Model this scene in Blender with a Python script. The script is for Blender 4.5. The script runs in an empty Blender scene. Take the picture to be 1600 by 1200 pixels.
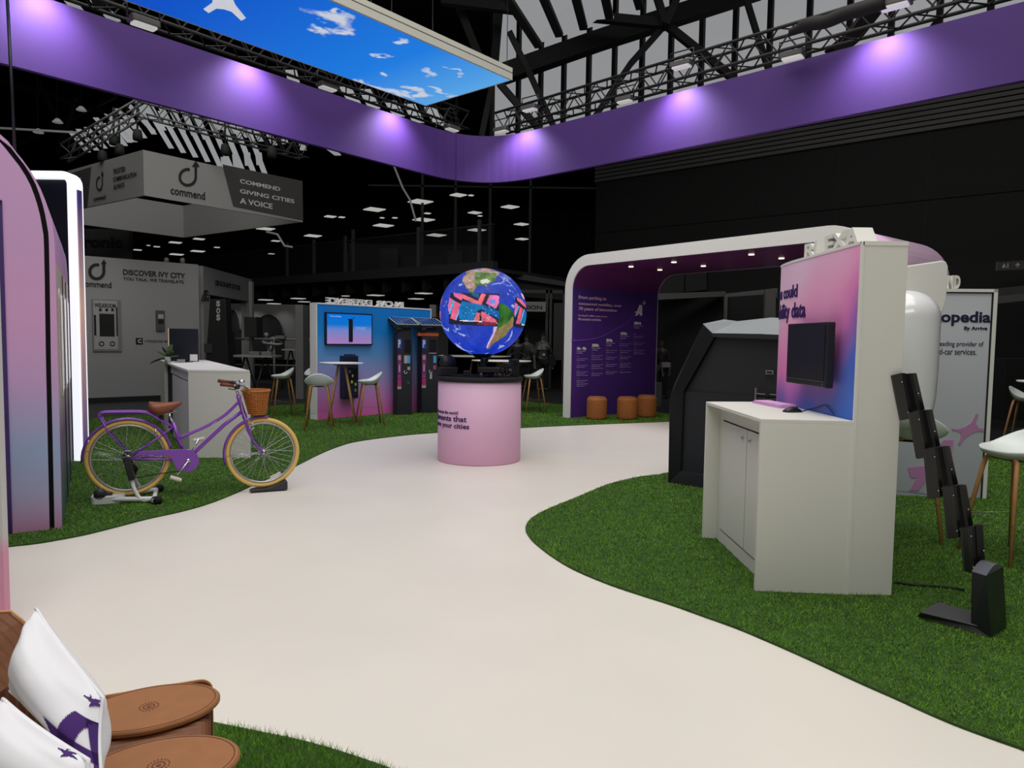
import bpy, math, random
import numpy as np
from mathutils import Vector, Matrix
random.seed(7)
S = bpy.context.scene
COL = S.collection
PI = math.pi
# ---------------------------------------------------------------- camera
F, P, R, H = 1100.0, math.atan(70/1100), 0.0138, 1.5
cd = bpy.data.cameras.new('camera'); cam = bpy.data.objects.new('camera', cd); COL.objects.link(cam)
cd.sensor_fit = 'HORIZONTAL'; cd.sensor_width = 36; cd.lens = 36*F/1600; cd.clip_end = 200; cd.clip_start = .05
_r = Vector((1,0,0)); _u = Vector((0,math.sin(P),math.cos(P)))
_cx = _r*math.cos(R)+_u*math.sin(R); _cy = -_r*math.sin(R)+_u*math.cos(R); _cz = _cx.cross(_cy)
M = Matrix((_cx,_cy,_cz)).transposed().to_4x4(); M.translation = (0,0,H); cam.matrix_world = M
S.camera = cam
S.view_settings.view_transform = 'Standard'; S.view_settings.look = 'None'
S.view_settings.gamma = 1; S.view_settings.use_curve_mapping = False
S.view_settings.exposure = 0.0
# ---------------------------------------------------------------- world and added fill lights
W = bpy.data.worlds.new('world'); S.world = W; W.use_nodes = True
bg = W.node_tree.nodes['Background']; bg.inputs[0].default_value = (.9,.92,1,1); bg.inputs[1].default_value = 0.035
def area(name, loc, tgt, size, power, col=(1,.97,.93), spread=None, sy=None):
    l = bpy.data.lights.new(name,'AREA'); l.energy = power; l.size = size; l.color = col
    if sy: l.shape='RECTANGLE'; l.size_y = sy
    if spread: l.spread = math.radians(spread)
    o = bpy.data.objects.new(name,l); COL.objects.link(o); o.location = loc
    o.rotation_euler = (Vector(tgt)-Vector(loc)).to_track_quat('-Z','Y').to_euler(); return o
# added unseen fill: soft overhead areas over the stand and the grey booth
for (x,y,z,sx,sy,pw) in ((0,1.5,11,10,5,620),(0,8,11.5,12,7,880),(-8,12,10.5,6,6,260)): area('overhead_fill',(x,y,z),(x,y,0),sx,pw,(1,.965,.91),sy=sy)
area('front_fill',(0,-3.0,6.5),(0,7,1.0),6,190,(1,.97,.93),sy=2)  # added frontal fill behind the camera, brightens the faces turned towards it
# ---------------------------------------------------------------- pixel helpers (1600x1200)
def ray(px,py):
    a=(px-800)/F; b=(600-py)/F
    a,b = a*math.cos(R)-b*math.sin(R), a*math.sin(R)+b*math.cos(R)
    return (a, math.cos(P)+b*math.sin(P), -math.sin(P)+b*math.cos(P))
def g(px,py,z=0.0):
    d=ray(px,py); t=(z-H)/d[2]; return (d[0]*t,d[1]*t)
def at(px,py,y):
    d=ray(px,py); t=y/d[1]; return Vector((d[0]*t,y,H+d[2]*t))
class Frame:      # a vertical plane: origin P0, heading ang; s runs to the right, z up
    def __init__(s,p0,ang): s.p=p0; s.a=ang; s.c=math.cos(ang); s.s=math.sin(ang)
    def sz(s,px,py,off=0):
        d=ray(px,py); n=(s.s,-s.c)
        ox=s.p[0]+n[0]*off; oy=s.p[1]+n[1]*off
        t=(ox*n[0]+oy*n[1])/(d[0]*n[0]+d[1]*n[1])
        x,y,z=d[0]*t,d[1]*t,H+d[2]*t
        return ((x-ox)*s.c+(y-oy)*s.s, z)
    def xy(s,q,d=0): return (s.p[0]+s.c*q-s.s*d, s.p[1]+s.s*q+s.c*d)
def heading(a,b): return math.atan2(b[1]-a[1],b[0]-a[0])
# ---------------------------------------------------------------- materials
def lin(c):
    return tuple((v/255/12.92 if v/255<=.04045 else ((v/255+.055)/1.055)**2.4) for v in c[:3])+(1,)
_mats={}
def mat(name,c,rough=.6,metal=0,emit=0,noise=0,scale=20,spec=.5,bump=0,alpha=1,coat=0):
    if name in _mats: return _mats[name]
    m=bpy.data.materials.new(name); m.use_nodes=True; nt=m.node_tree; b=nt.nodes['Principled BSDF']
    b.inputs['Base Color'].default_value=lin(c); b.inputs['Roughness'].default_value=rough
    b.inputs['Metallic'].default_value=metal; b.inputs['Specular IOR Level'].default_value=spec
    b.inputs['Coat Weight'].default_value=coat
    if emit: b.inputs['Emission Color'].default_value=lin(c); b.inputs['Emission Strength'].default_value=emit
    tc=nt.nodes.new('ShaderNodeTexCoord'); n=nt.nodes.new('ShaderNodeTexNoise'); n.inputs['Scale'].default_value=scale; n.inputs['Detail'].default_value=5
    nt.links.new(tc.outputs['Object'],n.inputs['Vector'])
    if noise:
        r=nt.nodes.new('ShaderNodeMixRGB'); r.blend_type='MULTIPLY'; r.inputs[0].default_value=1
        r.inputs[1].default_value=lin(c); cr=nt.nodes.new('ShaderNodeValToRGB')
        cr.color_ramp.elements[0].position=.3; cr.color_ramp.elements[1].position=.7
        cr.color_ramp.elements[0].color=(1-noise,)*3+(1,); cr.color_ramp.elements[1].color=(1,1,1,1)
        nt.links.new(n.outputs['Fac'],cr.inputs[0]); nt.links.new(cr.outputs[0],r.inputs[2]); nt.links.new(r.outputs[0],b.inputs['Base Color'])
    if bump:
        bp=nt.nodes.new('ShaderNodeBump'); bp.inputs['Strength'].default_value=bump; bp.inputs['Distance'].default_value=.01
        nt.links.new(n.outputs['Fac'],bp.inputs['Height']); nt.links.new(bp.outputs[0],b.inputs['Normal'])
    if alpha<1: b.inputs['Alpha'].default_value=alpha
    _mats[name]=m; return m
def grad(name,stops,axis=2,lo=0,hi=1,rough=.5,emit=0,noise=0,nscale=1,tilt=None):
    """printed colour gradient along a local axis"""
    m=bpy.data.materials.new(name); m.use_nodes=True; nt=m.node_tree; b=nt.nodes['Principled BSDF']
    tc=nt.nodes.new('ShaderNodeTexCoord'); sp=nt.nodes.new('ShaderNodeSeparateXYZ'); nt.links.new(tc.outputs['Object'],sp.inputs[0])
    mr=nt.nodes.new('ShaderNodeMapRange'); mr.inputs[1].default_value=lo; mr.inputs[2].default_value=hi
    src=sp.outputs[axis]
    if tilt:
        mm=nt.nodes.new('ShaderNodeMath'); mm.operation='MULTIPLY_ADD'; nt.links.new(sp.outputs[tilt[0]],mm.inputs[0]); mm.inputs[1].default_value=tilt[1]
        nt.links.new(src,mm.inputs[2]); src=mm.outputs[0]
    if noise:
        n=nt.nodes.new('ShaderNodeTexNoise'); n.inputs['Scale'].default_value=nscale; n.inputs['Detail'].default_value=1; nt.links.new(tc.outputs['Object'],n.inputs['Vector'])
        mm=nt.nodes.new('ShaderNodeMath'); mm.operation='MULTIPLY_ADD'; nt.links.new(n.outputs['Fac'],mm.inputs[0]); mm.inputs[1].default_value=noise
        nt.links.new(src,mm.inputs[2]); src=mm.outputs[0]
    nt.links.new(src,mr.inputs[0])
    cr=nt.nodes.new('ShaderNodeValToRGB'); nt.links.new(mr.outputs[0],cr.inputs[0]); el=cr.color_ramp.elements
    while len(el)<len(stops): el.new(.5)
    for e,(p,c) in zip(el,stops): e.position=p; e.color=lin(c)
    nt.links.new(cr.outputs[0],b.inputs['Base Color']); b.inputs['Roughness'].default_value=rough
    if emit: nt.links.new(cr.outputs[0],b.inputs['Emission Color']); b.inputs['Emission Strength'].default_value=emit
    return m
WHITE=mat('white_laminate',(222,222,214),.45); WHITE2=mat('white_paint',(226,226,220),.55); GLOSSW=mat('glossy_white',(232,234,236),.18,coat=.5)
BLACK=mat('black_plastic',(22,22,26),.42); BLACKM=mat('black_metal',(30,32,38),.38,metal=.2); MATTE=mat('matt_black',(14,14,15),.8)
CHARC=mat('charcoal_paint',(44,46,54),.5); SCREEN=mat('dark_screen',(16,17,20),.25)
DARKSEAM=mat('dark_seam',(8,8,10),.9); WOOD=mat('oak_wood',(196,146,92),.5,noise=.2,scale=14)
PURP=mat('purple_paint',(128,62,178),.28,coat=.4); INK=mat('deep_purple_ink',(44,14,92),.6); CHROME=mat('chrome',(205,205,210),.2,metal=.9)
SEATW=mat('seat_shell_white',(222,230,226),.4); STEEL=mat('steel_wire',(190,190,185),.3,metal=.8)
TRUSSM=mat('dark_truss_metal',(20,20,21),.7); BEAM=mat('dark_roof_steel',(14,14,15),.9)
TRUSSL=mat('aluminium_truss',(70,70,72),.5,metal=.3)
BW=mat('grey_booth_panel',(140,140,140),.7); BWD=mat('dark_grey_panel',(58,58,58),.7); BK=mat('booth_black',(10,10,10),.8)
LAMPW=mat('lamp_diffuser',(225,225,220),.5,emit=.42)
# ---------------------------------------------------------------- mesh builder
class MB:
    def __init__(s): s.v=[]; s.f=[]; s.sm=[]
    def add(s,vs,fs,smooth=False):
        n=len(s.v); s.v+= [tuple(v) for v in vs]; s.f+=[tuple(i+n for i in f) for f in fs]; s.sm+=[smooth]*len(fs); return s
    def box(s,x0,x1,y0,y1,z0,z1):
        v=[(x,y,z) for z in (z0,z1) for y in (y0,y1) for x in (x0,x1)]
        return s.add(v,[(0,2,3,1),(4,5,7,6),(0,1,5,4),(2,6,7,3),(0,4,6,2),(1,3,7,5)])
    def prism(s,pts,a,b,axis='y'):
        """closed outline pts (u,w) extruded from a to b. axis y: (u,·,w); z: (u,w,·); x: (·,u,w)"""
        def m(p,t): return {'y':(p[0],t,p[1]),'z':(p[0],p[1],t),'x':(t,p[0],p[1])}[axis]
        n=len(pts); v=[m(p,a) for p in pts]+[m(p,b) for p in pts]
        f=[tuple(range(n))[::-1],tuple(range(n,2*n))]+[(i,(i+1)%n,(i+1)%n+n,i+n) for i in range(n)]
        if axis=='y': f=[q[::-1] for q in f]
        return s.add(v,f)
    def tube(s,path,r,n=8,closed=False,cap=True):
        path=[Vector(p) for p in path]; L=len(path); rr=r if isinstance(r,(list,tuple)) else [r]*L
        vs=[];prev=None
        for i,p in enumerate(path):
            if closed: t=(path[(i+1)%L]-path[i-1])
            else: t=path[min(i+1,L-1)]-path[max(i-1,0)]
            t.normalize()
            if prev is None:
                a=Vector((0,0,1)) if abs(t.z)<.9 else Vector((1,0,0)); prev=t.cross(a).normalized()
            prev=(prev-t*prev.dot(t)).normalized(); b=t.cross(prev)
            for k in range(n):
                q=2*PI*k/n; vs.append(p+(prev*math.cos(q)+b*math.sin(q))*rr[i])
        fs=[]; m=L if closed else L-1
        for i in range(m):
            j=(i+1)%L
            for k in range(n): fs.append((i*n+k,i*n+(k+1)%n,j*n+(k+1)%n,j*n+k))
        s.add(vs,fs,True)
        if cap and not closed:
            o=len(s.v)-len(vs); s.f+=[tuple(o+k for k in range(n))[::-1],tuple(o+(L-1)*n+k for k in range(n))]; s.sm+=[False]*2
        return s
    def lathe(s,prof,n=32,c=(0,0,0),axis='z',smooth=True):
        vs=[]
        for r,z in prof:
            for k in range(n):
                q=2*PI*k/n; a,b=r*math.cos(q),r*math.sin(q)
                vs.append({'z':(c[0]+a,c[1]+b,c[2]+z),'y':(c[0]+a,c[1]-z,c[2]+b),'x':(c[0]+z,c[1]+a,c[2]+b)}[axis])
        fs=[(i*n+k,i*n+(k+1)%n,(i+1)*n+(k+1)%n,(i+1)*n+k) for i in range(len(prof)-1) for k in range(n)]
        s.add(vs,fs,smooth); return s
    def cyl(s,c,r,h,n=24,axis='z',r2=None):
        r2=r if r2 is None else r2
        return s.lathe([(1e-5,0),(r,0),(r,1e-5),(r2,h-1e-5),(r2,h),(1e-5,h)],n,c,axis,False)
    def quad(s,a,b,c,d): return s.add([a,b,c,d],[(0,1,2,3)])
    def slab(s,a,b,c,d,t):
        """quad a,b,c,d thickened along its normal by t"""
        a,b,c,d=map(Vector,(a,b,c,d)); n=(b-a).cross(d-a).normalized()*t
        return s.add([a,b,c,d,a+n,b+n,c+n,d+n],[(3,2,1,0),(4,5,6,7),(0,1,5,4),(1,2,6,5),(2,3,7,6),(3,0,4,7)])
    def beam(s,a,b,w,h=None):
        a,b=Vector(a),Vector(b); h=h or w; t=(b-a).normalized(); u=t.cross(Vector((0,0,1)))
        if u.length<.01: u=Vector((1,0,0))
        u.normalize(); q=t.cross(u); vs=[]
        for p in (a,b):
            for i,j in ((-1,-1),(1,-1),(1,1),(-1,1)): vs.append(p+u*i*w/2+q*j*h/2)
        return s.add(vs,[(3,2,1,0),(4,5,6,7),(0,1,5,4),(1,2,6,5),(2,3,7,6),(3,0,4,7)])
    def loft(s,rings,smooth=True,cap=True,closed=True):
        n=len(rings[0]); vs=[p for r in rings for p in r]
        fs=[(i*n+k,i*n+(k+1)%n,(i+1)*n+(k+1)%n,(i+1)*n+k) for i in range(len(rings)-1) for k in range(n if closed else n-1)]
        s.add(vs,fs,smooth)
        if cap:
            o=len(s.v)-len(vs); s.f+=[tuple(o+k for k in range(n))[::-1],tuple(o+(len(rings)-1)*n+k for k in range(n))]; s.sm+=[False]*2
        return s
def obj(name,mb,m,parent=None,bevel=0,kind=None,label=None,loc=None,rotz=0):
    me=bpy.data.meshes.new(name); me.from_pydata(mb.v,[],mb.f)
    me.polygons.foreach_set('use_smooth',mb.sm); me.update()
    me.materials.append(m); o=bpy.data.objects.new(name,me); COL.objects.link(o)
    if parent: o.parent=parent
    if loc: o.location=loc
    o.rotation_euler.z=rotz
    if bevel:
        b=o.modifiers.new('bevel','BEVEL'); b.width=bevel; b.segments=2; b.limit_method='ANGLE'; b.angle_limit=.6
    if kind: o['kind']=kind
    if label: o['label']=label
    return o
def thing(name,label,cat,loc=(0,0,0),rotz=0,group=None):
    o=bpy.data.objects.new(name,None); COL.objects.link(o); o.location=(loc[0],loc[1],loc[2] if len(loc)>2 else 0); o.rotation_euler=(0,0,rotz)
    o.empty_display_size=.1; o['label']=label; o['category']=cat
    if group: o['group']=group
    return o
def tag(o,label,cat,group=None,kind=None):
    if label: o['label']=label; o['category']=cat
    if group: o['group']=group
    if kind: o['kind']=kind
    return o
def struct(name,mb,m,parent=None): return obj(name,mb,m,parent,kind=None if parent else 'structure')
def dup(root,loc=None,rotz=None,label=None,group=None,scale=None):
    def rec(o,p):
        c=o.copy(); COL.objects.link(c); c.parent=p
        for ch in list(o.children): rec(ch,c)
        return c
    r=rec(root,None)
    if loc is not None: r.location=(loc[0],loc[1],loc[2] if len(loc)>2 else 0)
    if rotz is not None: r.rotation_euler.z=rotz
    if scale: r.scale=(scale,)*3
    if label: r['label']=label
    if group: r['group']=group
    return r
def text_mesh(s,bold=0,space=1.0,res=3):
    c=bpy.data.curves.new('t','FONT'); c.body=s; c.size=1; c.offset=bold; c.resolution_u=res; c.fill_mode='FRONT'; c.space_character=space; c.extrude=.0
    o=bpy.data.objects.new('t',c); COL.objects.link(o)
    me=bpy.data.meshes.new_from_object(o.evaluated_get(bpy.context.evaluated_depsgraph_get()))
    bpy.data.objects.remove(o); bpy.data.curves.remove(c)
    vs=[v.co.copy() for v in me.vertices]; fs=[tuple(p.vertices) for p in me.polygons]; bpy.data.meshes.remove(me); return vs,fs
def solid_text(s,t,bold=0,space=1.0,res=3):
    """flat glyph faces thickened to t (adds side walls)"""
    vs,fs=text_mesh(s,bold,space,res)
    n=len(vs); ec={}
    for f in fs:
        for i in range(len(f)): ec[(f[i],f[(i+1)%len(f)])]=1
    V=[(v.x,v.y,0.0) for v in vs]+[(v.x,v.y,1.0) for v in vs]
    Fs=[f[::-1] for f in fs]+[tuple(i+n for i in f) for f in fs]
    for (a,b) in ec:
        if (b,a) not in ec: Fs.append((a,b,b+n,a+n))
    return V,Fs
def txt(s,parent,x0,z0,x1,z1,m,y=-.002,t=.003,bold=0,name='lettering',mirror=False,space=1.0,fn=None,label=None,keep=False):
    """text fitted into the local rectangle, standing on the plane y, reading towards +x, front towards -y"""
    V,Fs=solid_text(s,t,bold,space)
    xs=[v[0] for v in V]; ys=[v[1] for v in V]; a,b=min(xs),max(xs); c,d=min(ys),max(ys)
    if d==c or b==a: return None
    out=[]
    for v in V:
        q=(v[0]-a)/(b-a); w=(v[1]-c)/(d-c)
        if mirror: q=1-q
        x=x0+(x1-x0)*q; z=z0+(z1-z0)*w
        p=(x,y-t*v[2],z); out.append(fn(p) if fn else p)
    if mirror: Fs=[f[::-1] for f in Fs]
    mb=MB(); mb.add(out,Fs); return obj(name,mb,m,parent,label=label)
def rrect(x0,x1,z0,z1,r,n=5,corners=(1,1,1,1)):
    """rounded rectangle outline, counter-clockwise; corners = bl, br, tr, tl"""
    out=[]
    for (cx,cz,a0,on) in ((x0+r,z0+r,PI,corners[0]),(x1-r,z0+r,1.5*PI,corners[1]),(x1-r,z1-r,0,corners[2]),(x0+r,z1-r,.5*PI,corners[3])):
        if on:
            for k in range(n+1): q=a0+PI/2*k/n; out.append((cx+r*math.cos(q),cz+r*math.sin(q)))
        else: out.append((cx+(r if math.cos(a0+PI/4)>0 else -r),cz+(r if math.sin(a0+PI/4)>0 else -r)))
    return out
def smooth_pts(pts,n=6):
    """Catmull-Rom through the points"""
    P_=[Vector(p) for p in pts]; out=[]
    for i in range(len(P_)-1):
        a=P_[max(i-1,0)]; b=P_[i]; c=P_[i+1]; d=P_[min(i+2,len(P_)-1)]
        for k in range(n):
            t=k/n; out.append(.5*((2*b)+(c-a)*t+(2*a-5*b+4*c-d)*t*t+(3*b-3*c+d-a)*t*t*t))
    out.append(P_[-1]); return out
U=Vector((.77,-.64,0)).normalized(); V_=Vector((.64,.77,0)).normalized()   # the stand's two directions
# ================================================================ THE SETTING
HF=-.04
mb=MB(); mb.box(-45,45,-4,60,HF-.1,HF); struct('floor',mb,mat('hall_floor',(40,40,42),.55,noise=.25,scale=3))
c0=Vector((-1.96,18.8,0))
mb=MB(); A=c0; B=c0+U*26; C=B-V_*26; D=A-V_*26
mb.prism([(p.x,p.y) for p in (D,C,B,A)],HF+.001,0,'z')
CREAM=mat('cream_vinyl',(226,221,212),.38,noise=.05,scale=1.3,spec=.35)
struct('floor',mb,CREAM)
edgeA=[(-60,880),(0,858),(60,850),(127,838),(180,825),(230,812),(280,801),(320,790),(360,775),(400,757),(450,735),(500,710),(530,698),(560,690),(620,682),(677,677),(815,669),(920,664),(1047,659)]
ea=[Vector((*g(*p),0)) for p in edgeA]; ea=smooth_pts(ea,4)
polyA=[(p.x,p.y) for p in ea]+[(4.3,12.3),(5.2,12.9),tuple((c0+U*.0+U*9.0)[:2]),(c0.x,c0.y),tuple((c0-V_*10)[:2]),(-9.5,8),(-6,4)]
edgeB=[(1200,690),(1120,715),(1047,739),(1000,746),(950,758),(900,779),(860,795),(832,810),(821,826),(828,842),(845,858),(870,876),(900,893),(950,914),(1000,931),(1050,947),(1100,965),(1150,983),(1200,1004),(1250,1026),(1300,1049),(1350,1072),(1400,1094),(1450,1117),(1500,1138),(1560,1160),(1610,1178),(1700,1215)]
eb=smooth_pts([Vector((*g(*p),0)) for p in edgeB],3)
polyB=[(p.x,p.y) for p in eb]+[(4.5,2.0),(9,5),(10.5,8.8),(5.6,12.6),(4.9,11.2)]
edgeC=[(640,1216),(560,1187),(480,1163),(400,1146),(327,1131),(260,1118),(150,1095),(0,1070)]
ec=smooth_pts([Vector((*g(*p),0)) for p in edgeC],3)
polyC=[(p.x,p.y) for p in ec]+[(-3.2,1.4),(-2.5,.6),(-.3,.9)]
TB=mat('turf_base',(50,84,20),.95,noise=.5,scale=9)
for poly in (polyA,polyB,polyC):
    m_=MB(); pp=poly
    ar=sum(pp[i][0]*pp[(i+1)%len(pp)][1]-pp[(i+1)%len(pp)][0]*pp[i][1] for i in range(len(pp)))
    if ar<0: pp=pp[::-1]
    m_.prism(pp,.001,.012,'z'); struct('floor',m_,TB)
def inside(poly,X,Y):
    r=np.zeros(len(X),bool); n=len(poly)
    for i in range(n):
        x1,y1=poly[i]; x2,y2=poly[(i+1)%n]
        if y1==y2: continue
        c=((y1>Y)!=(y2>Y))&(X<(x2-x1)*(Y-y1)/(y2-y1)+x1); r^=c
    return r
rng=np.random.default_rng(3)
gm=bpy.data.materials.new('grass_blades'); gm.use_nodes=True; nt=gm.node_tree; b=nt.nodes['Principled BSDF']
tc=nt.nodes.new('ShaderNodeTexCoord'); n1=nt.nodes.new('ShaderNodeTexNoise'); n1.inputs['Scale'].default_value=60; n2=nt.nodes.new('ShaderNodeTexNoise'); n2.inputs['Scale'].default_value=1.6
nt.links.new(tc.outputs['Object'],n1.inputs['Vector']); nt.links.new(tc.outputs['Object'],n2.inputs['Vector'])
ad=nt.nodes.new('ShaderNodeMath'); ad.operation='MULTIPLY_ADD'; ad.inputs[1].default_value=.35; nt.links.new(n2.outputs['Fac'],ad.inputs[0]); nt.links.new(n1.outputs['Fac'],ad.inputs[2])
cr=nt.nodes.new('ShaderNodeValToRGB'); nt.links.new(ad.outputs[0],cr.inputs[0])
cr.color_ramp.elements[0].position=.45; cr.color_ramp.elements[0].color=lin((50,98,14)); cr.color_ramp.elements[1].position=.85; cr.color_ramp.elements[1].color=lin((118,166,48))
nt.links.new(cr.outputs[0],b.inputs['Base Color']); b.inputs['Roughness'].default_value=.75; b.inputs['Specular IOR Level'].default_value=.15
def blades(poly,box,dens_fn,name,label,hmin,hmax):
    x0,x1,y0,y1=box; N=int((x1-x0)*(y1-y0)*dens_fn[0]); X=rng.uniform(x0,x1,N); Y=rng.uniform(y0,y1,N)
    d=np.hypot(X,Y); keep=inside(poly,X,Y)&(rng.uniform(0,1,N)<np.clip((dens_fn[1]/d)**1.6,0.02,1))
    # keep the part the photo can see, with a margin
    keep&=(np.abs(X)<Y*.80+.9)
    X=X[keep];Y=Y[keep];d=d[keep];n=len(X)
    h=rng.uniform(hmin,hmax,n); a=rng.uniform(0,2*PI,n); w=.0011*np.clip(d/2.2,1,6)
    lx=rng.normal(0,.010,n); ly=rng.normal(0,.010,n); z0=np.full(n,.011)
    co=np.empty((n,3,3)); co[:,0]=np.stack([X-np.cos(a)*w,Y-np.sin(a)*w,z0],1); co[:,1]=np.stack([X+np.cos(a)*w,Y+np.sin(a)*w,z0],1)
    co[:,2]=np.stack([X+lx,Y+ly,z0+h],1)
    me=bpy.data.meshes.new(name); me.vertices.add(3*n); me.vertices.foreach_set('co',co.ravel())
    me.loops.add(3*n); me.loops.foreach_set('vertex_index',np.arange(3*n,dtype=np.int32)); me.polygons.add(n)
    me.polygons.foreach_set('loop_start',np.arange(0,3*n,3,dtype=np.int32)); me.polygons.foreach_set('loop_total',np.full(n,3,np.int32)); me.update(calc_edges=True); me.validate()
    me.materials.append(gm); o=bpy.data.objects.new(name,me); COL.objects.link(o); tag(o,label,'grass',kind='stuff'); return o
blades(polyC,(-2.6,.1,.9,2.6),(30000,2.0),'artificial_grass','short green artificial grass beside the brown leather bench, nearest the camera',.018,.034)
blades(polyB,(.0,7.5,2.4,12.5),(15000,3.2),'artificial_grass','green artificial grass island under the white counter and black kiosk',.010,.020)
blades(polyA,(-8.5,5.5,4.2,19),(9000,4.2),'artificial_grass','green artificial grass under the purple bicycle and bar stools, running to the far edge',.010,.020)

# right hall wall: dark panels, ribbed band, clerestory glazing above
w0=Vector((2.9,24,0)); wd=U; wang=math.atan2(wd.y,wd.x); FW=Frame((w0.x,w0.y),wang)
def wall_box(s0,s1,d0,d1,z0,z1): mb=MB(); mb.box(s0,s1,d0,d1,z0,z1); return mb
wr=struct('wall_right',wall_box(-.2,30,0,.4,HF,6.8),mat('hall_wall_black',(12,12,12),.85,noise=.2,scale=.6)); wr.location=w0; wr.rotation_euler.z=wang
seam=MB()
for k in range(10): seam.box(1.2+k*2.1,1.23+k*2.1,-.01,0,3.4,6.8)
for k in range(4): seam.box(-.2,30,-.012,0,5.1+.0*k,5.12)
obj('wall_seams',seam,MATTE,wr)
mb=MB()
for k in range(14): mb.box(-.2,30,-.10,0,6.8+k*.13,6.895+k*.13)
o=obj('trim_1',mb,mat('ribbed_band',(70,70,70),.7)); o['kind']='structure'; o.location=w0; o.rotation_euler.z=wang
mb=MB(); mb.box(-.2,30,0,.3,8.55,8.9); o=struct('trim_2',mb,BEAM); o.location=w0; o.rotation_euler.z=wang
GL=mat('dull_skylight_glazing',(150,152,154),.7,noise=.25,scale=.8,emit=.82)
mb=MB(); mb.box(-5,30,.1,.14,8.6,17); o=struct('window_1',mb,GL); o.location=w0; o.rotation_euler.z=wang
ml=MB()
for px in (770,811,846,882,921,961,1004,1049,1097,1149,1203,1264,1327,1392,1467,1546,1640):
    s,_=FW.sz(px,90); ml.box(s-.1,s+.04,-.05,.1,8.6,17)
obj('window_frame',ml,mat('mullion_steel',(30,30,30),.8),o)
# sloped skylight over the chord, upper middle
q=[at(800,125,22),at(980,40,20),at(950,-60,17),at(740,-60,18)]
mb=MB(); mb.slab(*[at(825,70,19),at(960,28,17.5),at(930,-40,15),at(790,-40,16)],.05); o=struct('window_2',mb,GL)
ml=MB()
for (a,b,c,d) in ((775,-30,842,72),(838,-30,874,55),(893,-30,912,44),(940,-30,952,26),(985,-40,1000,12)):
    ml.beam(at(a,b,14.6),at(c,d,16.6),.18,.1)
obj('window_frame',ml,mat('mullion_steel',(30,30,30),.8),o)
# left far sawtooth skylights seen through the roof steel
def slats(name,plist,Y,w):
    mb=MB()
    for (x0,y0,x1,y1) in plist:
        mb.slab(at(x0-w,y0,Y),at(x1-w,y1,Y-1.2),at(x1+w,y1,Y-1.2),at(x0+w,y0,Y),.05)
    return struct(name,mb,GL)
pl=[]
for k in range(9): pl.append((232+k*19,172+k*2.5,268+k*19,232+k*7))
for k in range(5): pl.append((160+k*17-10,185-k*7,188+k*17,226-k*7))
for k in range(7): pl.append((110+k*13,206-k*3,138+k*13,238-k*3))
pl+=[(172+k*15,196-k*7,196+k*15,228-k*6) for k in range(5)]
slats('window_3',pl,34,4.2)
pl=[(215+k*18,158+k*4,232+k*18,188+k*6) for k in range(6)]+[(330+k*21,178+k*5,345+k*21,203+k*6) for k in range(5)]
slats('window_4',pl,33,4.6)
pl=[(350,247,352,264),(368,243,370,262),(386,240,388,259),(404,240,406,258),(512,231,528,243),(440,200,446,225),(470,215,474,235)]
slats('window_5',pl,32,5)
pl=[(470,102,478,140),(548,135,560,160),(600,150,640,178)]
slats('window_6',[(100,-10,130,28),(150,2,180,34),(540,138,556,165),(570,142,585,170),(610,160,624,182),(640,165,654,192),(672,170,690,198),(455,112,462,140)],20,9)
# roof steel over the hall (dark chords and diagonals)
def roof_beam(pts,w,Y,name='roof_beam',Y2=None):
    mb=MB()
    for i in range(len(pts)-1): mb.beam(at(*pts[i],Y),at(*pts[i+1],Y2 or Y),w,w)
    return struct(name,mb,BEAM)
TR=[]
for i,(pts,w,Y) in enumerate([([(780,118),(940,62),(1190,-18)],.42,18.5),([(690,0),(800,14),(1045,38)],.2,17.5),([(1042,36),(985,100),(930,182)],.14,17.6),([(1040,38),(1100,86),(1148,124)],.17,17.4),
    ([(1040,38),(1022,-20)],.16,17.2),([(1040,38),(1066,-20)],.16,17.1),([(1162,-15),(1188,70),(1205,120)],.12,17),([(796,50),(830,120),(866,200)],.13,17.3),([(780,130),(845,205)],.15,17),
    ([(772,118),(752,215),(730,230)],.13,17.5),([(715,5),(745,80),(758,110)],.18,18),([(782,-10),(772,110)],.2,18.4),([(1385,-10),(1330,60),(1300,85)],.35,17),([(1465,30),(1395,130)],.1,17),
    ([(-20,20),(120,-20)],.3,24),([(0,128),(180,178)],.18,30),([(20,230),(180,150)],.16,31),([(150,10),(230,-25)],.3,18),([(118,152),(90,240)],.14,30),([(60,130),(100,210)],.12,30)]):
    o=roof_beam(pts,w,Y); o.name='trim_%d'%(i+3)
# dark roof planes behind everything
mb=MB(); mb.slab((-45,24,19),(40,24,19),(40,60,12),(-45,60,12),.1); struct('ceiling',mb,BK)
mb=MB(); mb.slab((-45,-4,19.5),(40,-4,19.5),(40,24,19),(-45,24,19),.1); struct('ceiling',mb,BK)
mb=MB(); mb.box(-45,40,59,60,HF,19); struct('wall_back',mb,BK)
mb=MB(); mb.box(-45,-44.6,-4,60,HF,19); struct('wall_left',mb,BK)
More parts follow.
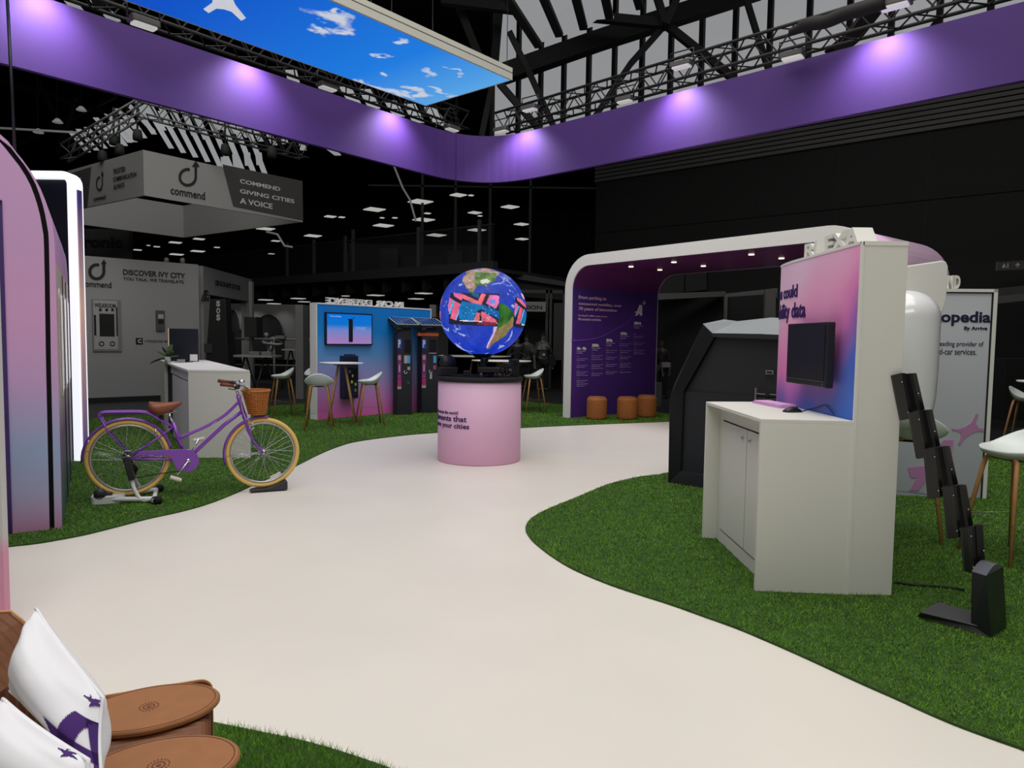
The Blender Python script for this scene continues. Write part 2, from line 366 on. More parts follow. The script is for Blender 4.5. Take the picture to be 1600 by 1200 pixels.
# mezzanine: slab edge, lower ceiling and glass balustrade
zc=3.55
a=g(395,447,zc); b_=g(770,424,zc)
hd=heading(a,b_); sE=Frame(a,hd).sz(770,424)[0]
mb=MB(); mb.box(-6,sE,0,.25,-.0,.32); o=struct('trim_30',mb,mat('mezzanine_edge',(46,46,46),.8)); o.location=(a[0],a[1],zc); o.rotation_euler.z=hd
mb=MB(); mb.box(-6,sE,.25,26,0,.12); o=struct('ceiling',mb,mat('mezzanine_soffit',(44,44,44),.9,noise=.2,scale=.7)); o.location=(a[0],a[1],zc); o.rotation_euler.z=hd
mb=MB()
for k in range(14): mb.prism([(0,0),(0,-.5),(1.3,0)],k*sE/13-.1,k*sE/13+.05,'x')
o=struct('trim_31',mb,BEAM); o.location=(a[0],a[1]+.3,zc); o.rotation_euler.z=hd
gt=thing('glass_balustrade','glass balustrade with slim grey posts along the dark upper gallery','balustrade',(a[0],a[1],zc+.32),hd)
mb=MB(); mb.box(-5.9,sE-.05,.1,.112,.02,1.1)
gmm=mat('dark_glass',(60,64,66),.05,alpha=.12); obj('glass_panel',mb,gmm,gt)
for k,px in enumerate((445,487,536,548,650,745)):
    s,_=Frame(a,hd).sz(px,430); m_=MB(); m_.box(s-.05,s+.05,.07,.15,0,1.3 if k!=3 else 1.5); obj('post',m_,mat('post_grey',(70,70,70),.6),gt)
mb=MB(); mb.box(-5.9,sE-.05,.08,.14,1.1,1.14); obj('handrail',mb,mat('rail_grey',(48,48,48),.5),gt)
# tall dark glazed frontage of the gallery
gy=27.0
mb=MB()
for px in (660,712,766,829,935): p=at(px,300,gy); mb.box(p.x-.05,p.x+.05,gy,gy+.1,3.9,10.5)
for z in (7.2,): mb.box(at(575,300,gy).x,at(935,300,gy).x,gy,gy+.1,z,z+.06)
struct('window_7',mb,mat('gallery_frame',(34,34,34),.6))
mb=MB(); p0=at(595,400,gy+2);mb.box(at(545,400,gy+2).x,at(765,400,gy+2).x,gy+2,gy+2.1,3.9,5.3); struct('wall_gallery',mb,mat('gallery_parapet',(34,34,34),.8))
# facade panel grid under the arch, behind it
mb=MB(); fa=g(1000,470,3.3)
for (x0,y0,x1,y1,c_) in ((1020,425,1070,458,0),(1073,424,1104,456,0),(1020,459,1134,467,1)):
    pass
def flat(name,pix,Y,m,th=.1,struct_=True,label=None,cat=None):
    """upright panel facing the camera at distance Y, outline from the photo"""
    pts=[at(x,y,Y) for x,y in pix]; mb=MB(); pp=[(p.x,p.z) for p in pts]
    ar=sum(pp[i][0]*pp[(i+1)%len(pp)][1]-pp[(i+1)%len(pp)][0]*pp[i][1] for i in range(len(pp)))
    if ar<0: pp=pp[::-1]
    mb.prism(pp,Y,Y+th,'y'); return struct(name,mb,m) if struct_ else tag(obj(name,mb,m),label,cat)
G1=mat('panel_grey_dark',(34,34,34),.8); G2=mat('panel_grey_mid',(84,84,84),.8); G3=mat('panel_grey_soft',(60,60,60),.8)
flat('wall_panel',[(1018,424),(1069,420),(1069,456),(1018,460)],21.4,G1)
flat('wall_panel',[(1071,420),(1104,418),(1104,453),(1071,456)],21.4,G1)
flat('trim_32',[(1015,459),(1134,455),(1134,463),(1015,469)],20.6,G2,.5)
flat('wall_panel',[(1133,459),(1215,450),(1215,466),(1133,470)],17.2,G2)
flat('wall_panel',[(1133,460),(1137,460),(1134,600),(1130,600)],17.0,G2)
flat('wall_panel',[(1137,464),(1196,460),(1196,600),(1134,600)],17.1,mat('speckled_black_panel',(26,26,26),.9,noise=.8,scale=30))
flat('wall_panel',[(1196,452),(1212,450),(1212,600),(1193,600)],17.0,G2)
flat('wall_panel',[(1400,467),(1680,438),(1680,450),(1400,480)],12.4,G3,.6)
flat('wall_panel',[(1400,480),(1680,450),(1680,461),(1400,492)],12.3,G2,.6)
flat('wall_panel',[(1553,465),(1680,463),(1680,700),(1545,700)],15.5,MATTE)
flat('wall_panel',[(766,426),(895,446),(895,470),(766,460)],23,mat('gallery_soffit_band',(26,26,26),.8),.6)
flat('trim_33',[(766,420),(895,442),(895,449),(766,430)],22.8,G3,.3)
for (x0,y0,x1,y1) in ((536,393,548,434),(594,388,622,429),(699,392,722,418),(622,400,760,424)): flat('wall_panel',[(x0,y0),(x1,y0),(x1,y1),(x0,y1)],26.4+(x0==622)*.5,mat('gallery_banner_grey',(46,46,46),.8) if x0!=622 else G1)
flat('wall_panel',[(820,466),(856,466),(856,600),(820,600)],25,G1)
# ================================================================ HANGING THINGS
# purple fascia ring
zb,zt=4.6,5.5
Lb=[Vector((*g(*p,zb),0)) for p in ((0,97),(200,152),(400,201),(550,241))]
Rb=[Vector((*g(*p,zb),0)) for p in ((1000,244),(1200,206),(1600,124))]
def fit(ps):
    c=sum(ps,Vector())/len(ps); a=heading(ps[0],ps[-1]); return c,Vector((math.cos(a),math.sin(a),0))
cl,dl=fit(Lb); cr_,dr=fit(Rb)
# intersection of both sides
det=dl.x*(-dr.y)+dr.x*dl.y; w=cr_-cl; tt=(w.x*(-dr.y)+dr.x*w.y)/det; K=cl+dl*tt
rad=1.5
path=[K-dl*12,K-dl*rad]
ca=K-dl*rad; cb=K+dr*rad
for k in range(1,12):
    t=k/12; path.append(ca*(1-t)**2+K*2*t*(1-t)+cb*t*t)
path+=[cb,K+dr*12.5]
mb=MB(); th=.08
def off(path,d):
    out=[]
    for i,p in enumerate(path):
        t=(path[min(i+1,len(path)-1)]-path[max(i-1,0)]).normalized(); n=Vector((-t.y,t.x,0)); out.append(p+n*d)
    return out
inner=path; outer=off(path,th)
rings=[[Vector((a.x,a.y,zb)),Vector((a.x,a.y,zt)),Vector((b.x,b.y,zt)),Vector((b.x,b.y,zb))] for a,b in zip(inner,outer)]
mb.loft(rings,smooth=False)
ring=tag(obj('purple_fascia',mb,mat('purple_fabric',(69,38,114),.75,noise=.06,scale=2)),'long curved purple fabric fascia hanging over the stand','fascia')
m_=MB(); s_=path[4]; m_.beam((s_.x,s_.y-.002,zb+.01),(s_.x,s_.y-.002,zt-.01),.012); obj('seam',m_,mat('purple_seam',(40,20,80),.9),ring)
# sky light box
zs=5.2
cF=Vector((*g(665,165,zs),0)); cR=Vector((*g(795,124,zs),0)); n_=(cR-cF); dlx=(Vector((*g(195,0,zs),0))-cF).normalized()
pn=Vector((dlx.y,-dlx.x,0)); 
if pn.dot(n_)<0: pn=-pn
wid=abs(n_.dot(pn)); Lx=7.0
sb=thing('sky_light_box','hanging light box with blue sky and clouds printed on its underside','light box',(cF.x,cF.y,zs),math.atan2(dlx.y,dlx.x))
sgn=1 if Vector((-dlx.y,dlx.x,0)).dot(pn)>0 else -1
y0,y1=(0,wid) if sgn>0 else (-wid,0)
skm=bpy.data.materials.new('printed_sky'); skm.use_nodes=True; nt=skm.node_tree; b=nt.nodes['Principled BSDF']
tc=nt.nodes.new('ShaderNodeTexCoord'); sp=nt.nodes.new('ShaderNodeSeparateXYZ'); nt.links.new(tc.outputs['Object'],sp.inputs[0])
mr=nt.nodes.new('ShaderNodeMapRange'); mr.inputs[1].default_value=0; mr.inputs[2].default_value=4.2; nt.links.new(sp.outputs[0],mr.inputs[0])
cr=nt.nodes.new('ShaderNodeValToRGB'); el=cr.color_ramp.elements; el.new(.35)
for e,(p,c) in zip(el,((0,(92,172,238)),(.35,(26,128,232)),(1,(0,84,206)))): e.position=p; e.color=lin(c)
nt.links.new(mr.outputs[0],cr.inputs[0]); b.inputs['Base Color'].default_value=(0,0,0,1)
nt.links.new(cr.outputs[0],b.inputs['Emission Color']); b.inputs['Emission Strength'].default_value=.9
mb=MB(); mb.box(0.01,Lx,y0+.01,y1-.01,-.004,.01); sky=obj('sky_panel',mb,skm,sb)
fm=MB(); t_=.035
for (a,b2,c,d) in ((-.02,0.01,y0,y1),(Lx,Lx+.02,y0,y1),(-.02,Lx,y0-.02,y0+.01),(-.02,Lx,y1-.01,y1+.02)): fm.box(a,b2,c,d,0,.17)
fm.box(0,Lx,y0,y1,.15,.17)
obj('aluminium_frame',fm,mat('pale_aluminium',(196,196,186),.5),sb,label='pale aluminium frame')
gr=MB(); yy=y1+.02 if sgn>0 else y0-.02
gr.box(-.02,Lx,yy-.002,yy+.002,.095,.103); obj('frame_groove',gr,DARKSEAM,sb)
cloudm=mat('printed_cloud',(186,202,226),.6,emit=.62)
def to_sb(px,py):
    p=Vector((*g(px,py,zs-.006),0))-Vector((cF.x,cF.y,0)); return (p.dot(dlx), p.dot(Vector((-dlx.y,dlx.x,0))))
# soft-edged clouds: shader driven patch shapes
def cloud_nodes():
    nt=skm.node_tree; prev=cr.outputs[0]
    blobs=[((527,36),(46,14)),((500,42),(26,7)),((545,52),(22,8)),((520,20),(14,10)),((598,118),(13,6)),((610,90),(14,5)),((628,66),(18,5)),((672,115),(20,6)),((648,140),(24,6)),((655,146),(18,10)),((690,142),(26,5)),((600,140),(40,9)),((565,127),(16,7)),((712,109),(10,3)),((560,128),(10,5)),((640,150),(34,5))]
    nz=nt.nodes.new('ShaderNodeTexNoise'); nz.inputs['Scale'].default_value=2.6; nz.inputs['Detail'].default_value=8; nz.inputs['Roughness'].default_value=.62
    nt.links.new(tc.outputs['Object'],nz.inputs['Vector'])
    wn=nt.nodes.new('ShaderNodeTexNoise'); wn.inputs['Scale'].default_value=2.4; wn.inputs['Detail'].default_value=7; nt.links.new(tc.outputs['Object'],wn.inputs['Vector'])
    wsb=nt.nodes.new('ShaderNodeVectorMath'); wsb.operation='MULTIPLY_ADD'; nt.links.new(wn.outputs['Color'],wsb.inputs[0]); wsb.inputs[1].default_value=(.9,.9,0); wsb.inputs[2].default_value=(-.45,-.45,0)
    wad=nt.nodes.new('ShaderNodeVectorMath'); nt.links.new(wsb.outputs[0],wad.inputs[0]); nt.links.new(tc.outputs['Object'],wad.inputs[1])
    sp=nt.nodes.new('ShaderNodeSeparateXYZ'); nt.links.new(wad.outputs[0],sp.inputs[0])
    acc=None
    for (cx,cy),(rx,ry) in blobs:
        c=to_sb(cx,cy); ex=to_sb(cx+rx,cy+rx*.33); ey=to_sb(cx,cy+ry)
        e1=Vector((ex[0]-c[0],ex[1]-c[1])); e2=Vector((ey[0]-c[0],ey[1]-c[1])); dt=e1.x*e2.y-e1.y*e2.x
        i11,i12,i21,i22=e2.y/dt,-e2.x/dt,-e1.y/dt,e1.x/dt
        def lc(a,b,c0_):
            m1=nt.nodes.new('ShaderNodeMath'); m1.operation='MULTIPLY_ADD'; nt.links.new(sp.outputs[0],m1.inputs[0]); m1.inputs[1].default_value=a; m1.inputs[2].default_value=c0_
            m2=nt.nodes.new('ShaderNodeMath'); m2.operation='MULTIPLY_ADD'; nt.links.new(sp.outputs[1],m2.inputs[0]); m2.inputs[1].default_value=b; nt.links.new(m1.outputs[0],m2.inputs[2]); return m2
        u=lc(i11,i12,-(i11*c[0]+i12*c[1])); v=lc(i21,i22,-(i21*c[0]+i22*c[1]))
        cm=nt.nodes.new('ShaderNodeCombineXYZ'); nt.links.new(u.outputs[0],cm.inputs[0]); nt.links.new(v.outputs[0],cm.inputs[1])
        ln=nt.nodes.new('ShaderNodeVectorMath'); ln.operation='LENGTH'; nt.links.new(cm.outputs[0],ln.inputs[0])
        s1=nt.nodes.new('ShaderNodeMath'); s1.operation='SUBTRACT'; s1.inputs[0].default_value=1.25; nt.links.new(ln.outputs['Value'],s1.inputs[1]); s1.use_clamp=True
        if acc is None: acc=s1.outputs[0]
        else:
            mx=nt.nodes.new('ShaderNodeMath'); mx.operation='MAXIMUM'; nt.links.new(acc,mx.inputs[0]); nt.links.new(s1.outputs[0],mx.inputs[1]); acc=mx.outputs[0]
    a0=nt.nodes.new('ShaderNodeMath'); a0.operation='MULTIPLY'; nt.links.new(acc,a0.inputs[0]); a0.inputs[1].default_value=1.5
    a1=nt.nodes.new('ShaderNodeMath'); a1.operation='MULTIPLY_ADD'; nt.links.new(nz.outputs['Fac'],a1.inputs[0]); a1.inputs[1].default_value=2.6; nt.links.new(a0.outputs[0],a1.inputs[2])
    mr2=nt.nodes.new('ShaderNodeMapRange'); mr2.inputs[1].default_value=2.0; mr2.inputs[2].default_value=2.7; mr2.clamp=True; nt.links.new(a1.outputs[0],mr2.inputs[0])
    mx=nt.nodes.new('ShaderNodeMixRGB'); nt.links.new(mr2.outputs[0],mx.inputs[0]); nt.links.new(prev,mx.inputs[1]); mx.inputs[2].default_value=lin((206,212,226))
    nt.links.new(mx.outputs[0],b.inputs['Emission Color'])
cloud_nodes()
# white four-armed star mark at the frame's upper edge
st=[(318,14),(326,20),(338,13),(350,14),(362,18),(377,32),(384,28),(368,8),(360,-10),(366,-40),(330,-40),(332,-10),(332,4)]
pp=[to_sb(*p) for p in st]
ar=sum(pp[i][0]*pp[(i+1)%len(pp)][1]-pp[(i+1)%len(pp)][0]*pp[i][1] for i in range(len(pp)))
if ar<0: pp=pp[::-1]
mb=MB(); mb.prism(pp,-.01,-.005,'z'); obj('star_mark',mb,mat('mark_white_lit',(214,218,228),.6,emit=.62),sky)
for (px,py) in ((580,14),(612,28),(792,108),(676,60)):
    q=at(px,py,Vector((*g(px,py+4,zs+.17),0)).y); mm=MB(); mm.tube([q,q+Vector((0,0,3.5))],.006,6); o=tag(obj('hanging_cable',mm,BLACKM),{580:'thin dark cable holding the sky light box, leftmost above its pale frame',612:'thin dark cable holding the sky light box beside the leftmost one',792:'thin dark cable at the right corner of the sky light box',676:'thin dark cable halfway along the near frame of the sky light box'}[px],'cable')
# trusses
def truss(a,b,w,h,m,label,group=None,step=.5,r=.025,name='lighting_truss'):
    a,b=Vector(a),Vector(b); t=(b-a); L=t.length; t.normalize(); n=Vector((-t.y,t.x,0)).normalized(); up=Vector((0,0,1))
    o=thing(name,label,'truss',a,0,group); z=Vector()
    cs=[n*i*w/2+up*j*h/2 for i,j in ((-1,-1),(1,-1),(1,1),(-1,1))]
    for c in cs: mb=MB(); mb.tube([c,c+t*L],r,6); obj('chord',mb,m,o)
    mb=MB(); k=int(L/step)
    for i in range(k):
        p=t*(i*L/k); q=t*((i+1)*L/k); mid=(p+q)/2
        for s in range(4):
            c1=cs[s]; c2=cs[(s+1)%4]
            mb.tube([p+c1,mid+c2],r*.5,5,cap=False); mb.tube([mid+c2,q+c1],r*.5,5,cap=False)
    obj('lattice',mb,m,o); return o
def V3(p,z): return Vector((p.x,p.y,z))
nl=Vector((-dl.y,dl.x,0)); nr=Vector((-dr.y,dr.x,0))
truss(V3(K+dr*.2,5.95)+nr*.35,V3(K+dr*12,5.95)+nr*.35,.34,.34,TRUSSM,'black box truss above the right side of the purple fascia')
truss(V3(K-dl*12,5.95)+nl*.35,V3(K-dl*.2,5.95)+nl*.35,.34,.34,TRUSSM,'black box truss above the left side of the purple fascia')
# black cable bundle along right truss
mb=MB(); mb.tube(smooth_pts([at(1235,50,9.9),at(1262,38,9.7),at(1290,34,9.5),at(1320,22,9.3),at(1350,14,9.1),at(1385,2,8.9)],4),[.05]*3+[.09]*18,8)
tag(obj('cable_bundle',mb,MATTE),'thick black wrapped cable bundle lying along the right truss','cable bundle')
# floodlights
def flood(px,py,Y,tilt,label,wpx,rz=0):
    p=at(px,py,Y); w=wpx/1100*Y/2
    o=thing('floodlight',label,'floodlight',p,rz,'floodlights on the truss over the stand')
    mb=MB(); mb.prism(rrect(-w,w,-w*.55,w*.55,.03),.02,.09,'z'); obj('housing',mb,mat('floodlight_housing',(70,70,70),.5),o,.005)
    mb=MB(); mb.prism(rrect(-w*.82,w*.82,-w*.42,w*.42,.02),.0,.02,'z'); obj('lens',mb,LAMPW,o)
    mb=MB(); mb.tube([(-w-.02,0,.05),(-w-.02,0,.26),(w+.02,0,.26),(w+.02,0,.05)],.012,6); obj('bracket',mb,BLACKM,o)
    return o
FL=[(225,42,8.6,'floodlight above the left of the purple fascia, leftmost of all',42),(512,140,12.2,'floodlight above the purple fascia below the sky light box',32),(706,204,14.3,'floodlight just left of the curved fascia corner',26),(784,207,14.2,'floodlight just right of the curved fascia corner',26),
 (828,173,13.6,'floodlight above the first bright spot right of the corner',28),(976,160,12.4,'floodlight over the dim stretch of the right fascia, touching its top edge',28),(1065,106,11.4,'floodlight on the truss over the middle of the right fascia',34),(1238,92,10.1,'floodlight low on the right fascia edge below the cable bundle',36),(1398,12,8.9,'floodlight beside the black cable bundle at the top right',46)]
for px,py,Y,lb,wp in FL: flood(px,py,Y,0,lb,wp,math.radians(-40) if px>745 else math.radians(50))
# spots washing the fascia from above
def wash(px,py,power,col=(.92,.84,1)):
    # point of the fascia's top edge seen at px
    d=ray(px,py); best=None
    for i in range(len(path)-1):
        a,b=path[i],path[i+1]; dd=b-a; den=d[0]*dd.y-d[1]*dd.x
        if abs(den)<1e-9: continue
        t=(a.x*dd.y-a.y*dd.x)/den; s=(a.x*d[1]-a.y*d[0])/den
        if t>0 and -.001<=s<=1.001: best=(Vector((d[0]*t,d[1]*t,0)),dd.normalized())
    if not best: return
    p,dd=best; n=Vector((dd.y,-dd.x,0)); 
    if n.dot(-p)<0: n=-n
    l=bpy.data.lights.new('fascia_spot','SPOT'); l.energy=power; l.color=col; l.spot_size=math.radians(125); l.spot_blend=1; l.shadow_soft_size=.12
    o=bpy.data.objects.new('fascia_spot',l); COL.objects.link(o); o.location=p+n*.34+Vector((0,0,zt+.16))
    o.rotation_euler=(p+n*.02+Vector((0,0,zt-.7))-o.location).to_track_quat('-Z','Y').to_euler()
for px,py,pw in ((60,-30,165),(388,106,165),(612,178,165),(822,204,165),(1066,148,165),(1385,58,165)): wash(px,py,pw)
# warm down-light of the floodlights touching the fascia
# commend style hanging banner ring, far left
zcb,zct=4.31,5.22
N_=at(225,303,14.5); Rr=at(473,345,17.6); Ff=at(288,369,20.7)
N2=Vector((N_.x,N_.y,0)); R2=Vector((Rr.x,Rr.y,0)); F2=R2+(Vector((Ff.x,Ff.y,0))-R2); L2=N2+(F2-R2)
hb=thing('hanging_banner','square hanging grey banner ring over the grey booth on the left','banner',(N2.x,N2.y,zcb),0)
def face_frame(a,b): return Frame((a.x,a.y),heading(a,b)),(b-a).length
for i,(a,b2,mm) in enumerate(((L2,N2,BW),(N2,R2,BW),(R2,F2,mat('banner_inner',(150,150,150),.7)),(F2,L2,mat('banner_inner',(150,150,150),.7)))):
    m_=MB(); a_=V3(a-N2,0); b_=V3(b2-N2,0); t=(b_-a_).normalized(); n=Vector((-t.y,t.x,0))*.05
    low=0
    m_.loft([[a_+Vector((0,0,low)),a_+Vector((0,0,.91)),a_+n+Vector((0,0,.91)),a_+n+Vector((0,0,low))],[b_+Vector((0,0,low)),b_+Vector((0,0,.91)),b_+n+Vector((0,0,.91)),b_+n+Vector((0,0,low))]],smooth=False)
    obj('banner_side',m_,mm,hb)
def on_frame(fr,base,px0,py0,px1,py1,off_=.0):
    a=fr.sz(px0,py0,off_); b=fr.sz(px1,py1,off_); return a[0],b[1]-base,b[0],a[1]-base
def holder(name,parent,fr,z=0):
    """child empty so lettering can be written in the frame of one face"""
    o=bpy.data.objects.new(name,None); COL.objects.link(o); o.empty_display_size=.05; return o
def txt_face(s,parent,pw,fr,r,m,bold=0,y=-.01,mirror=False,name='lettering',t=.004,space=1.0):
    """r = pixel rect (x0,y0 top-left, x1,y1 bottom-right) on frame fr; parent at world pos pw (unrotated)"""
    a=fr.sz(r[0],r[1]); b=fr.sz(r[2],r[3])
    def fn(p):
        X,Y=fr.xy(p[0],p[1]); return (X-pw[0],Y-pw[1],p[2]-pw[2])
    return txt(s,parent,a[0],b[1],b[0],a[1],m,y=y,t=t,bold=bold,fn=fn,mirror=mirror,name=name,space=space)
def poly_face(pix,parent,pw,fr,m,name,y=-.01,t=.006):
    pts=[fr.sz(*p) for p in pix]; ar=sum(pts[i][0]*pts[(i+1)%len(pts)][1]-pts[(i+1)%len(pts)][0]*pts[i][1] for i in range(len(pts)))
    if ar<0: pts=pts[::-1]
    mb=MB(); mb.prism(pts,y-t,y,'y'); mb.v=[(lambda q:(q[0]-pw[0],q[1]-pw[1],v[2]-pw[2]))(fr.xy(v[0],v[1])) for v in mb.v]
    return obj(name,mb,m,parent)
def hook_logo(cx,cy,s,parent,pw,fr,m,sx=1.0,name='hook_arrow_mark'):
    """round hook ending in an upward arrow"""
    mb=MB(); pts=[]
    for k in range(19):
        q=math.radians(75+k*(285)/18); pts.append((cx+s*sx*math.cos(q),cy-s*math.sin(q)))
    up=[(cx+s*sx,cy-s*.9),(cx+s*sx,cy-s*1.35)]
    pl_=pts+up; wv=s*.3; o3=[];o4=[]
    P3=[fr.sz(*p) for p in pl_]; W=abs(fr.sz(cx+wv*sx,cy)[0]-fr.sz(cx,cy)[0])
    Pv=[Vector((p[0],p[1],0)) for p in P3]
    for i in range(len(Pv)):
        t=(Pv[min(i+1,len(Pv)-1)]-Pv[max(i-1,0)]).normalized(); n=Vector((-t.y,t.x,0)); o3.append(Pv[i]+n*W/1.9); o4.append(Pv[i]-n*W/1.9)
    for i in range(len(Pv)-1):
        a,b,c,d=o3[i],o3[i+1],o4[i+1],o4[i]
        mb.add([(a.x,-.012,a.y),(b.x,-.012,b.y),(c.x,-.012,c.y),(d.x,-.012,d.y)],[(0,1,2,3)])
    tip=fr.sz(cx+s*sx,cy-s*2.1); l=fr.sz(cx+s*sx-s*.48*sx,cy-s*1.3); r_=fr.sz(cx+s*sx+s*.48*sx,cy-s*1.3)
    mb.add([(tip[0],-.012,tip[1]),(l[0],-.012,l[1]),(r_[0],-.012,r_[1])],[(0,1,2)])
    mb.v=[(lambda q:(q[0]-pw[0],q[1]-pw[1],v[2]-pw[2]))(fr.xy(v[0],v[1])) for v in mb.v]
    return obj(name,mb,m,parent)
INKG=mat('black_ink',(22,22,22),.8); GREYT=mat('grey_lettering',(190,190,190),.7)
pw=(N2.x,N2.y,zcb); fNR,_=face_frame(N2,R2); fLN,_=face_frame(L2,N2)
poly_face([(347,257),(472,283),(473,344),(364,322)],hb,pw,fNR,BWD,'dark_print')
hook_logo(293,277,12.5,hb,pw,fNR,INKG); txt_face('commend',hb,pw,fNR,(266,290.5,320,312.5),INKG,.015)
txt_face('COMMEND',hb,pw,fNR,(374,279.5,437,299),GREYT,.02,y=-.02); txt_face('GIVING CITIES',hb,pw,fNR,(374,295,459,318),GREYT,.02,y=-.02); txt_face('A VOICE',hb,pw,fNR,(374,309,425,327),GREYT,.02,y=-.02)
poly_face([(100,275),(143,261),(137,324),(100,334)],hb,pw,fLN,BWD,'dark_print')
hook_logo(156,287,10,hb,pw,fLN,INKG,.45); txt_face('commend',hb,pw,fLN,(147,308,166,310.5),INKG,.01)
txt_face('TRUSTED',hb,pw,fLN,(177.4,264.7,196.5,267.6),INKG,.01); txt_face('COMMUNICATION',hb,pw,fLN,(177.4,277.3,214,275.5),INKG,.01); txt_face('ALWAYS',hb,pw,fLN,(178,289,195.4,292.4),INKG,.01)
txt_face('Y',hb,pw,fLN,(120,280,129,300),GREYT,.03,y=-.02)
a_=at(225,155,15);
truss(at(100,240,14),at(222,168,14.2),.28,.28,TRUSSL,'grey truss rising left behind the hanging banner',r=.022,step=.4)
truss(at(222,168,14.2),at(475,238,17.5),.3,.3,TRUSSL,'grey truss falling right above the hanging banner',r=.022,step=.4)
for i,(px,py) in enumerate(((215,213),(178,220),(187,236),(160,246),(352,236),(425,300-60))):
    p=at(px,py,15.5); mm=MB(); mm.lathe([(.02,.16),(.08,.13),(.10,.0),(.095,-.08),(.08,-.09),(.0,-.07)],14,p); mm.tube([p+Vector((0,0,.14)),p+Vector((0,0,.7))],.02,6)
    tag(obj('stage_spotlight',mm,MATTE),['black stage spotlight hanging at the corner of the grey truss','black stage spotlight left of the truss corner','black stage spotlight under the left grey truss','lowest black stage spotlight under the left grey truss','black stage spotlight under the right grey truss beside the pale lamp','black stage spotlight near the right end of the grey truss'][i],'spotlight','stage spotlights on the grey trusses')
# little hanging ceiling lights (far hall)
def ceiling_light(px,py,z,wpx,i,grp,lb):
    x,y=g(px,py,z); w=wpx/1100*y/2; o=thing('ceiling_light',lb,'ceiling light',(x,y,z),math.radians(38),grp)
    mb=MB(); mb.box(-w*.8,w*.8,-w*.8,w*.8,0,.03); obj('diffuser',mb,mat('gallery_lamp',(176,176,172),.6,emit=.95),o)
    mb=MB(); mb.box(-w*.86,w*.86,-w*.86,w*.86,.03,.06); obj('frame',mb,BLACKM,o)
LB='square white ceiling light glowing in the dark upper gallery'
for px,py,w_ in ((657,316,36),(716,305.5,24),(585,328,32),(662,344,32),(599,353,30),(742,333,20),(682,368,28),(745,360,26),(797,324,26),(489,369,26),(516,339,18),(534,340,10),(415,358,28),(694,386,16),(815,351,22),(816,374,20),(736,306,8),(597,341,7),(617,341,8),(668,334,10),(750,338,7),(431,377,14),(424,397,10)):
    ceiling_light(px,py,6.6,w_,0,'gallery ceiling lights',LB)
for px,py,w_ in ((274,379.5,20),(276,398,22),(309,393,22),(311,374,18),(215,391,13),(245,386,10),(339,387,9),(232,384,6)):
    ceiling_light(px,py,6.0,w_,0,'small ceiling lights behind the grey booth','small white ceiling light glowing in the dark between the banner and the grey booth')
for px,py,w_ in ((587,462,34),(662,459,34),(650,467.5,30),(415,469,30),(466,467,30),(428,475,28),(540,463,16),(475,472,24)):
    ceiling_light(px,py,3.5,w_*.75,0,'ceiling lights under the gallery','flat white light panel set in the low ceiling under the gallery')
for i,(x0,y0,x1,y1) in enumerate(((615,258,650,346),(416,362,457,386))):
    p=[at(x0,y0,24),at((x0+x1)/2-3,(y0+y1)/2-8,24),at((x0+x1)/2+8,(y0+y1)/2+10,24),at(x1,y1,24)]; mm=MB(); mm.tube(p,.035,6); tag(obj('hanging_tube',mm,mat('dim_tube',(130,130,128),.6,emit=.35)),['slanting pale cable of lights hanging below the purple fascia','thin slanting tube light at the right of the hanging banner'][i],'tube light')
for i,(px,py) in enumerate(((127,170),(90,189),(60,205),(733-10,-40))):
    if i==3: break
    p=at(px,py,22); mm=MB(); mm.lathe([(.0,.08),(.05,.07),(.15,-.04),(.14,-.05),(.0,-.04)],16,p); rod=MB(); rod.tube([p+Vector((0,0,.05)),p+Vector((0,0,9))],.012,5)
    obj('suspension_rod',rod,BEAM,None) if False else None
    hb_l=tag(obj('high_bay_lamp',mm,mat('high_bay',(170,170,168),.5,emit=.3)),['pale high bay lamp in the dark roof, highest of three at left','pale high bay lamp in the dark roof, middle of three at left','pale high bay lamp in the dark roof, lowest of three at left'][i],'lamp','high bay lamps'); obj('suspension_rod',rod,BEAM,hb_l)
mm=MB(); mm.tube([at(0,200,20),at(137,208,20)],.03,6); tag(obj('hanging_tube',mm,mat('dim_tube',(130,130,128),.6,emit=.35)),'long thin pale pipe with an added glow in the dark roof at far left','tube light')  # thin roof pipe, no lamp; its glow is added in the material
p=at(14,0,4.6); mm=MB(); q=at(25,240,6.4); mm.tube([at(11,-10,6),at(24,250,6.0)],.012,6); tag(obj('hanging_cable',mm,BLACK),'thick black cable hanging down across the left end of the purple fascia','cable')
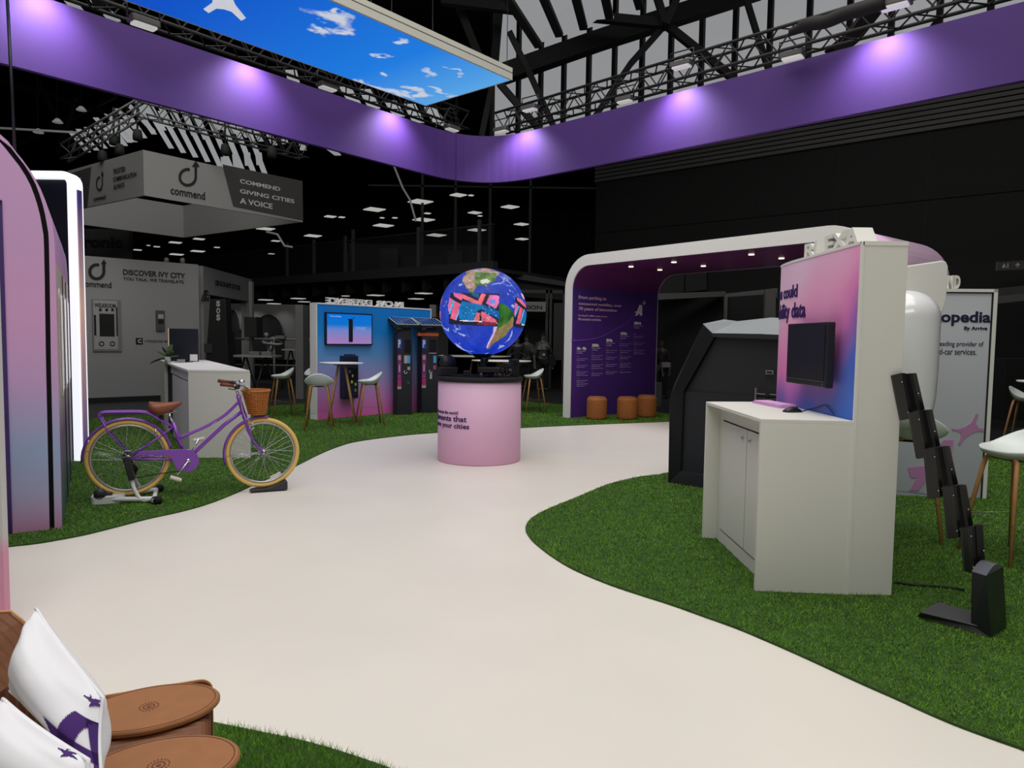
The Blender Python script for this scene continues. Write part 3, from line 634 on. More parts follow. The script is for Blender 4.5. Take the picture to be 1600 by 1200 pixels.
# ================================================================ GLOBE AND PEDESTAL
pc=Vector((-.40,8.72,0)); pr=.515
pd=thing('round_pedestal','round pink pedestal with purple words under the glowing globe','pedestal',pc)
PINK=grad('pedestal_pink',[(0,(226,174,206)),(1,(230,190,218))],2,0,1.0,rough=.55)
mb=MB(); mb.lathe([(0,0),(pr-.01,0),(pr,.012),(pr,.985),(pr-.01,.99),(0,.99)],72); obj('drum',mb,PINK,pd)
mb=MB(); mb.lathe([(0,.985),(pr+.012,.985),(pr+.018,1.0),(pr+.018,1.028),(pr+.008,1.036),(0,1.036)],72); obj('top_plate',mb,MATTE,pd)
def ptxt(s,r,bold=0):
    # wrap round the drum: find the angle for px
    def ang(px):
        d=ray(px,640); ox,oy=-pc.x,-pc.y; dx,dy=d[0],d[1]; A=dx*dx+dy*dy; Bq=2*(ox*dx+oy*dy); C=ox*ox+oy*oy-pr*pr; disc=max(Bq*Bq-4*A*C,0)
        t=(-Bq-math.sqrt(disc))/(2*A); return math.atan2(oy+dy*t,ox+dx*t)
    def zz(py,px): d=ray(px,py); t=8.3/d[1]; return H+d[2]*t
    a0,a1=ang(r[0]),ang(r[2]); z1=zz(r[1],r[0]); z0=zz(r[3],r[0])
    if a1<a0: a1+=2*PI
    def fn(p): q=a0+(a1-a0)*p[0]; rr=pr+.001-p[1]; return (rr*math.cos(q),rr*math.sin(q),p[2])
    txt(s,pd,0,z0,1,z1,INK,y=0,t=.003,bold=bold,fn=fn)
ptxt('ities across the world!',(684.5,642,716,647.5),.01); ptxt('Moments that',(684,649.3,729.5,658.2),.02); ptxt('move your cities',(683.2,661.2,733.5,671.2),.02)
gc=at(755,487.5,8.72); gr_=67.3/1100*8.74
gl=thing('led_globe','large glowing globe screen showing the Americas and a pink city picture','globe',gc)
mb=MB(); mb.tube([(0,0,-gr_-.0),(0,0,1.036-gc.z)],.03,12); mb.cyl((0,0,1.036-gc.z),.14,.02,24); mb.lathe([(.16,-gr_+.03),(.10,-gr_-.02),(.05,-gr_-.05),(.03,-gr_-.05)],24); obj('stand_column',mb,BLACKM,gl)
# sphere with per-vertex picture
def poly_in(p,X,Y): return inside(p,X,Y)
nu,nv=420,230
uu=np.linspace(0,2*PI,nu,endpoint=False); vv=np.linspace(0.004,PI-.004,nv)
UU,VV=np.meshgrid(uu,vv); nx=np.sin(VV)*np.cos(UU); ny=np.sin(VV)*np.sin(UU); nz=np.cos(VV)
# viewer frame of the globe (towards camera)
tc_=Vector((0,0,H))-gc; tc_.normalize(); rx=Vector((0,0,1)).cross(tc_).normalized(); ry=tc_.cross(rx)
X=nx*rx.x+ny*rx.y+nz*rx.z; Y=nx*ry.x+ny*ry.y+nz*ry.z; Z=nx*tc_.x+ny*tc_.y+nz*tc_.z
# picture coordinates of the crop: centre (480,477) radius 436
PX=(480+436*X).ravel(); PY=(477-436*Y).ravel(); front=(Z>-.12).ravel(); Xf,Yf,Zf=nx.ravel(),ny.ravel(),nz.ravel()
def fbm(x,y,z,s,seed,oct=4):
    r=np.random.default_rng(seed); out=np.zeros_like(x); amp=1
    for o in range(oct):
        for _ in range(5):
            k=r.normal(0,1,3)*s*(2**o); out+=amp*np.sin(x*k[0]+y*k[1]+z*k[2]+r.uniform(0,6.28))
        amp*=.6
    return out/5
n0=fbm(Xf,Yf,Zf,3,1); n1_=fbm(Xf,Yf,Zf,8,2); n2_=fbm(Xf,Yf,Zf,16,5); 
def C(c): return np.array(lin(c)[:3])
col=np.tile(C((34,62,178)),(len(PX),1)); col=col+(.02*n0)[:,None]*np.array([.5,.8,2]); 
lat=Zf; south=np.clip((PY-600)/300,0,1)*front; col=col*(1-.3*south[:,None])+C((10,50,232))*.3*south[:,None]
wb=.012*n1_*436
def paint(poly,c,wob=1,fr=True,mixn=None,c2=None):
    m=poly_in(poly,PX+wb*wob,PY+.012*n2_*436*wob)&(front if fr else True)
    if c2 is None: col[m]=C(c)
    else:
        t=np.clip(.5+mixn[m]*.9,0,1)[:,None]; col[m]=C(c)*(1-t)+C(c2)*t
    return m
NA=[(300,85),(350,70),(420,60),(500,60),(580,70),(640,95),(620,120),(590,140),(600,165),(560,190),(530,205),(500,215),(515,235),(520,262),(505,240),(490,222),(440,222),(410,235),(400,260),(385,300),(400,300),(405,325),(380,320),(355,305),(345,280),(335,260),(318,255),(310,230),(292,215),(275,180),(285,140),(320,110)]
paint(NA,(178,150,126),1,True,n1_,(120,106,80))
paint([(400,90),(600,100),(600,165),(520,215),(500,222),(440,222),(410,235),(395,200),(385,140)],(70,110,42),1,True,n2_,(110,140,70))
paint([(430,60),(500,42),(640,90),(620,100),(520,80),(440,85)],(206,170,150),1,True,n2_,(130,110,90))
paint([(285,140),(320,110),(390,130),(400,170),(385,250),(340,262),(310,230),(275,180)],(206,164,140),1,True,n2_,(140,112,84))
paint([(440,180),(500,160),(550,180),(520,205),(460,205)],(220,216,200),2,True)
paint([(505,228),(520,240),(522,268),(512,262)],(60,110,60),0)
paint([(345,290),(365,285),(420,300),(470,300),(440,330),(400,325),(365,310)],(60,110,60),1)
SA=[(632,395),(650,385),(690,405),(730,435),(745,460),(780,490),(782,515),(770,560),(765,610),(730,650),(700,700),(660,725),(620,755),(590,770),(560,800),(540,830),(520,838),(512,820),(530,770),(555,720),(575,680),(580,620),(600,610),(620,560),(632,520),(625,480),(628,430)]
paint(SA,(26,84,24),.6,True,n1_,(60,116,44))
paint([(760,520),(782,515),(770,560),(765,610),(730,650),(700,700),(660,725),(620,755),(600,720),(620,640),(680,600),(720,560)],(118,116,62),.8,True,n2_,(150,120,84))
paint([(620,640),(640,700),(620,755),(590,770),(560,800),(540,830),(515,838),(530,770),(560,720),(590,660)],(170,130,96),.6,True,n2_,(120,100,70))
paint([(580,615),(618,615),(600,660),(575,720),(545,780),(525,825),(512,820),(530,770),(555,720),(575,680)],(206,180,214),.4)
# back of the globe: other continents, loosely
bk=(~front)&(n0+.4*n1_>.75); col[bk]=C((112,120,62))
# clouds
cm=(np.abs(fbm(Xf,Yf,Zf,7,9,4)-.15)<.05)&(n0>.1)&(fbm(Xf,Yf,Zf,4,12,2)>.15); col[cm]=col[cm]*.4+C((200,214,236))*.6
for pl_ in ([(700,120),(690,180),(640,210),(600,212),(550,215),(640,195),(680,165)],[(60,590),(100,640),(150,650),(150,675),(110,665),(70,620)],[(240,680),(330,710),(300,715),(245,695)],[(760,640),(770,680),(740,740),(680,780),(735,720),(755,670)],[(200,790),(300,850),(400,860),(300,870),(210,820)],[(750,400),(785,405),(780,430),(755,425)],[(270,205),(280,230),(230,225),(240,215)],[(640,800),(700,810),(620,835)]):
    m=poly_in(pl_,PX+wb*2.2,PY+.03*n2_*436)&front; col[m]=col[m]*.35+C((190,205,236))*.65
m=poly_in([(330,880),(420,905),(480,895),(550,875),(500,900),(420,918),(340,900)],PX,PY+wb)&front; col[m]=C((120,200,244))
edge=np.clip((np.hypot(PX-480,PY-477)/436-.9)*8,0,1)*front
# the pink and blue city picture
def pic(x0,x1):
    q=lambda pts:[(x0+(x-150)/(632-150)*(x1-x0),y) for x,y in pts]
    sq=lambda pts,c: paint(q(pts),c,0)
    sq([(165,300),(632,300),(632,380),(620,608),(150,590),(150,360)],(30,28,52))
    for pts,c in (([(190,300),(240,300),(280,350),(270,372),(200,330)],(236,110,160)),([(250,300),(300,318),(440,380),(425,415),(270,345)],(240,116,134)),([(460,305),(505,308),(455,425),(410,418)],(246,108,120)),
      ([(505,395),(540,315),(630,320),(628,390),(600,445)],(226,120,184)),([(155,345),(185,360),(160,500),(140,460)],(232,110,160)),([(205,375),(265,405),(215,560),(165,540)],(232,100,140)),([(190,365),(205,372),(165,505),(150,500)],(60,190,236)),
      ([(262,420),(272,425),(225,560),(213,556)],(120,190,240)),([(280,375),(470,410),(480,440),(420,470),(390,565),(250,545),(250,430)],(14,120,190)),([(470,405),(632,470),(632,540),(470,460)],(12,96,176)),
      ([(420,478),(450,490),(440,570),(390,565)],(246,120,130)),([(455,490),(470,470),(600,545),(620,590),(470,560)],(222,104,130)),([(430,560),(600,575),(600,605),(420,600)],(120,40,60)),([(370,300),(440,305),(430,345),(370,320)],(10,90,140)),([(540,355),(600,360),(590,400),(550,395)],(120,140,230))): sq(pts,c)
    r=np.random.default_rng(4)
    for _ in range(70):
        a=r.uniform(265,600); b=r.uniform(400,545)
        if 400<a<470: continue
        sq([(a,b),(a+9,b+3),(a+8,b+10),(a-1,b+7)],(20,40,80) if r.random()<.6 else (110,220,250))
    sq([(255,557),(470,563),(470,571),(255,565)],(236,236,246)); sq([(150,585),(620,605),(610,612),(150,598)],(26,24,46))
pic(150,632)
m_before=col.copy()
paint([(790,325),(830,340),(880,380),(905,420),(915,500),(905,600),(880,640),(770,612),(775,500),(780,420)],(30,28,52),0)
for pts,c in (([(800,330),(850,350),(900,400),(905,430),(860,400),(810,360)],(240,110,140)),([(785,380),(815,400),(800,480),(780,500)],(232,110,160)),([(835,420),(868,440),(835,590),(800,585)],(232,96,130)),([(820,410),(832,416),(790,520),(780,515)],(60,190,236)),([(875,445),(890,450),(850,580),(838,585)],(120,190,240)),([(892,460),(915,480),(905,595),(855,590)],(14,110,180)),([(860,590),(900,596),(898,606),(856,600)],(236,236,246))): paint(pts,c,0)
for pts,c in (([(845,285),(880,300),(895,350),(870,335)],(236,190,190)),([(45,480),(60,470),(58,560),(46,545)],(200,110,110)),([(55,350),(75,320),(70,380),(50,420)],(190,110,140))): paint(pts,c,0)
col=np.clip(col*(1+.22*n2_+.12*n1_)[:,None],0,1)
vsx=np.stack([nx,ny,nz],-1).reshape(-1,3)*gr_
fs=[]
idx=np.arange(nv*nu).reshape(nv,nu); a=idx[:-1]; b_=idx[1:]; f_=np.stack([a,b_,np.roll(b_,-1,1),np.roll(a,-1,1)],-1).reshape(-1,4)
me=bpy.data.meshes.new('globe_screen'); me.vertices.add(nv*nu); me.vertices.foreach_set('co',vsx.ravel()); nf=len(f_)
me.loops.add(nf*4); me.loops.foreach_set('vertex_index',f_.ravel().astype(np.int32)); me.polygons.add(nf)
me.polygons.foreach_set('loop_start',np.arange(0,nf*4,4,dtype=np.int32)); me.polygons.foreach_set('loop_total',np.full(nf,4,np.int32)); me.polygons.foreach_set('use_smooth',np.ones(nf,bool)); me.update(calc_edges=True)
ca_=me.color_attributes.new('screen_image','FLOAT_COLOR','POINT'); ca_.data.foreach_set('color',np.concatenate([col,np.ones((len(col),1))],1).astype(np.float32).ravel())
gm_=bpy.data.materials.new('globe_led'); gm_.use_nodes=True; nt=gm_.node_tree; b=nt.nodes['Principled BSDF']; an=nt.nodes.new('ShaderNodeAttribute'); an.attribute_name='screen_image'
nt.links.new(an.outputs['Color'],b.inputs['Emission Color']); b.inputs['Emission Strength'].default_value=.95; b.inputs['Base Color'].default_value=(.01,.01,.012,1); b.inputs['Roughness'].default_value=.6; b.inputs['Specular IOR Level'].default_value=.2
me.materials.append(gm_); go=bpy.data.objects.new('globe_screen',me); COL.objects.link(go); go.parent=gl
# electronics standing on the pedestal top
def on_ped(px,py): x,y=g(px,py,1.036); return x,y
e1=thing('speaker_box','black speaker box standing at the left on the pedestal top','speaker',(-.80,8.74,1.037),.3)
mb=MB(); mb.box(-.11,.11,-.09,.09,.0,.11); obj('body',mb,BLACK,e1,.01); mb=MB(); mb.lathe([(.0,.02),(.085,.02),(.1,0),(.1,-.06),(0,-.06)],24,(0,-.02,.16),'y'); obj('driver',mb,BLACKM,e1)
e2=thing('projector_unit','flat black projector unit on feet under the globe','projector',(-.26,8.62,1.037),.1)
mb=MB(); mb.box(-.16,.16,-.1,.1,.05,.12); obj('body',mb,BLACK,e2,.01)
for x in (-.12,.12):
    mb=MB(); mb.cyl((x,-.05,0),.018,.05,10); obj('foot',mb,CHROME,e2)
mb=MB(); mb.lathe([(.03,.12),(.025,.16),(.05,.2),(.05,.24),(0,.24)],16,(-.08,0,0)); obj('lens_mount',mb,BLACKM,e2)
e3=thing('cooling_fan','small round black fan at the right on the pedestal top','fan',(-.07,8.55,1.037),.2)
mb=MB(); mb.tube([(.075*math.cos(q*PI/12),0,.09+.075*math.sin(q*PI/12)) for q in range(24)],.012,6,closed=True); mb.box(-.07,.07,-.02,.02,0,.02); obj('guard',mb,BLACKM,e3)
mb=MB(); mb.cyl((0,.01,.09),.02,.03,12,'y')
for k in range(5):
    q=k*2*PI/5; mb.slab((.02*math.cos(q),0,.09+.02*math.sin(q)),(.068*math.cos(q-.3),-.01,.09+.068*math.sin(q-.3)),(.068*math.cos(q+.3),.01,.09+.068*math.sin(q+.3)),(.02*math.cos(q+.5),.01,.09+.02*math.sin(q+.5)),.003)
obj('blades',mb,BLACK,e3)
e4=thing('control_box','tall narrow black box beside the fan on the pedestal top','control box',(.02,8.72,1.037),.3)
mb=MB(); mb.box(-.05,.05,-.07,.07,0,.22); obj('body',mb,BLACK,e4,.008); mb=MB(); mb.box(-.03,.03,-.075,-.07,.13,.19); obj('panel',mb,SCREEN,e4)
mb=MB(); mb.tube(smooth_pts([(-.80,8.66,1.05),(-.68,8.5,1.048),(-.55,8.56,1.05),(-.42,8.5,1.048),(-.3,8.5,1.06)],6),.008,6)
tag(obj('power_cable',mb,MATTE),'thin black cable lying on the pedestal top between the devices','cable')
mb=MB(); mb.box(-.04,.04,-.03,.03,0,.07); o=obj('power_adapter',mb,BLACK,None,.006,loc=(-.56,8.66,1.037)); tag(o,'small black power box beside the globe column on the pedestal','adapter')

# ================================================================ STOOLS AND TABLES
def bar_stool(name,label):
    t=thing(name,label,'bar stool')
    rings=[]
    def hh(r,q,dn): 
        x=r*math.cos(q); y=r*math.sin(q); up=max(0,(y+.02)/.2)   # low back rises towards +y
        return .012*(r/.2)**2+.105*up**1.6*(r/.2)**2 + max(0,abs(x)-.1)*.12
    nA=36; prof=[.001,.05,.1,.15,.185,.205,.212]
    vs=[];
    for j,r in enumerate(prof): rings.append([Vector((r*1.08*math.cos(2*PI*k/nA),r*math.sin(2*PI*k/nA)*.95,.742+hh(r,2*PI*k/nA,0))) for k in range(nA)])
    under=[.212,.2,.17,.12,.06,.001]
    for j,r in enumerate(under): 
        dz=.012+.05*(1-(r/.212)**2)**.5
        rings.append([Vector((r*1.08*math.cos(2*PI*k/nA),r*math.sin(2*PI*k/nA)*.95,.742+hh(r,2*PI*k/nA,0)*(.3+.7*r/.212)-dz)) for k in range(nA)])
    mb=MB(); mb.loft(rings,cap=False); obj('seat',mb,SEATW,t)
    L=[]
    for sx in (-1,1):
        for sy in (-1,1):
            top=Vector((sx*.125,sy*.115,.70)); foot=Vector((sx*.215,sy*.215,0)); mid=top.lerp(foot,.12)
            mb=MB(); mb.tube([(sx*.05,sy*.10,.705),(sx*.10,sy*.112,.703),top+Vector((0,0,-.02)),mid,foot],[.013,.014,.016,.016,.012],10); obj('leg',mb,WOOD,t)
    mb=MB(); z=.27; k=.215-.09*z/.7+.01
    c=[(-k,-k,z),(k,-k,z),(k,k,z),(-k,k,z)]; mb.tube(c,.005,6,closed=True); obj('footrest',mb,STEEL,t)
    mb=MB(); mb.box(-.11,.11,-.1,.1,.684,.7); obj('seat_mount',mb,MATTE,t); return t
BG='white shell bar stools with oak legs'
s0=bar_stool('bar_stool','white bar stool in front of the round table, nearest to the bicycle basket')
def legs_center(pxs):
    P_=[Vector((*g(*p),0)) for p in pxs]; return sum(P_,Vector())/len(P_)
c=g(499,671); s0.location=(c[0],c[1],.01); s0.rotation_euler.z=math.radians(12)+PI; s0['group']=BG
def st(px,py,rz,lb,sc=1): c=g(px,py); return dup(s0,(c[0],c[1],.01),math.radians(rz),lb,BG,sc)
st(495,647,20,'white bar stool partly hidden behind the nearest stool, left of the round table')
st(578,664,-70,'white bar stool right of the round table, before the blue and pink wall')
st(442,650,-60,'white bar stool standing between the bicycle basket and the blue wall')
st(833,645,-75,'white bar stool just right of the pink pedestal')
c=g(1436,842); dup(s0,(c[0]-.03,c[1]+.12,.01),math.radians(150),'pale green-backed bar stool behind the white tower and black leaf stand',BG,1.08)
c=g(1588,704,.77); sbig=dup(s0,(c[0],c[1],.01),math.radians(-80),'large white stool cut by the right edge of the picture',BG,1.02)
sx_=dup(s0,(at(1596,690,10.2).x+.02,10.2,.01),math.radians(40),'far white bar stool under the high table at the right edge',BG)
def high_table(name,label,loc,r,h,rz=0,tw=(0,0,0)):
    t=thing(name,label,'table',loc,rz); mb=MB(); mb.lathe([(0,h-.022),(r-.012,h-.022),(r,h-.01),(r,h),(0,h)],48); obj('tabletop',mb,WHITE,t)
    for k in range(4):
        q=PI/4+k*PI/2; mb=MB(); a=Vector((.07*math.cos(q),.07*math.sin(q),h-.03)); b=Vector((.33*math.cos(q),.33*math.sin(q),0)); mb.tube([a,b],[.02,.015],10); obj('leg',mb,WOOD,t)
    mb=MB(); mb.box(-.12,.12,-.12,.12,h-.045,h-.022); obj('mount_plate',mb,MATTE,t)
    mb=MB(); mb.tube([(.235*math.cos(PI/4+k*PI/2),.235*math.sin(PI/4+k*PI/2),.38) for k in range(4)],.006,6,closed=True); obj('crossbar',mb,STEEL,t); return t
c=g(534,662)
high_table('high_table','round white high table with crossed oak legs before the blue and pink wall',(c[0],c[1],.01),.37,1.05,.2)
c=at(1612,592,8.9); high_table('high_table','round white high table with oak legs cut by the right edge, before the black hall',(c.x+.32,8.9,.01),.42,1.05,.5)
c=at(795,561,14.6); high_table('high_table','white high table seen behind the globe and pedestal',(c.x-.15,14.6,.01),.62,1.05,.4)
c=at(742,556,17.4); high_table('high_table','far white high table behind the globe, only a strip of its top visible',(c.x,17.4,HF),.9,1.12,.1)

# ================================================================ PARKING WALL WITH METERS
P0=g(482,656); P1=g(672,640)
fe=g(496,657); ang=heading(fe,g(672,641)); FT=Frame(fe,ang)
wl=FT.sz(672,600)[0]
tw=thing('display_wall','blue to pink gradient wall with white end, carrying a screen and letters on top','display wall',(fe[0],fe[1],.005),ang)
hw=2.09
GR=grad('wall_print',[(0,(236,108,186)),(.13,(222,132,204)),(.36,(166,160,216)),(.55,(100,158,216)),(.75,(20,136,216)),(1,(0,126,214))],2,0,2.1,rough=.5)
mb=MB(); mb.box(0,wl,0,.02,0,hw); obj('printed_front',mb,GR,tw)
mb=MB(); mb.box(-.02,wl+.02,.02,.2,0,hw+.005); mb.box(-.02,0,-.008,.02,0,hw+.005); mb.box(wl,wl+.02,-.008,.02,0,hw+.005); mb.box(-.02,wl+.02,-.008,.02,hw-.02,hw+.005)
obj('wall_body',mb,WHITE2,tw,.003)
a0=FT.sz(514,470)[0]; a1=FT.sz(585,470)[0]; a2=FT.sz(592,478)[0]; a3=FT.sz(634,478)[0]
def topletters(s,x0,x1,nm):
    V,Fs=solid_text(s,.05,.015); xs=[v[0] for v in V]; ys=[v[1] for v in V]; A,B=min(xs),max(xs); D=max(ys)
    txt(s,tw,x0,hw+.006,x1,hw+.115,WHITE2,y=.12,t=.06,bold=.02,mirror=True,name='raised_letters',label='raised white letters facing the far side')
topletters('EXPERIENCE',a0,a1,''); topletters('IN-CAR',a2,a3,'')
# television
def screen_on(fr,base,z0,rect,parent_name,label,cat,scrm,depth=.05,bez=.025,offs=.04):
    a=fr.sz(rect[0],rect[1],offs); b=fr.sz(rect[2],rect[3],offs); x0,z1=a[0],a[1]; x1,zz=b[0],b[1]
    X,Y=fr.xy((x0+x1)/2,-offs); t=thing(parent_name,label,cat,(X,Y,zz),fr.a); w=(x1-x0)/2; h=z1-zz
    mb=MB(); mb.box(-w,w,0,depth,0,h); obj('casing',mb,BLACK,t,.004)
    mb=MB(); mb.box(-w+bez,w-bez,-.003,.0,bez,h-bez); obj('screen',mb,scrm,t); return t,w,h
TVM=grad('tv_picture',[(0,(172,124,190)),(.2,(150,128,190)),(.45,(110,134,200)),(.6,(10,116,206)),(1,(0,112,216))],2,0,.62,rough=.3,emit=.5)
t,w,h=screen_on(FT,None,0,(509,487.5,582,539.5),'television','wall television showing a black parking machine on a blue and pink picture','television',TVM,offs=.05)
mb=MB(); mb.box(-.25,.25,.045,.055,.1,h-.1); 
k=(w*2)/ (583-509)
bx=lambda px:(px-509)/74*2*w-w; bz=lambda py:(1-(py-487.5)/52)*h
mb=MB(); mb.prism(rrect(bx(544),bx(550.5),bz(534.5),bz(498),.02),-.006,-.003,'y'); mb.prism([(bx(541),bz(497.5)),(bx(546),bz(499.5)),(bx(553),bz(495.5)),(bx(555),bz(494)),(bx(549),bz(496.5))],-.006,-.003,'y'); obj('pictured_machine',mb,mat('picture_black',(18,18,26),.5),t)
PW=mat('picture_white',(190,205,235),.5,emit=.5)
txt('Your parking',t,bx(515),bz(495),bx(532),bz(492.5),PW,y=-.003,t=.002); txt('Parking machine',t,bx(555),bz(511.5),bx(572),bz(510),PW,y=-.003,t=.002); txt('one of many',t,bx(555),bz(514),bx(570),bz(512.5),PW,y=-.003,t=.002)
# wall mounted machine
a=FT.sz(537,556,.12); b=FT.sz(559,622,.12); X,Y=FT.xy(a[0],-.14)
tm=thing('ticket_machine','dark wall-mounted ticket machine hanging under the television','ticket machine',(X,Y,b[1]),ang); w=b[0]-a[0]; h=a[1]-b[1]
mb=MB(); mb.box(0,w,0,.14,0,h); mb.box(.01,w-.01,-.01,.0,h-.1,h-.02); mb.box(.02,w-.02,-.02,.0,.01,.09); obj('casing',mb,mat('navy_plastic',(24,28,52),.4),tm,.006)
mb=MB(); mb.box(w*.3,w*.95,-.012,0,h*.45,h*.72); obj('screen',mb,SCREEN,tm)
for k in range(5):
    mb=MB(); mb.box(w*(.1+.16*k),w*(.1+.16*k)+.02,.02,.05,h,h+.03); obj('top_stud',mb,BLACK,tm)
for (u,v,cc) in ((.45,.36,(190,190,60)),(.72,.30,(150,180,60)),(.5,.5,(150,150,150)),(.7,.16,(120,140,60)),(.3,.6,(90,90,130))):
    mb=MB(); mb.box(w*u,w*u+.035,-.015,-.0,h*v,h*v+.05); obj('label_plate',mb,mat('plate_%d'%cc[0]+str(cc[2]),cc,.5),tm)
# pay stations
def pay_station(px,py,label,orange,pw):
    c=g(px,py); wd_=pw/1100*c[1]; rz=math.radians(14)
    t=thing('pay_station',label,'parking meter',(c[0],c[1]+.12,.01),rz,'solar pay stations')
    hgt=1.60; w=wd_/2*.98
    mb=MB(); mb.prism([(-w,-.06),(-w+.07,-.13),(w,-.13),(w,.13),(-w,.13)],0,hgt,'z'); obj('body',mb,mat('anthracite',(30,31,38),.45),t,.006)
    mb=MB(); mb.box(-w-.0,w,-.125,.125,hgt,hgt+.03); 
    if orange: m2=MB(); m2.box(-w-.01,w+.01,-.14,.14,hgt-.07,hgt-.01); obj('orange_band',m2,mat('orange_band',(226,96,30),.5),t,label='orange band')
    mb.prism([(-w*.95,-.05),(w*.95,-.05),(w*.85,.1),(-w*.85,.1)],hgt,hgt+.1,'z'); obj('neck',mb,BLACK,t)
    # tilted solar roof
    a=Vector((-w*1.75,.26,hgt+.28)); b2=Vector((w*1.1,.26,hgt+.26)); c2=Vector((w*1.85,-.24,hgt+.10)); d=Vector((-w*.7,-.24,hgt+.10))
    mb=MB(); mb.slab(d,c2,b2,a,.03); mb.loft([[a+Vector((-.02,0,.01)),a+Vector((0,0,-.05)),a+Vector((.1,0,-.03))],[d,d+Vector((0,0,-.07)),d+Vector((.1,0,-.04))]],smooth=False); obj('roof_shell',mb,BLACK,t)
    nn=(c2-d).cross(a-d).normalized(); 
    if nn.z<0: nn=-nn
    i=lambda u,v:(d.lerp(c2,u)).lerp(a.lerp(b2,u),v)+nn*.031
    mb=MB(); mb.slab(i(.03,.06),i(.97,.06),i(.97,.95),i(.03,.95),.004); obj('roof_trim',mb,mat('roof_trim',(190,190,160),.5),t)
    mb=MB(); mb.slab(i(.06,.1)+nn*.002,i(.93,.1)+nn*.002,i(.93,.91)+nn*.002,i(.06,.91)+nn*.002,.005); so=obj('solar_panel',mb,mat('solar_blue',(24,56,110),.25,coat=.4),t)
    mb=MB()
    for k in range(1,6): u=k/6; mb.tube([i(.06+.87*u,.1)+nn*.0085,i(.06+.87*u,.91)+nn*.0085],.002,4)
    obj('cell_lines',mb,mat('cell_line',(150,170,200),.5),so)
    f=-.131
    # left chamfer strip with P sign and pink info panel
    def fx(u): return -w+.07+(2*w-.07)*u
    BL=mat('parking_blue',(22,76,178),.5,emit=.08); 
    def strip(z0,z1,m,nm,lbn=None,inset=.004):
        # on the chamfered left face
        n=Vector((-.06,-.07,0)).normalized()*1; p=Vector((-w,-.06,0)); q=Vector((-w+.07,-.13,0)); ext=Vector((1,-1,0)).normalized()
        tdir=(q-p).normalized(); n=Vector((tdir.y,-tdir.x,0))
        a=p+tdir*inset+n*.002; b=q-tdir*inset+n*.002
        mb=MB(); mb.slab((a.x,a.y,z0),(b.x,b.y,z0),(b.x,b.y,z1),(a.x,a.y,z1),.003); return obj(nm,mb,m,t)
    # signs on the front plane, left column
    def fr_box(u0,u1,z0,z1,m,nm,th=.004): mb=MB(); mb.box(fx(u0),fx(u1),f-th,f,z0,z1); return obj(nm,mb,m,t)
    ps=fr_box(.0,.26,1.28,1.47,BL,'parking_sign'); txt('P',ps,fx(.05),1.30,fx(.21),1.45,WHITE2,y=f-.004,t=.003,bold=.04)
    MG=mat('magenta_print',(120,38,104),.5); fr_box(.0,.26,.52,1.17,MG,'info_panel')
    for (z0,z1,u0,u1,cc) in ((1.06,1.15,.04,.23,(190,140,180)),(.83,.97,.09,.17,(196,180,205)),(.72,.735,.04,.22,(170,120,160)),(.755,.765,.04,.2,(170,120,160)),(1.0,1.01,.03,.22,(190,70,110)),(.985,.99,.03,.22,(190,70,110)),(.55,.69,.03,.24,(190,40,110)),(.5,.56,.0,.26,(170,170,165))):
        fr_box(u0,u1,z0,z1,mat('print_%d_%d_%d'%cc,cc,.5),'print_block',.006)
    fr_box(.50,.88,1.20,1.45,SCREEN,'display',.004); mb=MB(); mb.box(fx(.47),fx(.91),f-.02,f,1.45,1.465); mb.box(fx(.47),fx(.49),f-.02,f,1.19,1.45); mb.box(fx(.89),fx(.91),f-.02,f,1.19,1.45); obj('display_hood',mb,BLACKM,t)
    if orange: fr_box(.72,.9,1.0,1.14,mat('sky_sticker',(80,160,215),.5),'sticker'); fr_box(.72,.88,.87,.95,mat('pink_sticker',(170,70,120),.5),'sticker'); fr_box(.5,.64,.68,.79,mat('grey_sticker',(170,172,170),.5),'sticker'); fr_box(.42,.92,1.185,1.2,mat('pink_strip',(200,160,200),.5),'card_slot',.012)
    else: fr_box(.44,.66,1.0,1.15,mat('grey_sticker',(170,172,170),.5),'sticker'); fr_box(.66,.86,1.0,1.15,mat('sky_sticker',(80,160,215),.5),'sticker'); fr_box(.68,.86,.87,.93,mat('grey_sticker',(170,172,170),.5),'sticker')
    mb=MB(); mb.tube([(fx(.55)+.028*math.cos(q*PI/8),f-.006,.83+.028*math.sin(q*PI/8)) for q in range(5,17)],.006,5); obj('dial_ring',mb,WHITE2,t)
    if not orange:
        mb=MB(); mb.tube([(fx(.65),f-.004,.60),(fx(.72),f-.004,.66),(fx(.79),f-.004,.60)],.007,5,closed=True); obj('recycle_mark',mb,mat('sea_green_print',(50,130,100),.5),t,label='green triangle mark')
    return t
pay_station(627,649,'black solar pay station on the left, nearest the television',False,29)
pay_station(666,646,'black solar pay station with an orange band, nearest the pedestal',True,31)
# ================================================================ LEFT COUNTER
zc1=1.08
n0=g(296,717); r0=g(391,717); nt_=g(296,577.5,zc1); rt=g(391,577,zc1); fl=g(250,562.5,zc1); fr_=g(330,563,zc1)
lc=thing('counter','white counter with grey slatted doors beside the bicycle','counter',(n0[0],n0[1],.01),heading(n0,r0))
ca_l,sa_l=math.cos(-heading(n0,r0)),math.sin(-heading(n0,r0))
def tol(p): dx,dy=p[0]-n0[0],p[1]-n0[1]; return (dx*ca_l-dy*sa_l,dx*sa_l+dy*ca_l)
A_=(0,0); B_=(math.hypot(r0[0]-n0[0],r0[1]-n0[1]),0); D_=tol(fl); C_=tol(g(322,562.5,zc1))
h1=zc1-.01
mb=MB(); mb.prism([(B_[0]+.003,-.003),(B_[0]+.003,.0),C_,D_,(A_[0]-.003,-.003)][::1],h1-.03,h1,'z'); obj('worktop',mb,WHITE,lc,.003)
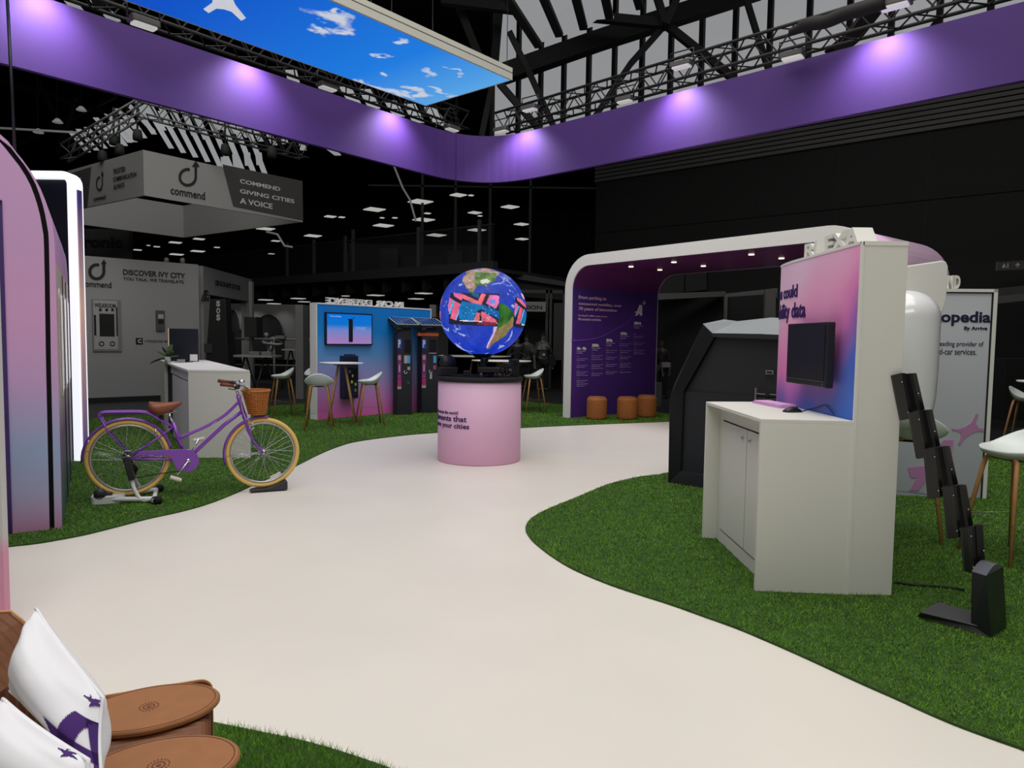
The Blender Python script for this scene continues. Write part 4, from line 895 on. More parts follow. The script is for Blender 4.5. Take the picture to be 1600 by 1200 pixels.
mb=MB(); mb.box(0,B_[0],0,.04,0,h1-.03); 
obj('end_panel',mb,WHITE,lc,.002)
# left face: recess with slatted doors between end panel and far pilaster
dv=Vector((D_[0],D_[1],0)); Ld=dv.length; dv.normalize(); nn=Vector((-dv.y,dv.x,0)); 
if nn.x>0: nn=-nn
inn=-nn
def lp(s,d): p=dv*s+inn*d; return (p.x,p.y)
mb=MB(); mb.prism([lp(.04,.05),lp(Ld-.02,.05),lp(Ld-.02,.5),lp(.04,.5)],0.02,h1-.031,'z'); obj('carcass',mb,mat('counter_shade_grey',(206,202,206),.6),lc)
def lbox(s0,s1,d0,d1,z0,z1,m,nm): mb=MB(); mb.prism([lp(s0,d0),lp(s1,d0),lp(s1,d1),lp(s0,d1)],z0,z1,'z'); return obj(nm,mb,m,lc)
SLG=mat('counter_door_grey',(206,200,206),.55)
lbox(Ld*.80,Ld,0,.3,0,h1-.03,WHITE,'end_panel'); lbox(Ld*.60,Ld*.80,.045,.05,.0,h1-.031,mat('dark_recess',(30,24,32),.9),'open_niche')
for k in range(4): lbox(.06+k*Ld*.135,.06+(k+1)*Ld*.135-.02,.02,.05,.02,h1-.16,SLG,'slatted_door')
lbox(.04,Ld*.6,.02,.05,h1-.14,h1-.031,SLG,'fascia_board')
# monitor seen from behind and plant
m0=g(290,566,zc1); mt=thing('monitor','back of a dark monitor standing on the left white counter','monitor',(m0[0]-.03,m0[1],zc1-.008),.03)
wv=22/1100*m0[1]; mb=MB(); mb.box(-wv,wv,0,.04,.02,.52); obj('casing',mb,mat('navy_black',(24,27,38),.5),mt,.006)
mb=MB(); mb.box(-wv*.5,wv*.5,-.06,.1,0,.015); mb.box(-.04,.04,.03,.06,.0,.2); obj('stand_foot',mb,BLACK,mt)
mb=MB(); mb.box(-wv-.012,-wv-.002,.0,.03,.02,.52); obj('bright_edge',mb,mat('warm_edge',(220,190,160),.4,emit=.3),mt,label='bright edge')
mb=MB(); mb.box(wv*.45,wv*.98,-.003,0,.03,.13); obj('white_label',mb,WHITE2,mt,label='white label')
p0=g(262,566,zc1); pt=thing('potted_plant','small green leafy plant on the far corner of the left white counter','plant',(p0[0]+.06,p0[1]-.12,zc1+.002))
mb=MB(); mb.lathe([(0,0),(.04,0),(.05,.09),(.045,.09),(.04,.07),(0,.07)],20); obj('pot',mb,mat('glass_pot',(190,190,180),.2),pt)
def leaf(mb,base,dirv,L,wd_,droop=.3):
    d=Vector(dirv).normalized(); s=d.cross(Vector((0,0,1))).normalized(); rings=[]
    top=[];
    for k in range(8):
        t=k/7; c=Vector(base)+d*L*t+Vector((0,0,-droop*L*t*t)); w=wd_*math.sin(PI*min(t*.95+.04,1))**.8; top.append((c-s*w,c+Vector((0,0,-w*.3)),c+s*w))
    vs=[p for r in top for p in r]; fs=[]
    for k in range(7):
        a=k*3; fs+=[(a,a+1,a+4,a+3),(a+1,a+2,a+5,a+4)]
    mb.add(vs,fs,True)
LG=mat('leaf_green',(62,84,40),.5)
for (dx,dy,dz,L,w_) in ((-1,-.2,-.1,.26,.045),(-.8,.3,.5,.24,.04),(-.3,-.3,1.2,.24,.035),(.5,-.3,.9,.2,.04),(.9,.2,.4,.18,.04),(-.9,-.3,.9,.22,.03),(.1,.4,1.3,.3,.03)):
    mb=MB(); leaf(mb,(0,0,.08),(dx,dy,dz),L,w_*1.7); obj('leaf',mb,LG,pt)
mb=MB(); mb.box(-.05,.05,-.03,.03,0,.05); o=obj('sanitizer_tray',mb,mat('clear_grey',(140,140,138),.2),None,.004,loc=(p0[0]+.25,p0[1]-.1,zc1)); tag(o,'small clear grey tray beside the plant on the left counter','tray')

# ================================================================ PINK VEHICLE MOCK-UP AT THE LEFT
FTn=Frame((-3.42,5.29),math.atan2(.51,.86))
ou=[(97,828),(86,390),(82,350),(76,330),(70,312),(61,291),(50,272),(41,258),(32,247),(18,230),(2,212)]
sm_=[(78,830),(72,560),(69,382),(65,350),(60,325),(48,290),(32,262),(16,242),(0,225)]
O=[FTn.sz(*p) for p in ou]; S_=[FTn.sz(*p) for p in sm_]
O[0]=(O[0][0],.0); S_[0]=(S_[0][0],.0)
O.append((O[-1][0]-.25,O[-1][1]+.16)); O.append((O[-1][0]-.3,O[-1][1]+.06)); S_.append((S_[-1][0]-.25,S_[-1][1]+.16)); S_.append((S_[-1][0]-.3,S_[-1][1]+.06))
VG=grad('vehicle_print',[(0,(206,150,192)),(.12,(170,168,204)),(.28,(152,174,212)),(.5,(192,158,204)),(.75,(212,160,206)),(1,(206,162,208))],2,0,2.2,rough=.5)
veh=thing('vehicle_mockup','tall curved pink and lilac vehicle mock-up with side windows at the left edge','vehicle mock-up',(-3.42,5.29,.005),FTn.a)
def rounded_outline(O_): 
    P_=smooth_pts([Vector((p[0],p[1],0)) for p in O_[1:]],3); return [(O_[0][0],O_[0][1])]+[(p.x,p.y) for p in P_]
Oo=rounded_outline(O); So=rounded_outline(S_)
Lv=2.9
# body: outline strip to the left closed by a vertical cut
lx=min(p[0] for p in Oo)
mb=MB(); mb.prism([(lx,0)]+Oo[0:1]+Oo[1:],0.06,Lv,'y'); obj('body_shell',mb,VG,veh)
# end frame band between seam and outer edge
mb=MB(); n=min(len(Oo),len(So))
def resample(P_,n):
    L=[0]; 
    for i in range(1,len(P_)): L.append(L[-1]+math.dist(P_[i],P_[i-1]))
    out=[]
    for k in range(n):
        t=L[-1]*k/(n-1); i=1
        while i<len(L)-1 and L[i]<t: i+=1
        f=(t-L[i-1])/max(L[i]-L[i-1],1e-9); out.append((P_[i-1][0]*(1-f)+P_[i][0]*f,P_[i-1][1]*(1-f)+P_[i][1]*f))
    return out
Ro=resample(Oo,50); Rs=resample(So,50)
def band(A,B,y0,y1,m,nm,par):
    mb=MB(); mb.loft([[Vector((a[0],y0,a[1])),Vector((b[0],y0,b[1])),Vector((b[0],y1,b[1])),Vector((a[0],y1,a[1]))] for a,b in zip(A,B)],smooth=False); return obj(nm,mb,m,par)
band(Ro,[(s[0]+.03,s[1]+.01) for s in Rs],0,.06,VG,'edge_band',veh)
# inner face with doorway
Ri=[(s[0]-.002,s[1]-.002) for s in Rs]
dl_=FTn.sz(17.5,828)[0]; dtop=FTn.sz(14,322)[1]
lo=[(min(p[0],dl_) if False else dl_,p[1]) for p in Ri]
mb=MB(); pts=[(dl_,0)]+[Ri[0]]+[p for p in Ri if p[0]>dl_]+[(dl_,max(p[1] for p in Ri if p[0]>dl_-.05))]
mb.prism(pts,.0,.06,'y'); obj('end_panel',mb,VG,veh)
top_pts=[p for p in Ri if p[0]<=dl_+.001]
mb=MB(); mb.prism([(lx,dtop),(dl_,dtop)]+[(dl_,max(p[1] for p in Ri if p[0]>dl_-.05))]+top_pts,0,.06,'y'); obj('end_panel_top',mb,VG,veh)
band([(s[0]+.04,s[1]+.012) for s in Rs],[(s[0]-.015,s[1]-.008) for s in Rs],.045,.058,DARKSEAM,'seam',veh)
mb=MB(); mb.box(lx,dl_+.002,.02,.058,0,dtop+.0); obj('door_leaf',mb,mat('dark_violet_door',(38,24,76),.5),veh,label='dark violet door')
mb=MB(); mb.box(dl_-.035,dl_+.008,-.015,.02,0,dtop+.03); mb.box(lx,dl_+.008,-.015,.02,dtop,dtop+.03); obj('door_frame',mb,mat('violet_frame',(58,34,104),.5),veh)
# side face details: print colours, windows
xs=O[0][0]
SG=grad('vehicle_side_print',[(0,(70,96,104)),(.35,(120,84,130)),(.5,(190,180,170)),(1,(210,196,180))],2,0,2.0,rough=.35)
def sidepanel(y0,y1,z0,z1,m,nm,dx=.006,r=.05): mb=MB(); mb.prism(rrect(y0,y1,z0,z1,r),xs,xs+dx,'x'); return obj(nm,mb,m,veh)
mb=MB(); mb.box(xs,xs+.004,.06,Lv,0,2.02); obj('side_print',mb,SG,veh)
for k in range(3):
    a=.35+k*.85; wn=sidepanel(a,a+.5,.98,1.85,mat('pale_window',(196,190,180),.2),'side_window',.012,.08); mb=MB(); mb.prism(rrect(a+.03,a+.47,1.02,1.81,.06),xs+.012,xs+.016,'x'); obj('pane',mb,mat('window_grey',(120,112,106),.1),wn)
mb=MB(); mb.box(xs,xs+.01,1.15,1.17,0,2.0); mb.box(xs,xs+.01,2.0,2.02,0,2.0); obj('panel_joint',mb,DARKSEAM,veh)
# lit portal frame at its far end
fp=g(127,722); FP=Frame((fp[0],fp[1]),0.0)
x1=0; zt_=FP.sz(112,268)[1]; bw=.085
pf=thing('lit_portal','tall portal with a glowing white rounded edge behind the pink vehicle mock-up','light frame',(fp[0],fp[1],.005),0.0)
LEDW=mat('lit_white_edge',(244,246,255),.5,emit=.85)
Oe=rrect(-1.1,0,0,zt_,.12,6,(0,1,1,1)); Oe=rrect(-1.1,0,0,zt_,.14,6,(0,0,1,1)); Ie=rrect(-1.1+bw,-bw,0,zt_-bw*.9,.07,6,(0,0,1,1))
Oe=[(-1.1,0),(0,0)]+Oe[2:]; Ie=[(-1.1+bw,0),(-bw,0)]+Ie[2:]
mb=MB(); n=len(Oe); vs=[(p[0],0,p[1]) for p in Oe]+[(p[0],0,p[1]) for p in Ie]+[(p[0],.16,p[1]) for p in Oe]+[(p[0],.16,p[1]) for p in Ie]
fs=[]
for i in range(n):
    j=(i+1)%n
    if i==0: continue
    fs+=[(i,j,n+j,n+i),(2*n+i,3*n+i,3*n+j,2*n+j),(i,2*n+i,2*n+j,j),(n+i,n+j,3*n+j,3*n+i)]
mb.add(vs,fs); obj('lit_edge',mb,LEDW,pf)
mb=MB(); mb.box(-1.1+bw,-bw,.06,.10,0,zt_-bw); obj('navy_panel',mb,mat('navy_panel',(18,22,34),.4),pf)
mb=MB(); mb.box(.0,.012,.04,.12,0,zt_-.2); obj('side_strip',mb,grad('warm_strip',[(0,(90,70,140)),(.6,(230,190,170)),(1,(80,60,120))],2,0,3,emit=.25),pf)
c=g(131,694); kt=thing('slim_totem','slim black totem with a screen box, just right of the glowing portal edge','totem',(c[0],c[1],.005),.5)
mb=MB(); mb.box(-.025,.03,-.02,.4,0,1.2); obj('post',mb,BLACK,kt); mb=MB(); mb.box(-.03,.03,-.03,.5,1.2,1.95); obj('screen_box',mb,mat('navy_black',(24,27,38),.5),kt,.01)
mb=MB(); mb.box(.03,.042,-.03,-.02,0,1.7); obj('brass_edge',mb,mat('brass_edge',(170,150,120),.4,metal=.4),kt)
# near panel at the very left
c=g(9,985); npn=thing('panel_partition','white partition edge with pink lower part at the extreme left, nearest the camera','partition',(c[0],c[1],.005),math.radians(8))
mb=MB(); mb.box(-1.2,0,0,.05,0,2.05); obj('panel',mb,grad('partition_print',[(0,(226,150,178)),(.19,(222,156,186)),(.24,(206,206,204)),(1,(210,210,208))],2,0,2.05),npn,.003)

# ================================================================ ARCH (rounded tunnel) ON THE RIGHT
Aa=Vector((1.0,13.5,0)); e_=Vector((.63,-.78,0)).normalized(); d_=Vector((.78,.63,0)).normalized()
FA=Frame((Aa.x,Aa.y),math.atan2(e_.y,e_.x))
ha=hz=FA.sz(900,400)[1]
sR,zR=FA.sz(1322,352); Lq=5.2
# length from the right top corner where the top edge bends
Lq=FA.sz(1352,372)[0]+.12
arch=thing('rounded_arch','large rounded white-edged arch lined in purple, pink outside, spanning the brown pouffes','arch',(Aa.x,Aa.y,.006),FA.a)
ro=.62; tkn=.16; dep=2.5
# outer outline of the arch (local s,z), open at the bottom
def arch_line(s0,s1,h,r,n=10):
    out=[(s0,0),(s0,h-r)]
    for k in range(1,n): q=PI-PI/2*k/n; out.append((s0+r+r*math.cos(q),h-r+r*math.sin(q)))
    out+=[(s0+r,h),(s1-r,h)]
    for k in range(1,n): q=PI/2-PI/2*k/n; out.append((s1-r+r*math.cos(q),h-r+r*math.sin(q)))
    out+=[(s1,h-r),(s1,0)]; return out
oa=arch_line(-.02,Lq,ha,ro); ia=arch_line(tkn,Lq-tkn-.05,ha-.20,ro-.18)
def arch_band(A,B,y0,y1,m,nm): mb=MB(); mb.loft([[Vector((a[0],y0,a[1])),Vector((b[0],y0,b[1])),Vector((b[0],y1,b[1])),Vector((a[0],y1,a[1]))] for a,b in zip(A,B)],smooth=False); return obj(nm,mb,m,arch)
arch_band(oa,ia,0,.03,WHITE2,'white_edge')
eps=[(p[0]+(.004 if i<len(ia)/2 else -.004),p[1]-.004) for i,p in enumerate(ia)]
arch_band(oa,[(a[0]*.9+b[0]*.1,a[1]*.9+b[1]*.1) for a,b in zip(oa,ia)],.03,dep,mat('outer_pink',(240,204,234),.4),'pink_outer_shell')
LIN=grad('arch_lining',[(0,(74,44,118)),(.6,(76,46,124)),(.805,(70,46,116)),(.82,(92,38,100)),(1,(118,52,106))],2,0,ha,rough=.28)
arch_band([(a[0]*.12+b[0]*.88,a[1]*.12+b[1]*.88) for a,b in zip(oa,ia)],ia,.03,dep,LIN,'purple_lining')
# edge line on far side
arch_band([(a[0]*.1+b[0]*.9,a[1]*.1+b[1]*.9) for a,b in zip(oa,ia)],[(b[0]+(.006 if i<len(ia)/2 else -.006),b[1]-.006) for i,b in enumerate(ia)],dep,dep+.02,mat('edge_trim_pale',(170,160,170),.5),'rear_edge_trim')
# downlights in arch ceiling
zl=ha-.20
for px,py in ((986,417),(1031,422),(1053,410),(1099,416),(1174,398),(1221,404),(1274,385),(1150,400)):
    if px==1150: continue
    x,y=g(px,py,zl); v=Vector((x,y,0))-Aa; ls=(v.dot(Vector((FA.c,FA.s,0))),v.dot(Vector((-FA.s,FA.c,0))))
    mb=MB(); mb.cyl((ls[0],ls[1],zl-.012),.045,.012,16); dn=obj('downlight',mb,mat('downlight_glow',(255,216,190),.4,emit=2.2),arch)
    l=bpy.data.lights.new('arch_downlight','SPOT'); l.energy=7; l.color=(1,.8,.65); l.spot_size=math.radians(110); l.spot_blend=.8; l.shadow_soft_size=.04
    o=bpy.data.objects.new('arch_downlight',l); COL.objects.link(o); o.location=(x,y,zl-.02)
# graphics on the inner left wall: plane through the inner face, running back
Ai=Aa+Vector((FA.c,FA.s,0))*tkn; FI=Frame((Ai.x,Ai.y),math.atan2(d_.y,d_.x))
ib=(Aa.x,Aa.y,.006)
def it(s,x0,y0,x1,y1,m,bold=.01):   # rect given in the crop of the wall (880,440, scale 6.667)
    a=FI.sz(880+x0/6.667,440+y0/6.667); b=FI.sz(880+x1/6.667,440+y1/6.667)
    def fn(p):
        X,Y=FI.xy(p[0],p[1]); v=Vector((X-Aa.x,Y-Aa.y,0)); return (v.x*FA.c+v.y*FA.s,-v.x*FA.s+v.y*FA.c,p[2]-.006)
    return txt(s,arch,a[0],b[1],b[0],a[1],m,y=-.004,t=.004,bold=bold,fn=fn)
PP=mat('pale_pink_print',(206,160,196),.6); PV=mat('pale_violet_print',(168,146,200),.6); PM=mat('magenta_date',(150,66,130),.6)
for s,r,b in (('From parking to',(160,142,448,208),.025),('connected mobility, over',(160,212,607,275),.025),('70 years of innovation',(160,262,555,326),.025),('Serving 65 million users across',(155,342,455,378),.015),('90 countries worldwide',(155,376,392,412),.015)): it(s,*r,PP,b)
for s,r,sub1,sub2,blocks,x in (('60s - 90s',(142,680,236,712),'Smart parking','begins',[(780,[805,822]),(850,[875,893]),(925,[942,960,978]),(1013,[1032,1050,1068,1088])],138),
  ('2000s',(298,648,368,680),'Making parking','global',[(748,[772,792,812]),(845,[868,885,905]),(938,[958,978])],294),
  ('2010s',(447,596,510,628),'Going ahead to','mobile',[(698,[718,738]),(768,[790,808]),(843,[865,883]),(920,[942,960])],444),
  ('2020s',(596,526,662,556),'Integrated by','the app now',[(625,[650,668]),(697,[720,740]),(765,[785,803]),(832,[855,873,890]),(925,[945])],588),
  ('2024 &',(738,418,808,448),'beyond','The complete',[(545,[570,586]),(615,[640,658]),(692,[715,735,753])],732)):
    it(s,*r,WHITE2,.03); y=r[3]
    it(sub1,r[0]-2,y+6,r[0]+90,y+22,PV,.02); it(sub2,r[0]-2,y+26,r[0]+56,y+42,PV,.02)
    for (dy,lines) in blocks:
        it('1980' if x<200 else ('2005' if x<400 else ('2014' if x<500 else ('2022' if x<700 else '2025'))),x,dy-6,x+28,dy+6,PM,.02)
        for i,ly in enumerate(lines): it('parking services in new cities'[:30-6*(i%2)],x,ly-5,x+(115 if i%2==0 else 85),ly+5,PV,0)
# curved line and logo
def ipoly(pts,m,nm):
    q=[FI.sz(880+x/6.667,440+y/6.667) for x,y in pts]; ar=sum(q[i][0]*q[(i+1)%len(q)][1]-q[(i+1)%len(q)][0]*q[i][1] for i in range(len(q)))
    if ar<0: q=q[::-1]
    mb=MB(); mb.prism(q,-.008,-.003,'y'); out=[]
    for v in mb.v:
        X,Y=FI.xy(v[0],v[1]); w=Vector((X-Aa.x,Y-Aa.y,0)); out.append((w.x*FA.c+w.y*FA.s,-w.x*FA.s+w.y*FA.c,v[2]-.006))
    mb.v=out; return obj(nm,mb,m,arch)
cv=smooth_pts([(85,612,0),(170,612,0),(280,600,0),(400,570,0),(520,510,0),(620,455,0),(690,400,0),(735,352,0)],4)
ipoly([(p.x,p.y-7*(1-i/len(cv))-1) for i,p in enumerate(cv)]+[(p.x,p.y+7*(1-i/len(cv))+1) for i,p in reversed(list(enumerate(cv)))],mat('violet_line',(104,66,170),.6),'curved_line')
LOGO_A=[(0,62),(28,62),(42,36),(62,0),(100,0),(100,100),(68,100),(68,82),(48,82),(32,100),(0,100),(18,82),(22,66),(0,74)]
ipoly([(746+x*.74,244+y*1.1) for x,y in LOGO_A],mat('logo_white',(214,210,214),.5),'letter_mark')
ipoly([(785+0,310),(800,275),(800,312)],LIN,'letter_counter')
STAR=[(50,0),(54,40),(100,44),(60,56),(50,100),(44,62),(0,66),(38,48)]
ipoly([(815+x*.54,192+y*.58) for x,y in STAR],mat('logo_white',(214,210,214),.5),'star_mark')
# pouffes
def pouffe(px,py,label,rz=0,hh=.42,r=.19):
    c=g(px,py); t=thing('pleated_pouffe',label,'pouffe',(c[0],c[1]+r,.012),rz,'brown pleated paper pouffes under the arch')
    prof=[(0,0),(r-.025,0),(r-.005,.02),(r,.05),(r,hh-.06),(r-.008,hh-.03),(r-.03,hh-.008),(0,hh-.006)]
    n=96; rings=[[Vector(((rr-(.003 if k%2 else 0))*math.cos(2*PI*k/n),(rr-(.003 if k%2 else 0))*math.sin(2*PI*k/n),z)) if rr>.01 else Vector((1e-4*math.cos(2*PI*k/n),1e-4*math.sin(2*PI*k/n),z)) for k in range(n)] for rr,z in prof]
    mb=MB(); mb.loft(rings,smooth=False,cap=False); obj('pleated_body',mb,mat('brown_kraft',(158,94,38),.7,noise=.2,scale=30),t)
    mb=MB(); mb.lathe([(0,hh-.006),(r-.035,hh-.006),(r-.03,hh),(r-.036,hh+.006),(0,hh+.006)],48); obj('seat_pad',mb,mat('brown_leather_pad',(150,94,52),.6),t); return t
pouffe(934,657.5,'brown pleated pouffe at the left under the purple wall'); pouffe(982,657.5,'brown pleated pouffe in the middle of the three under the arch'); pouffe(1013,653.5,'brown pleated pouffe furthest right and back under the arch')
# ================================================================ RIGHT TOWER AND COUNTER
tz=2.08
Tn=Vector((*g(1324,932),0)); Tr=Vector((*g(1394,934),0))
tower=thing('display_tower','white display tower with a pink and blue printed face and a black monitor, right foreground','display tower',(Tn.x,Tn.y,.008),0)
# local axes = world axes, origin at near-left corner
wdt=(Tr-Tn).length
Ly=1.02
lf=[(0,0)]; 
tl=g(1218,419,tz); tlx,tly=tl[0]-Tn.x,tl[1]-Tn.y
lf+= [(.0,.5),(.0,Ly)]
arc=smooth_pts([(0,Ly,0),(tlx*.55,(Ly+tly)/2+.05,0),(tlx+.03,tly,0),(tlx+.24,tly+.22,0),(tlx+.5,tly+.26,0)],6)
face=[(0,.004)]+[(p.x,p.y) for p in arc]
back=[(face[-1][0]+.02,face[-1][1]-.25),(wdt+.03,.9),(wdt+.0,0)]
mb=MB(); mb.prism([(0,0)]+[(wdt,0)]+[(wdt+.03,.9),(face[-1][0]+.02,face[-1][1]-.02)]+[(x+.012,y) for x,y in face[::-1]],0,tz,'z'); obj('tower_body',mb,WHITE,tower,.002)
mb=MB(); 
def tower_nodes():
    m=bpy.data.materials.new('pink_blue_print'); m.use_nodes=True; nt=m.node_tree; b=nt.nodes['Principled BSDF']; tc=nt.nodes.new('ShaderNodeTexCoord'); sp=nt.nodes.new('ShaderNodeSeparateXYZ'); nt.links.new(tc.outputs['Object'],sp.inputs[0])
    def M_(op,a,b_,c=None):
        n=nt.nodes.new('ShaderNodeMath'); n.operation=op
        for i,v in enumerate((a,b_,c)):
            if v is None: continue
            if isinstance(v,(int,float)): n.inputs[i].default_value=v
            else: nt.links.new(v,n.inputs[i])
        return n.outputs[0]
    nz=nt.nodes.new('ShaderNodeTexNoise'); nz.inputs['Scale'].default_value=1.3; nz.inputs['Detail'].default_value=1.5; nt.links.new(tc.outputs['Object'],nz.inputs['Vector'])
    # blue share grows downwards and towards the near edge (small y)
    t=M_('MULTIPLY_ADD',sp.outputs[2],-.46,1.38); t=M_('MULTIPLY_ADD',sp.outputs[1],-.25,t); t=M_('MULTIPLY_ADD',nz.outputs['Fac'],.55,t); t=M_('SUBTRACT',t,.32)
    cr=nt.nodes.new('ShaderNodeValToRGB'); nt.links.new(t,cr.inputs[0]); el=cr.color_ramp.elements
    st=[(0,(240,216,238)),(.18,(242,200,228)),(.34,(246,168,212)),(.48,(232,134,198)),(.56,(168,108,190)),(.64,(86,110,206)),(.78,(36,112,214))]
    while len(el)<len(st): el.new(.5)
    for e,(p,c) in zip(el,st): e.position=p; e.color=lin(c)
    nt.links.new(cr.outputs[0],b.inputs['Base Color']); b.inputs['Roughness'].default_value=.55; return m
mb.loft([[Vector((x-.006,y,.0)),Vector((x-.006,y,tz-.012))] for x,y in face],cap=False,closed=False,smooth=True); obj('printed_face',mb,tower_nodes(),tower)
mb=MB(); mb.loft([[Vector((x-.010,y,tz-.012)),Vector((x-.010,y,tz+.004)),Vector((x+.02,y,tz+.004)),Vector((x+.02,y,tz-.012))] for x,y in face],smooth=False); mb.box(-.010,.006,-.004,.012,0,tz); mb.box(0,wdt,-.004,.006,tz-.02,tz+.004); obj('edge_trim',mb,WHITE2,tower)
# words wrapping the printed face : arc-length parametrisation
FL_=[0]
for i in range(1,len(face)): FL_.append(FL_[-1]+math.dist(face[i],face[i-1]))
def fpt(s,outw):
    s=max(0,min(s,FL_[-1]-1e-4)); i=1
    while FL_[i]<s: i+=1
    f=(s-FL_[i-1])/(FL_[i]-FL_[i-1]); a,b=face[i-1],face[i]; x=a[0]*(1-f)+b[0]*f; y=a[1]*(1-f)+b[1]*f
    tx,ty=b[0]-a[0],b[1]-a[1]; L=math.hypot(tx,ty); return (x-ty/L*outw,y+tx/L*outw)
def s_of(px):     # arc length where the photo column px meets the face
    best=0;bd=9
    for k in range(400):
        s=FL_[-1]*k/400; x,y=fpt(s,.006); q=(x+Tn.x)/(y+Tn.y)*1100*math.cos(0)+800
        # project properly at mid height
        d=ray(px,470); v=d[0]/d[1]; e=abs((x+Tn.x)/(y+Tn.y)-v)
        if e<bd-1e-5 : bd=e;best=s
    return best
def z_of(px,py):
    s=s_of(px); x,y=fpt(s,.006); d=ray(px,py); t=math.hypot(x+Tn.x,y+Tn.y)/math.hypot(d[0],d[1]); return H+d[2]*t
def ttxt(s,sr,px_r,py0,py1,length,bold):
    z1=z_of(px_r,py0); z0=z_of(px_r,py1); s0=s_of(px_r)
    def fn(p): q=s0+length*(1-p[0]); x,y=fpt(q,.008-p[1]); return (x,y,p[2])
    txt(s,tower,0,z0,1,z1,INK,y=0,t=.003,bold=bold,fn=fn)
ttxt('What if you could',None,1246,445,472,1.02,.02)
ttxt('unlock mobility data',None,1260,472,505,1.18,.02)
# monitor on the face
ya=.19; my0,my1=ya,ya+.66
mon=thing('wall_monitor','black wall monitor on the pink and blue face of the white tower','monitor',(Tn.x-.10,Tn.y+ya,0))
zt_m=H+(ray(1308,503)[2]/ray(1308,503)[1])*(Tn.y+ya); zb_m=H+(ray(1303,607)[2]/ray(1303,607)[1])*(Tn.y+ya)
mb=MB(); mb.box(.0,.05,0,.62,zb_m,zt_m); obj('casing',mb,BLACK,mon,.006)
mb=MB(); mb.box(-.003,0,.025,.595,zb_m+.045,zt_m-.025); obj('screen',mb,mat('off_screen',(20,21,22),.35),mon)
mb=MB(); mb.box(-.004,-.001,.02,.6,zb_m+.036,zb_m+.039); mb.box(-.003,-.001,.03,.05,zb_m+.015,zb_m+.022); obj('bezel_line',mb,mat('bezel_line',(90,90,84),.4),mon)
mb=MB(); mb.box(.05,.095,.2,.42,zb_m+.1,zt_m-.1); obj('wall_mount',mb,MATTE,mon)
# raised letters on the top edge
def tlet(s,y0,y1,z1,nm='raised_letters'):
    V,Fs=solid_text(s,.05,.03); xs=[v[0] for v in V]; ys=[v[1] for v in V]; a,b=min(xs),max(xs); c,d=min(ys),max(ys); out=[]
    for v in V:
        q=1-(v[0]-a)/(b-a); w=(v[1]-c)/(d-c); out.append((.15-.12*v[2],y0+(y1-y0)*q,tz+.004+z1*w))
    mb=MB(); mb.add(out,Fs); obj(nm,mb,WHITE2,tower)
tlet('RI',.70,.90,.10); tlet('EXA',.12,.58,.11)
# counter
zr=1.05
c1=g(1190,655,zr); c2=g(1103,627.5,zr); c3=(Tn.x,Tn.y)
rc=thing('counter','white counter with two cupboard doors in front of the pink and blue tower','counter',(Tn.x,Tn.y,.008),0)
q=lambda p:(p[0]-Tn.x,p[1]-Tn.y)
a=q(c1); b_=q(c2)
n1p=q(g(1179,925)); a=((a[0]+n1p[0])/2,(a[1]+n1p[1])/2)
bk=(-.012,Ly); bk2=(tlx*.3-.01,Ly+.18)
mb=MB(); mb.prism([a,(-.002,.0),(-.012,.02),bk,(b_[0]+.46,b_[1]+.06),b_],zr-.03,zr-.008,'z'); obj('worktop',mb,WHITE,rc,.002)
# near side panel
def vp(p,q_,t,z0,z1,m,nm,par=None,bv=.002):
    p=Vector((p[0],p[1],0)); q_=Vector((q_[0],q_[1],0)); d=(q_-p).normalized(); n=Vector((-d.y,d.x,0))*t
    mb=MB(); pts=[(p.x,p.y),(q_.x,q_.y),((q_+n).x,(q_+n).y),((p+n).x,(p+n).y)]
    mb.prism(pts if t>0 else pts[::-1],z0,z1,'z'); return obj(nm,mb,m,par or rc,bv)
vp(a,(-.002,0),.035,0,zr-.03,WHITE,'end_panel')
dvc=Vector((b_[0]-a[0],b_[1]-a[1],0)); Lc=dvc.length; dvc.normalize(); nin=Vector((dvc.y,-dvc.x,0))
if nin.x<0: nin=-nin
def cp(s,d): p=Vector((a[0],a[1],0))+dvc*s+nin*d; return (p.x,p.y)
# far end panel
pts=[cp(Lc,0),cp(Lc,.46),cp(Lc-.035,.46),cp(Lc-.035,0)]; mb=MB(); mb.prism(pts,0,zr-.03,'z'); obj('end_panel',mb,WHITE,rc,.002)
def cbox(s0,s1,d0,d1,z0,z1,m,nm,par=None): mb=MB(); p_=[cp(s0,d0),cp(s0,d1),cp(s1,d1),cp(s1,d0)]; mb.prism(p_,z0,z1,'z'); return obj(nm,mb,m,par or rc,.001)
rec=.10
cbox(.036,Lc-.036,rec+.02,.44,0.0,zr-.031,WHITE,'carcass')
cbox(.036,Lc-.036,rec,rec+.019,zr-.13,zr-.031,WHITE,'top_rail'); cbox(.036,Lc-.036,rec,rec+.019,0.0,.10,WHITE,'plinth')
cbox(.036,.20,rec,rec+.019,.10,zr-.13,WHITE,'stile'); cbox(Lc-.12,Lc-.036,rec,rec+.019,.10,zr-.13,WHITE,'stile')
cbox(.06,Lc-.12,rec-.001,rec+.001,zr-.137,zr-.130,DARKSEAM,'shadow_gap'); cbox(.06,Lc-.12,rec-.001,rec+.001,.098,.104,DARKSEAM,'shadow_gap')
s_mid=.06+(Lc-.18)*.46
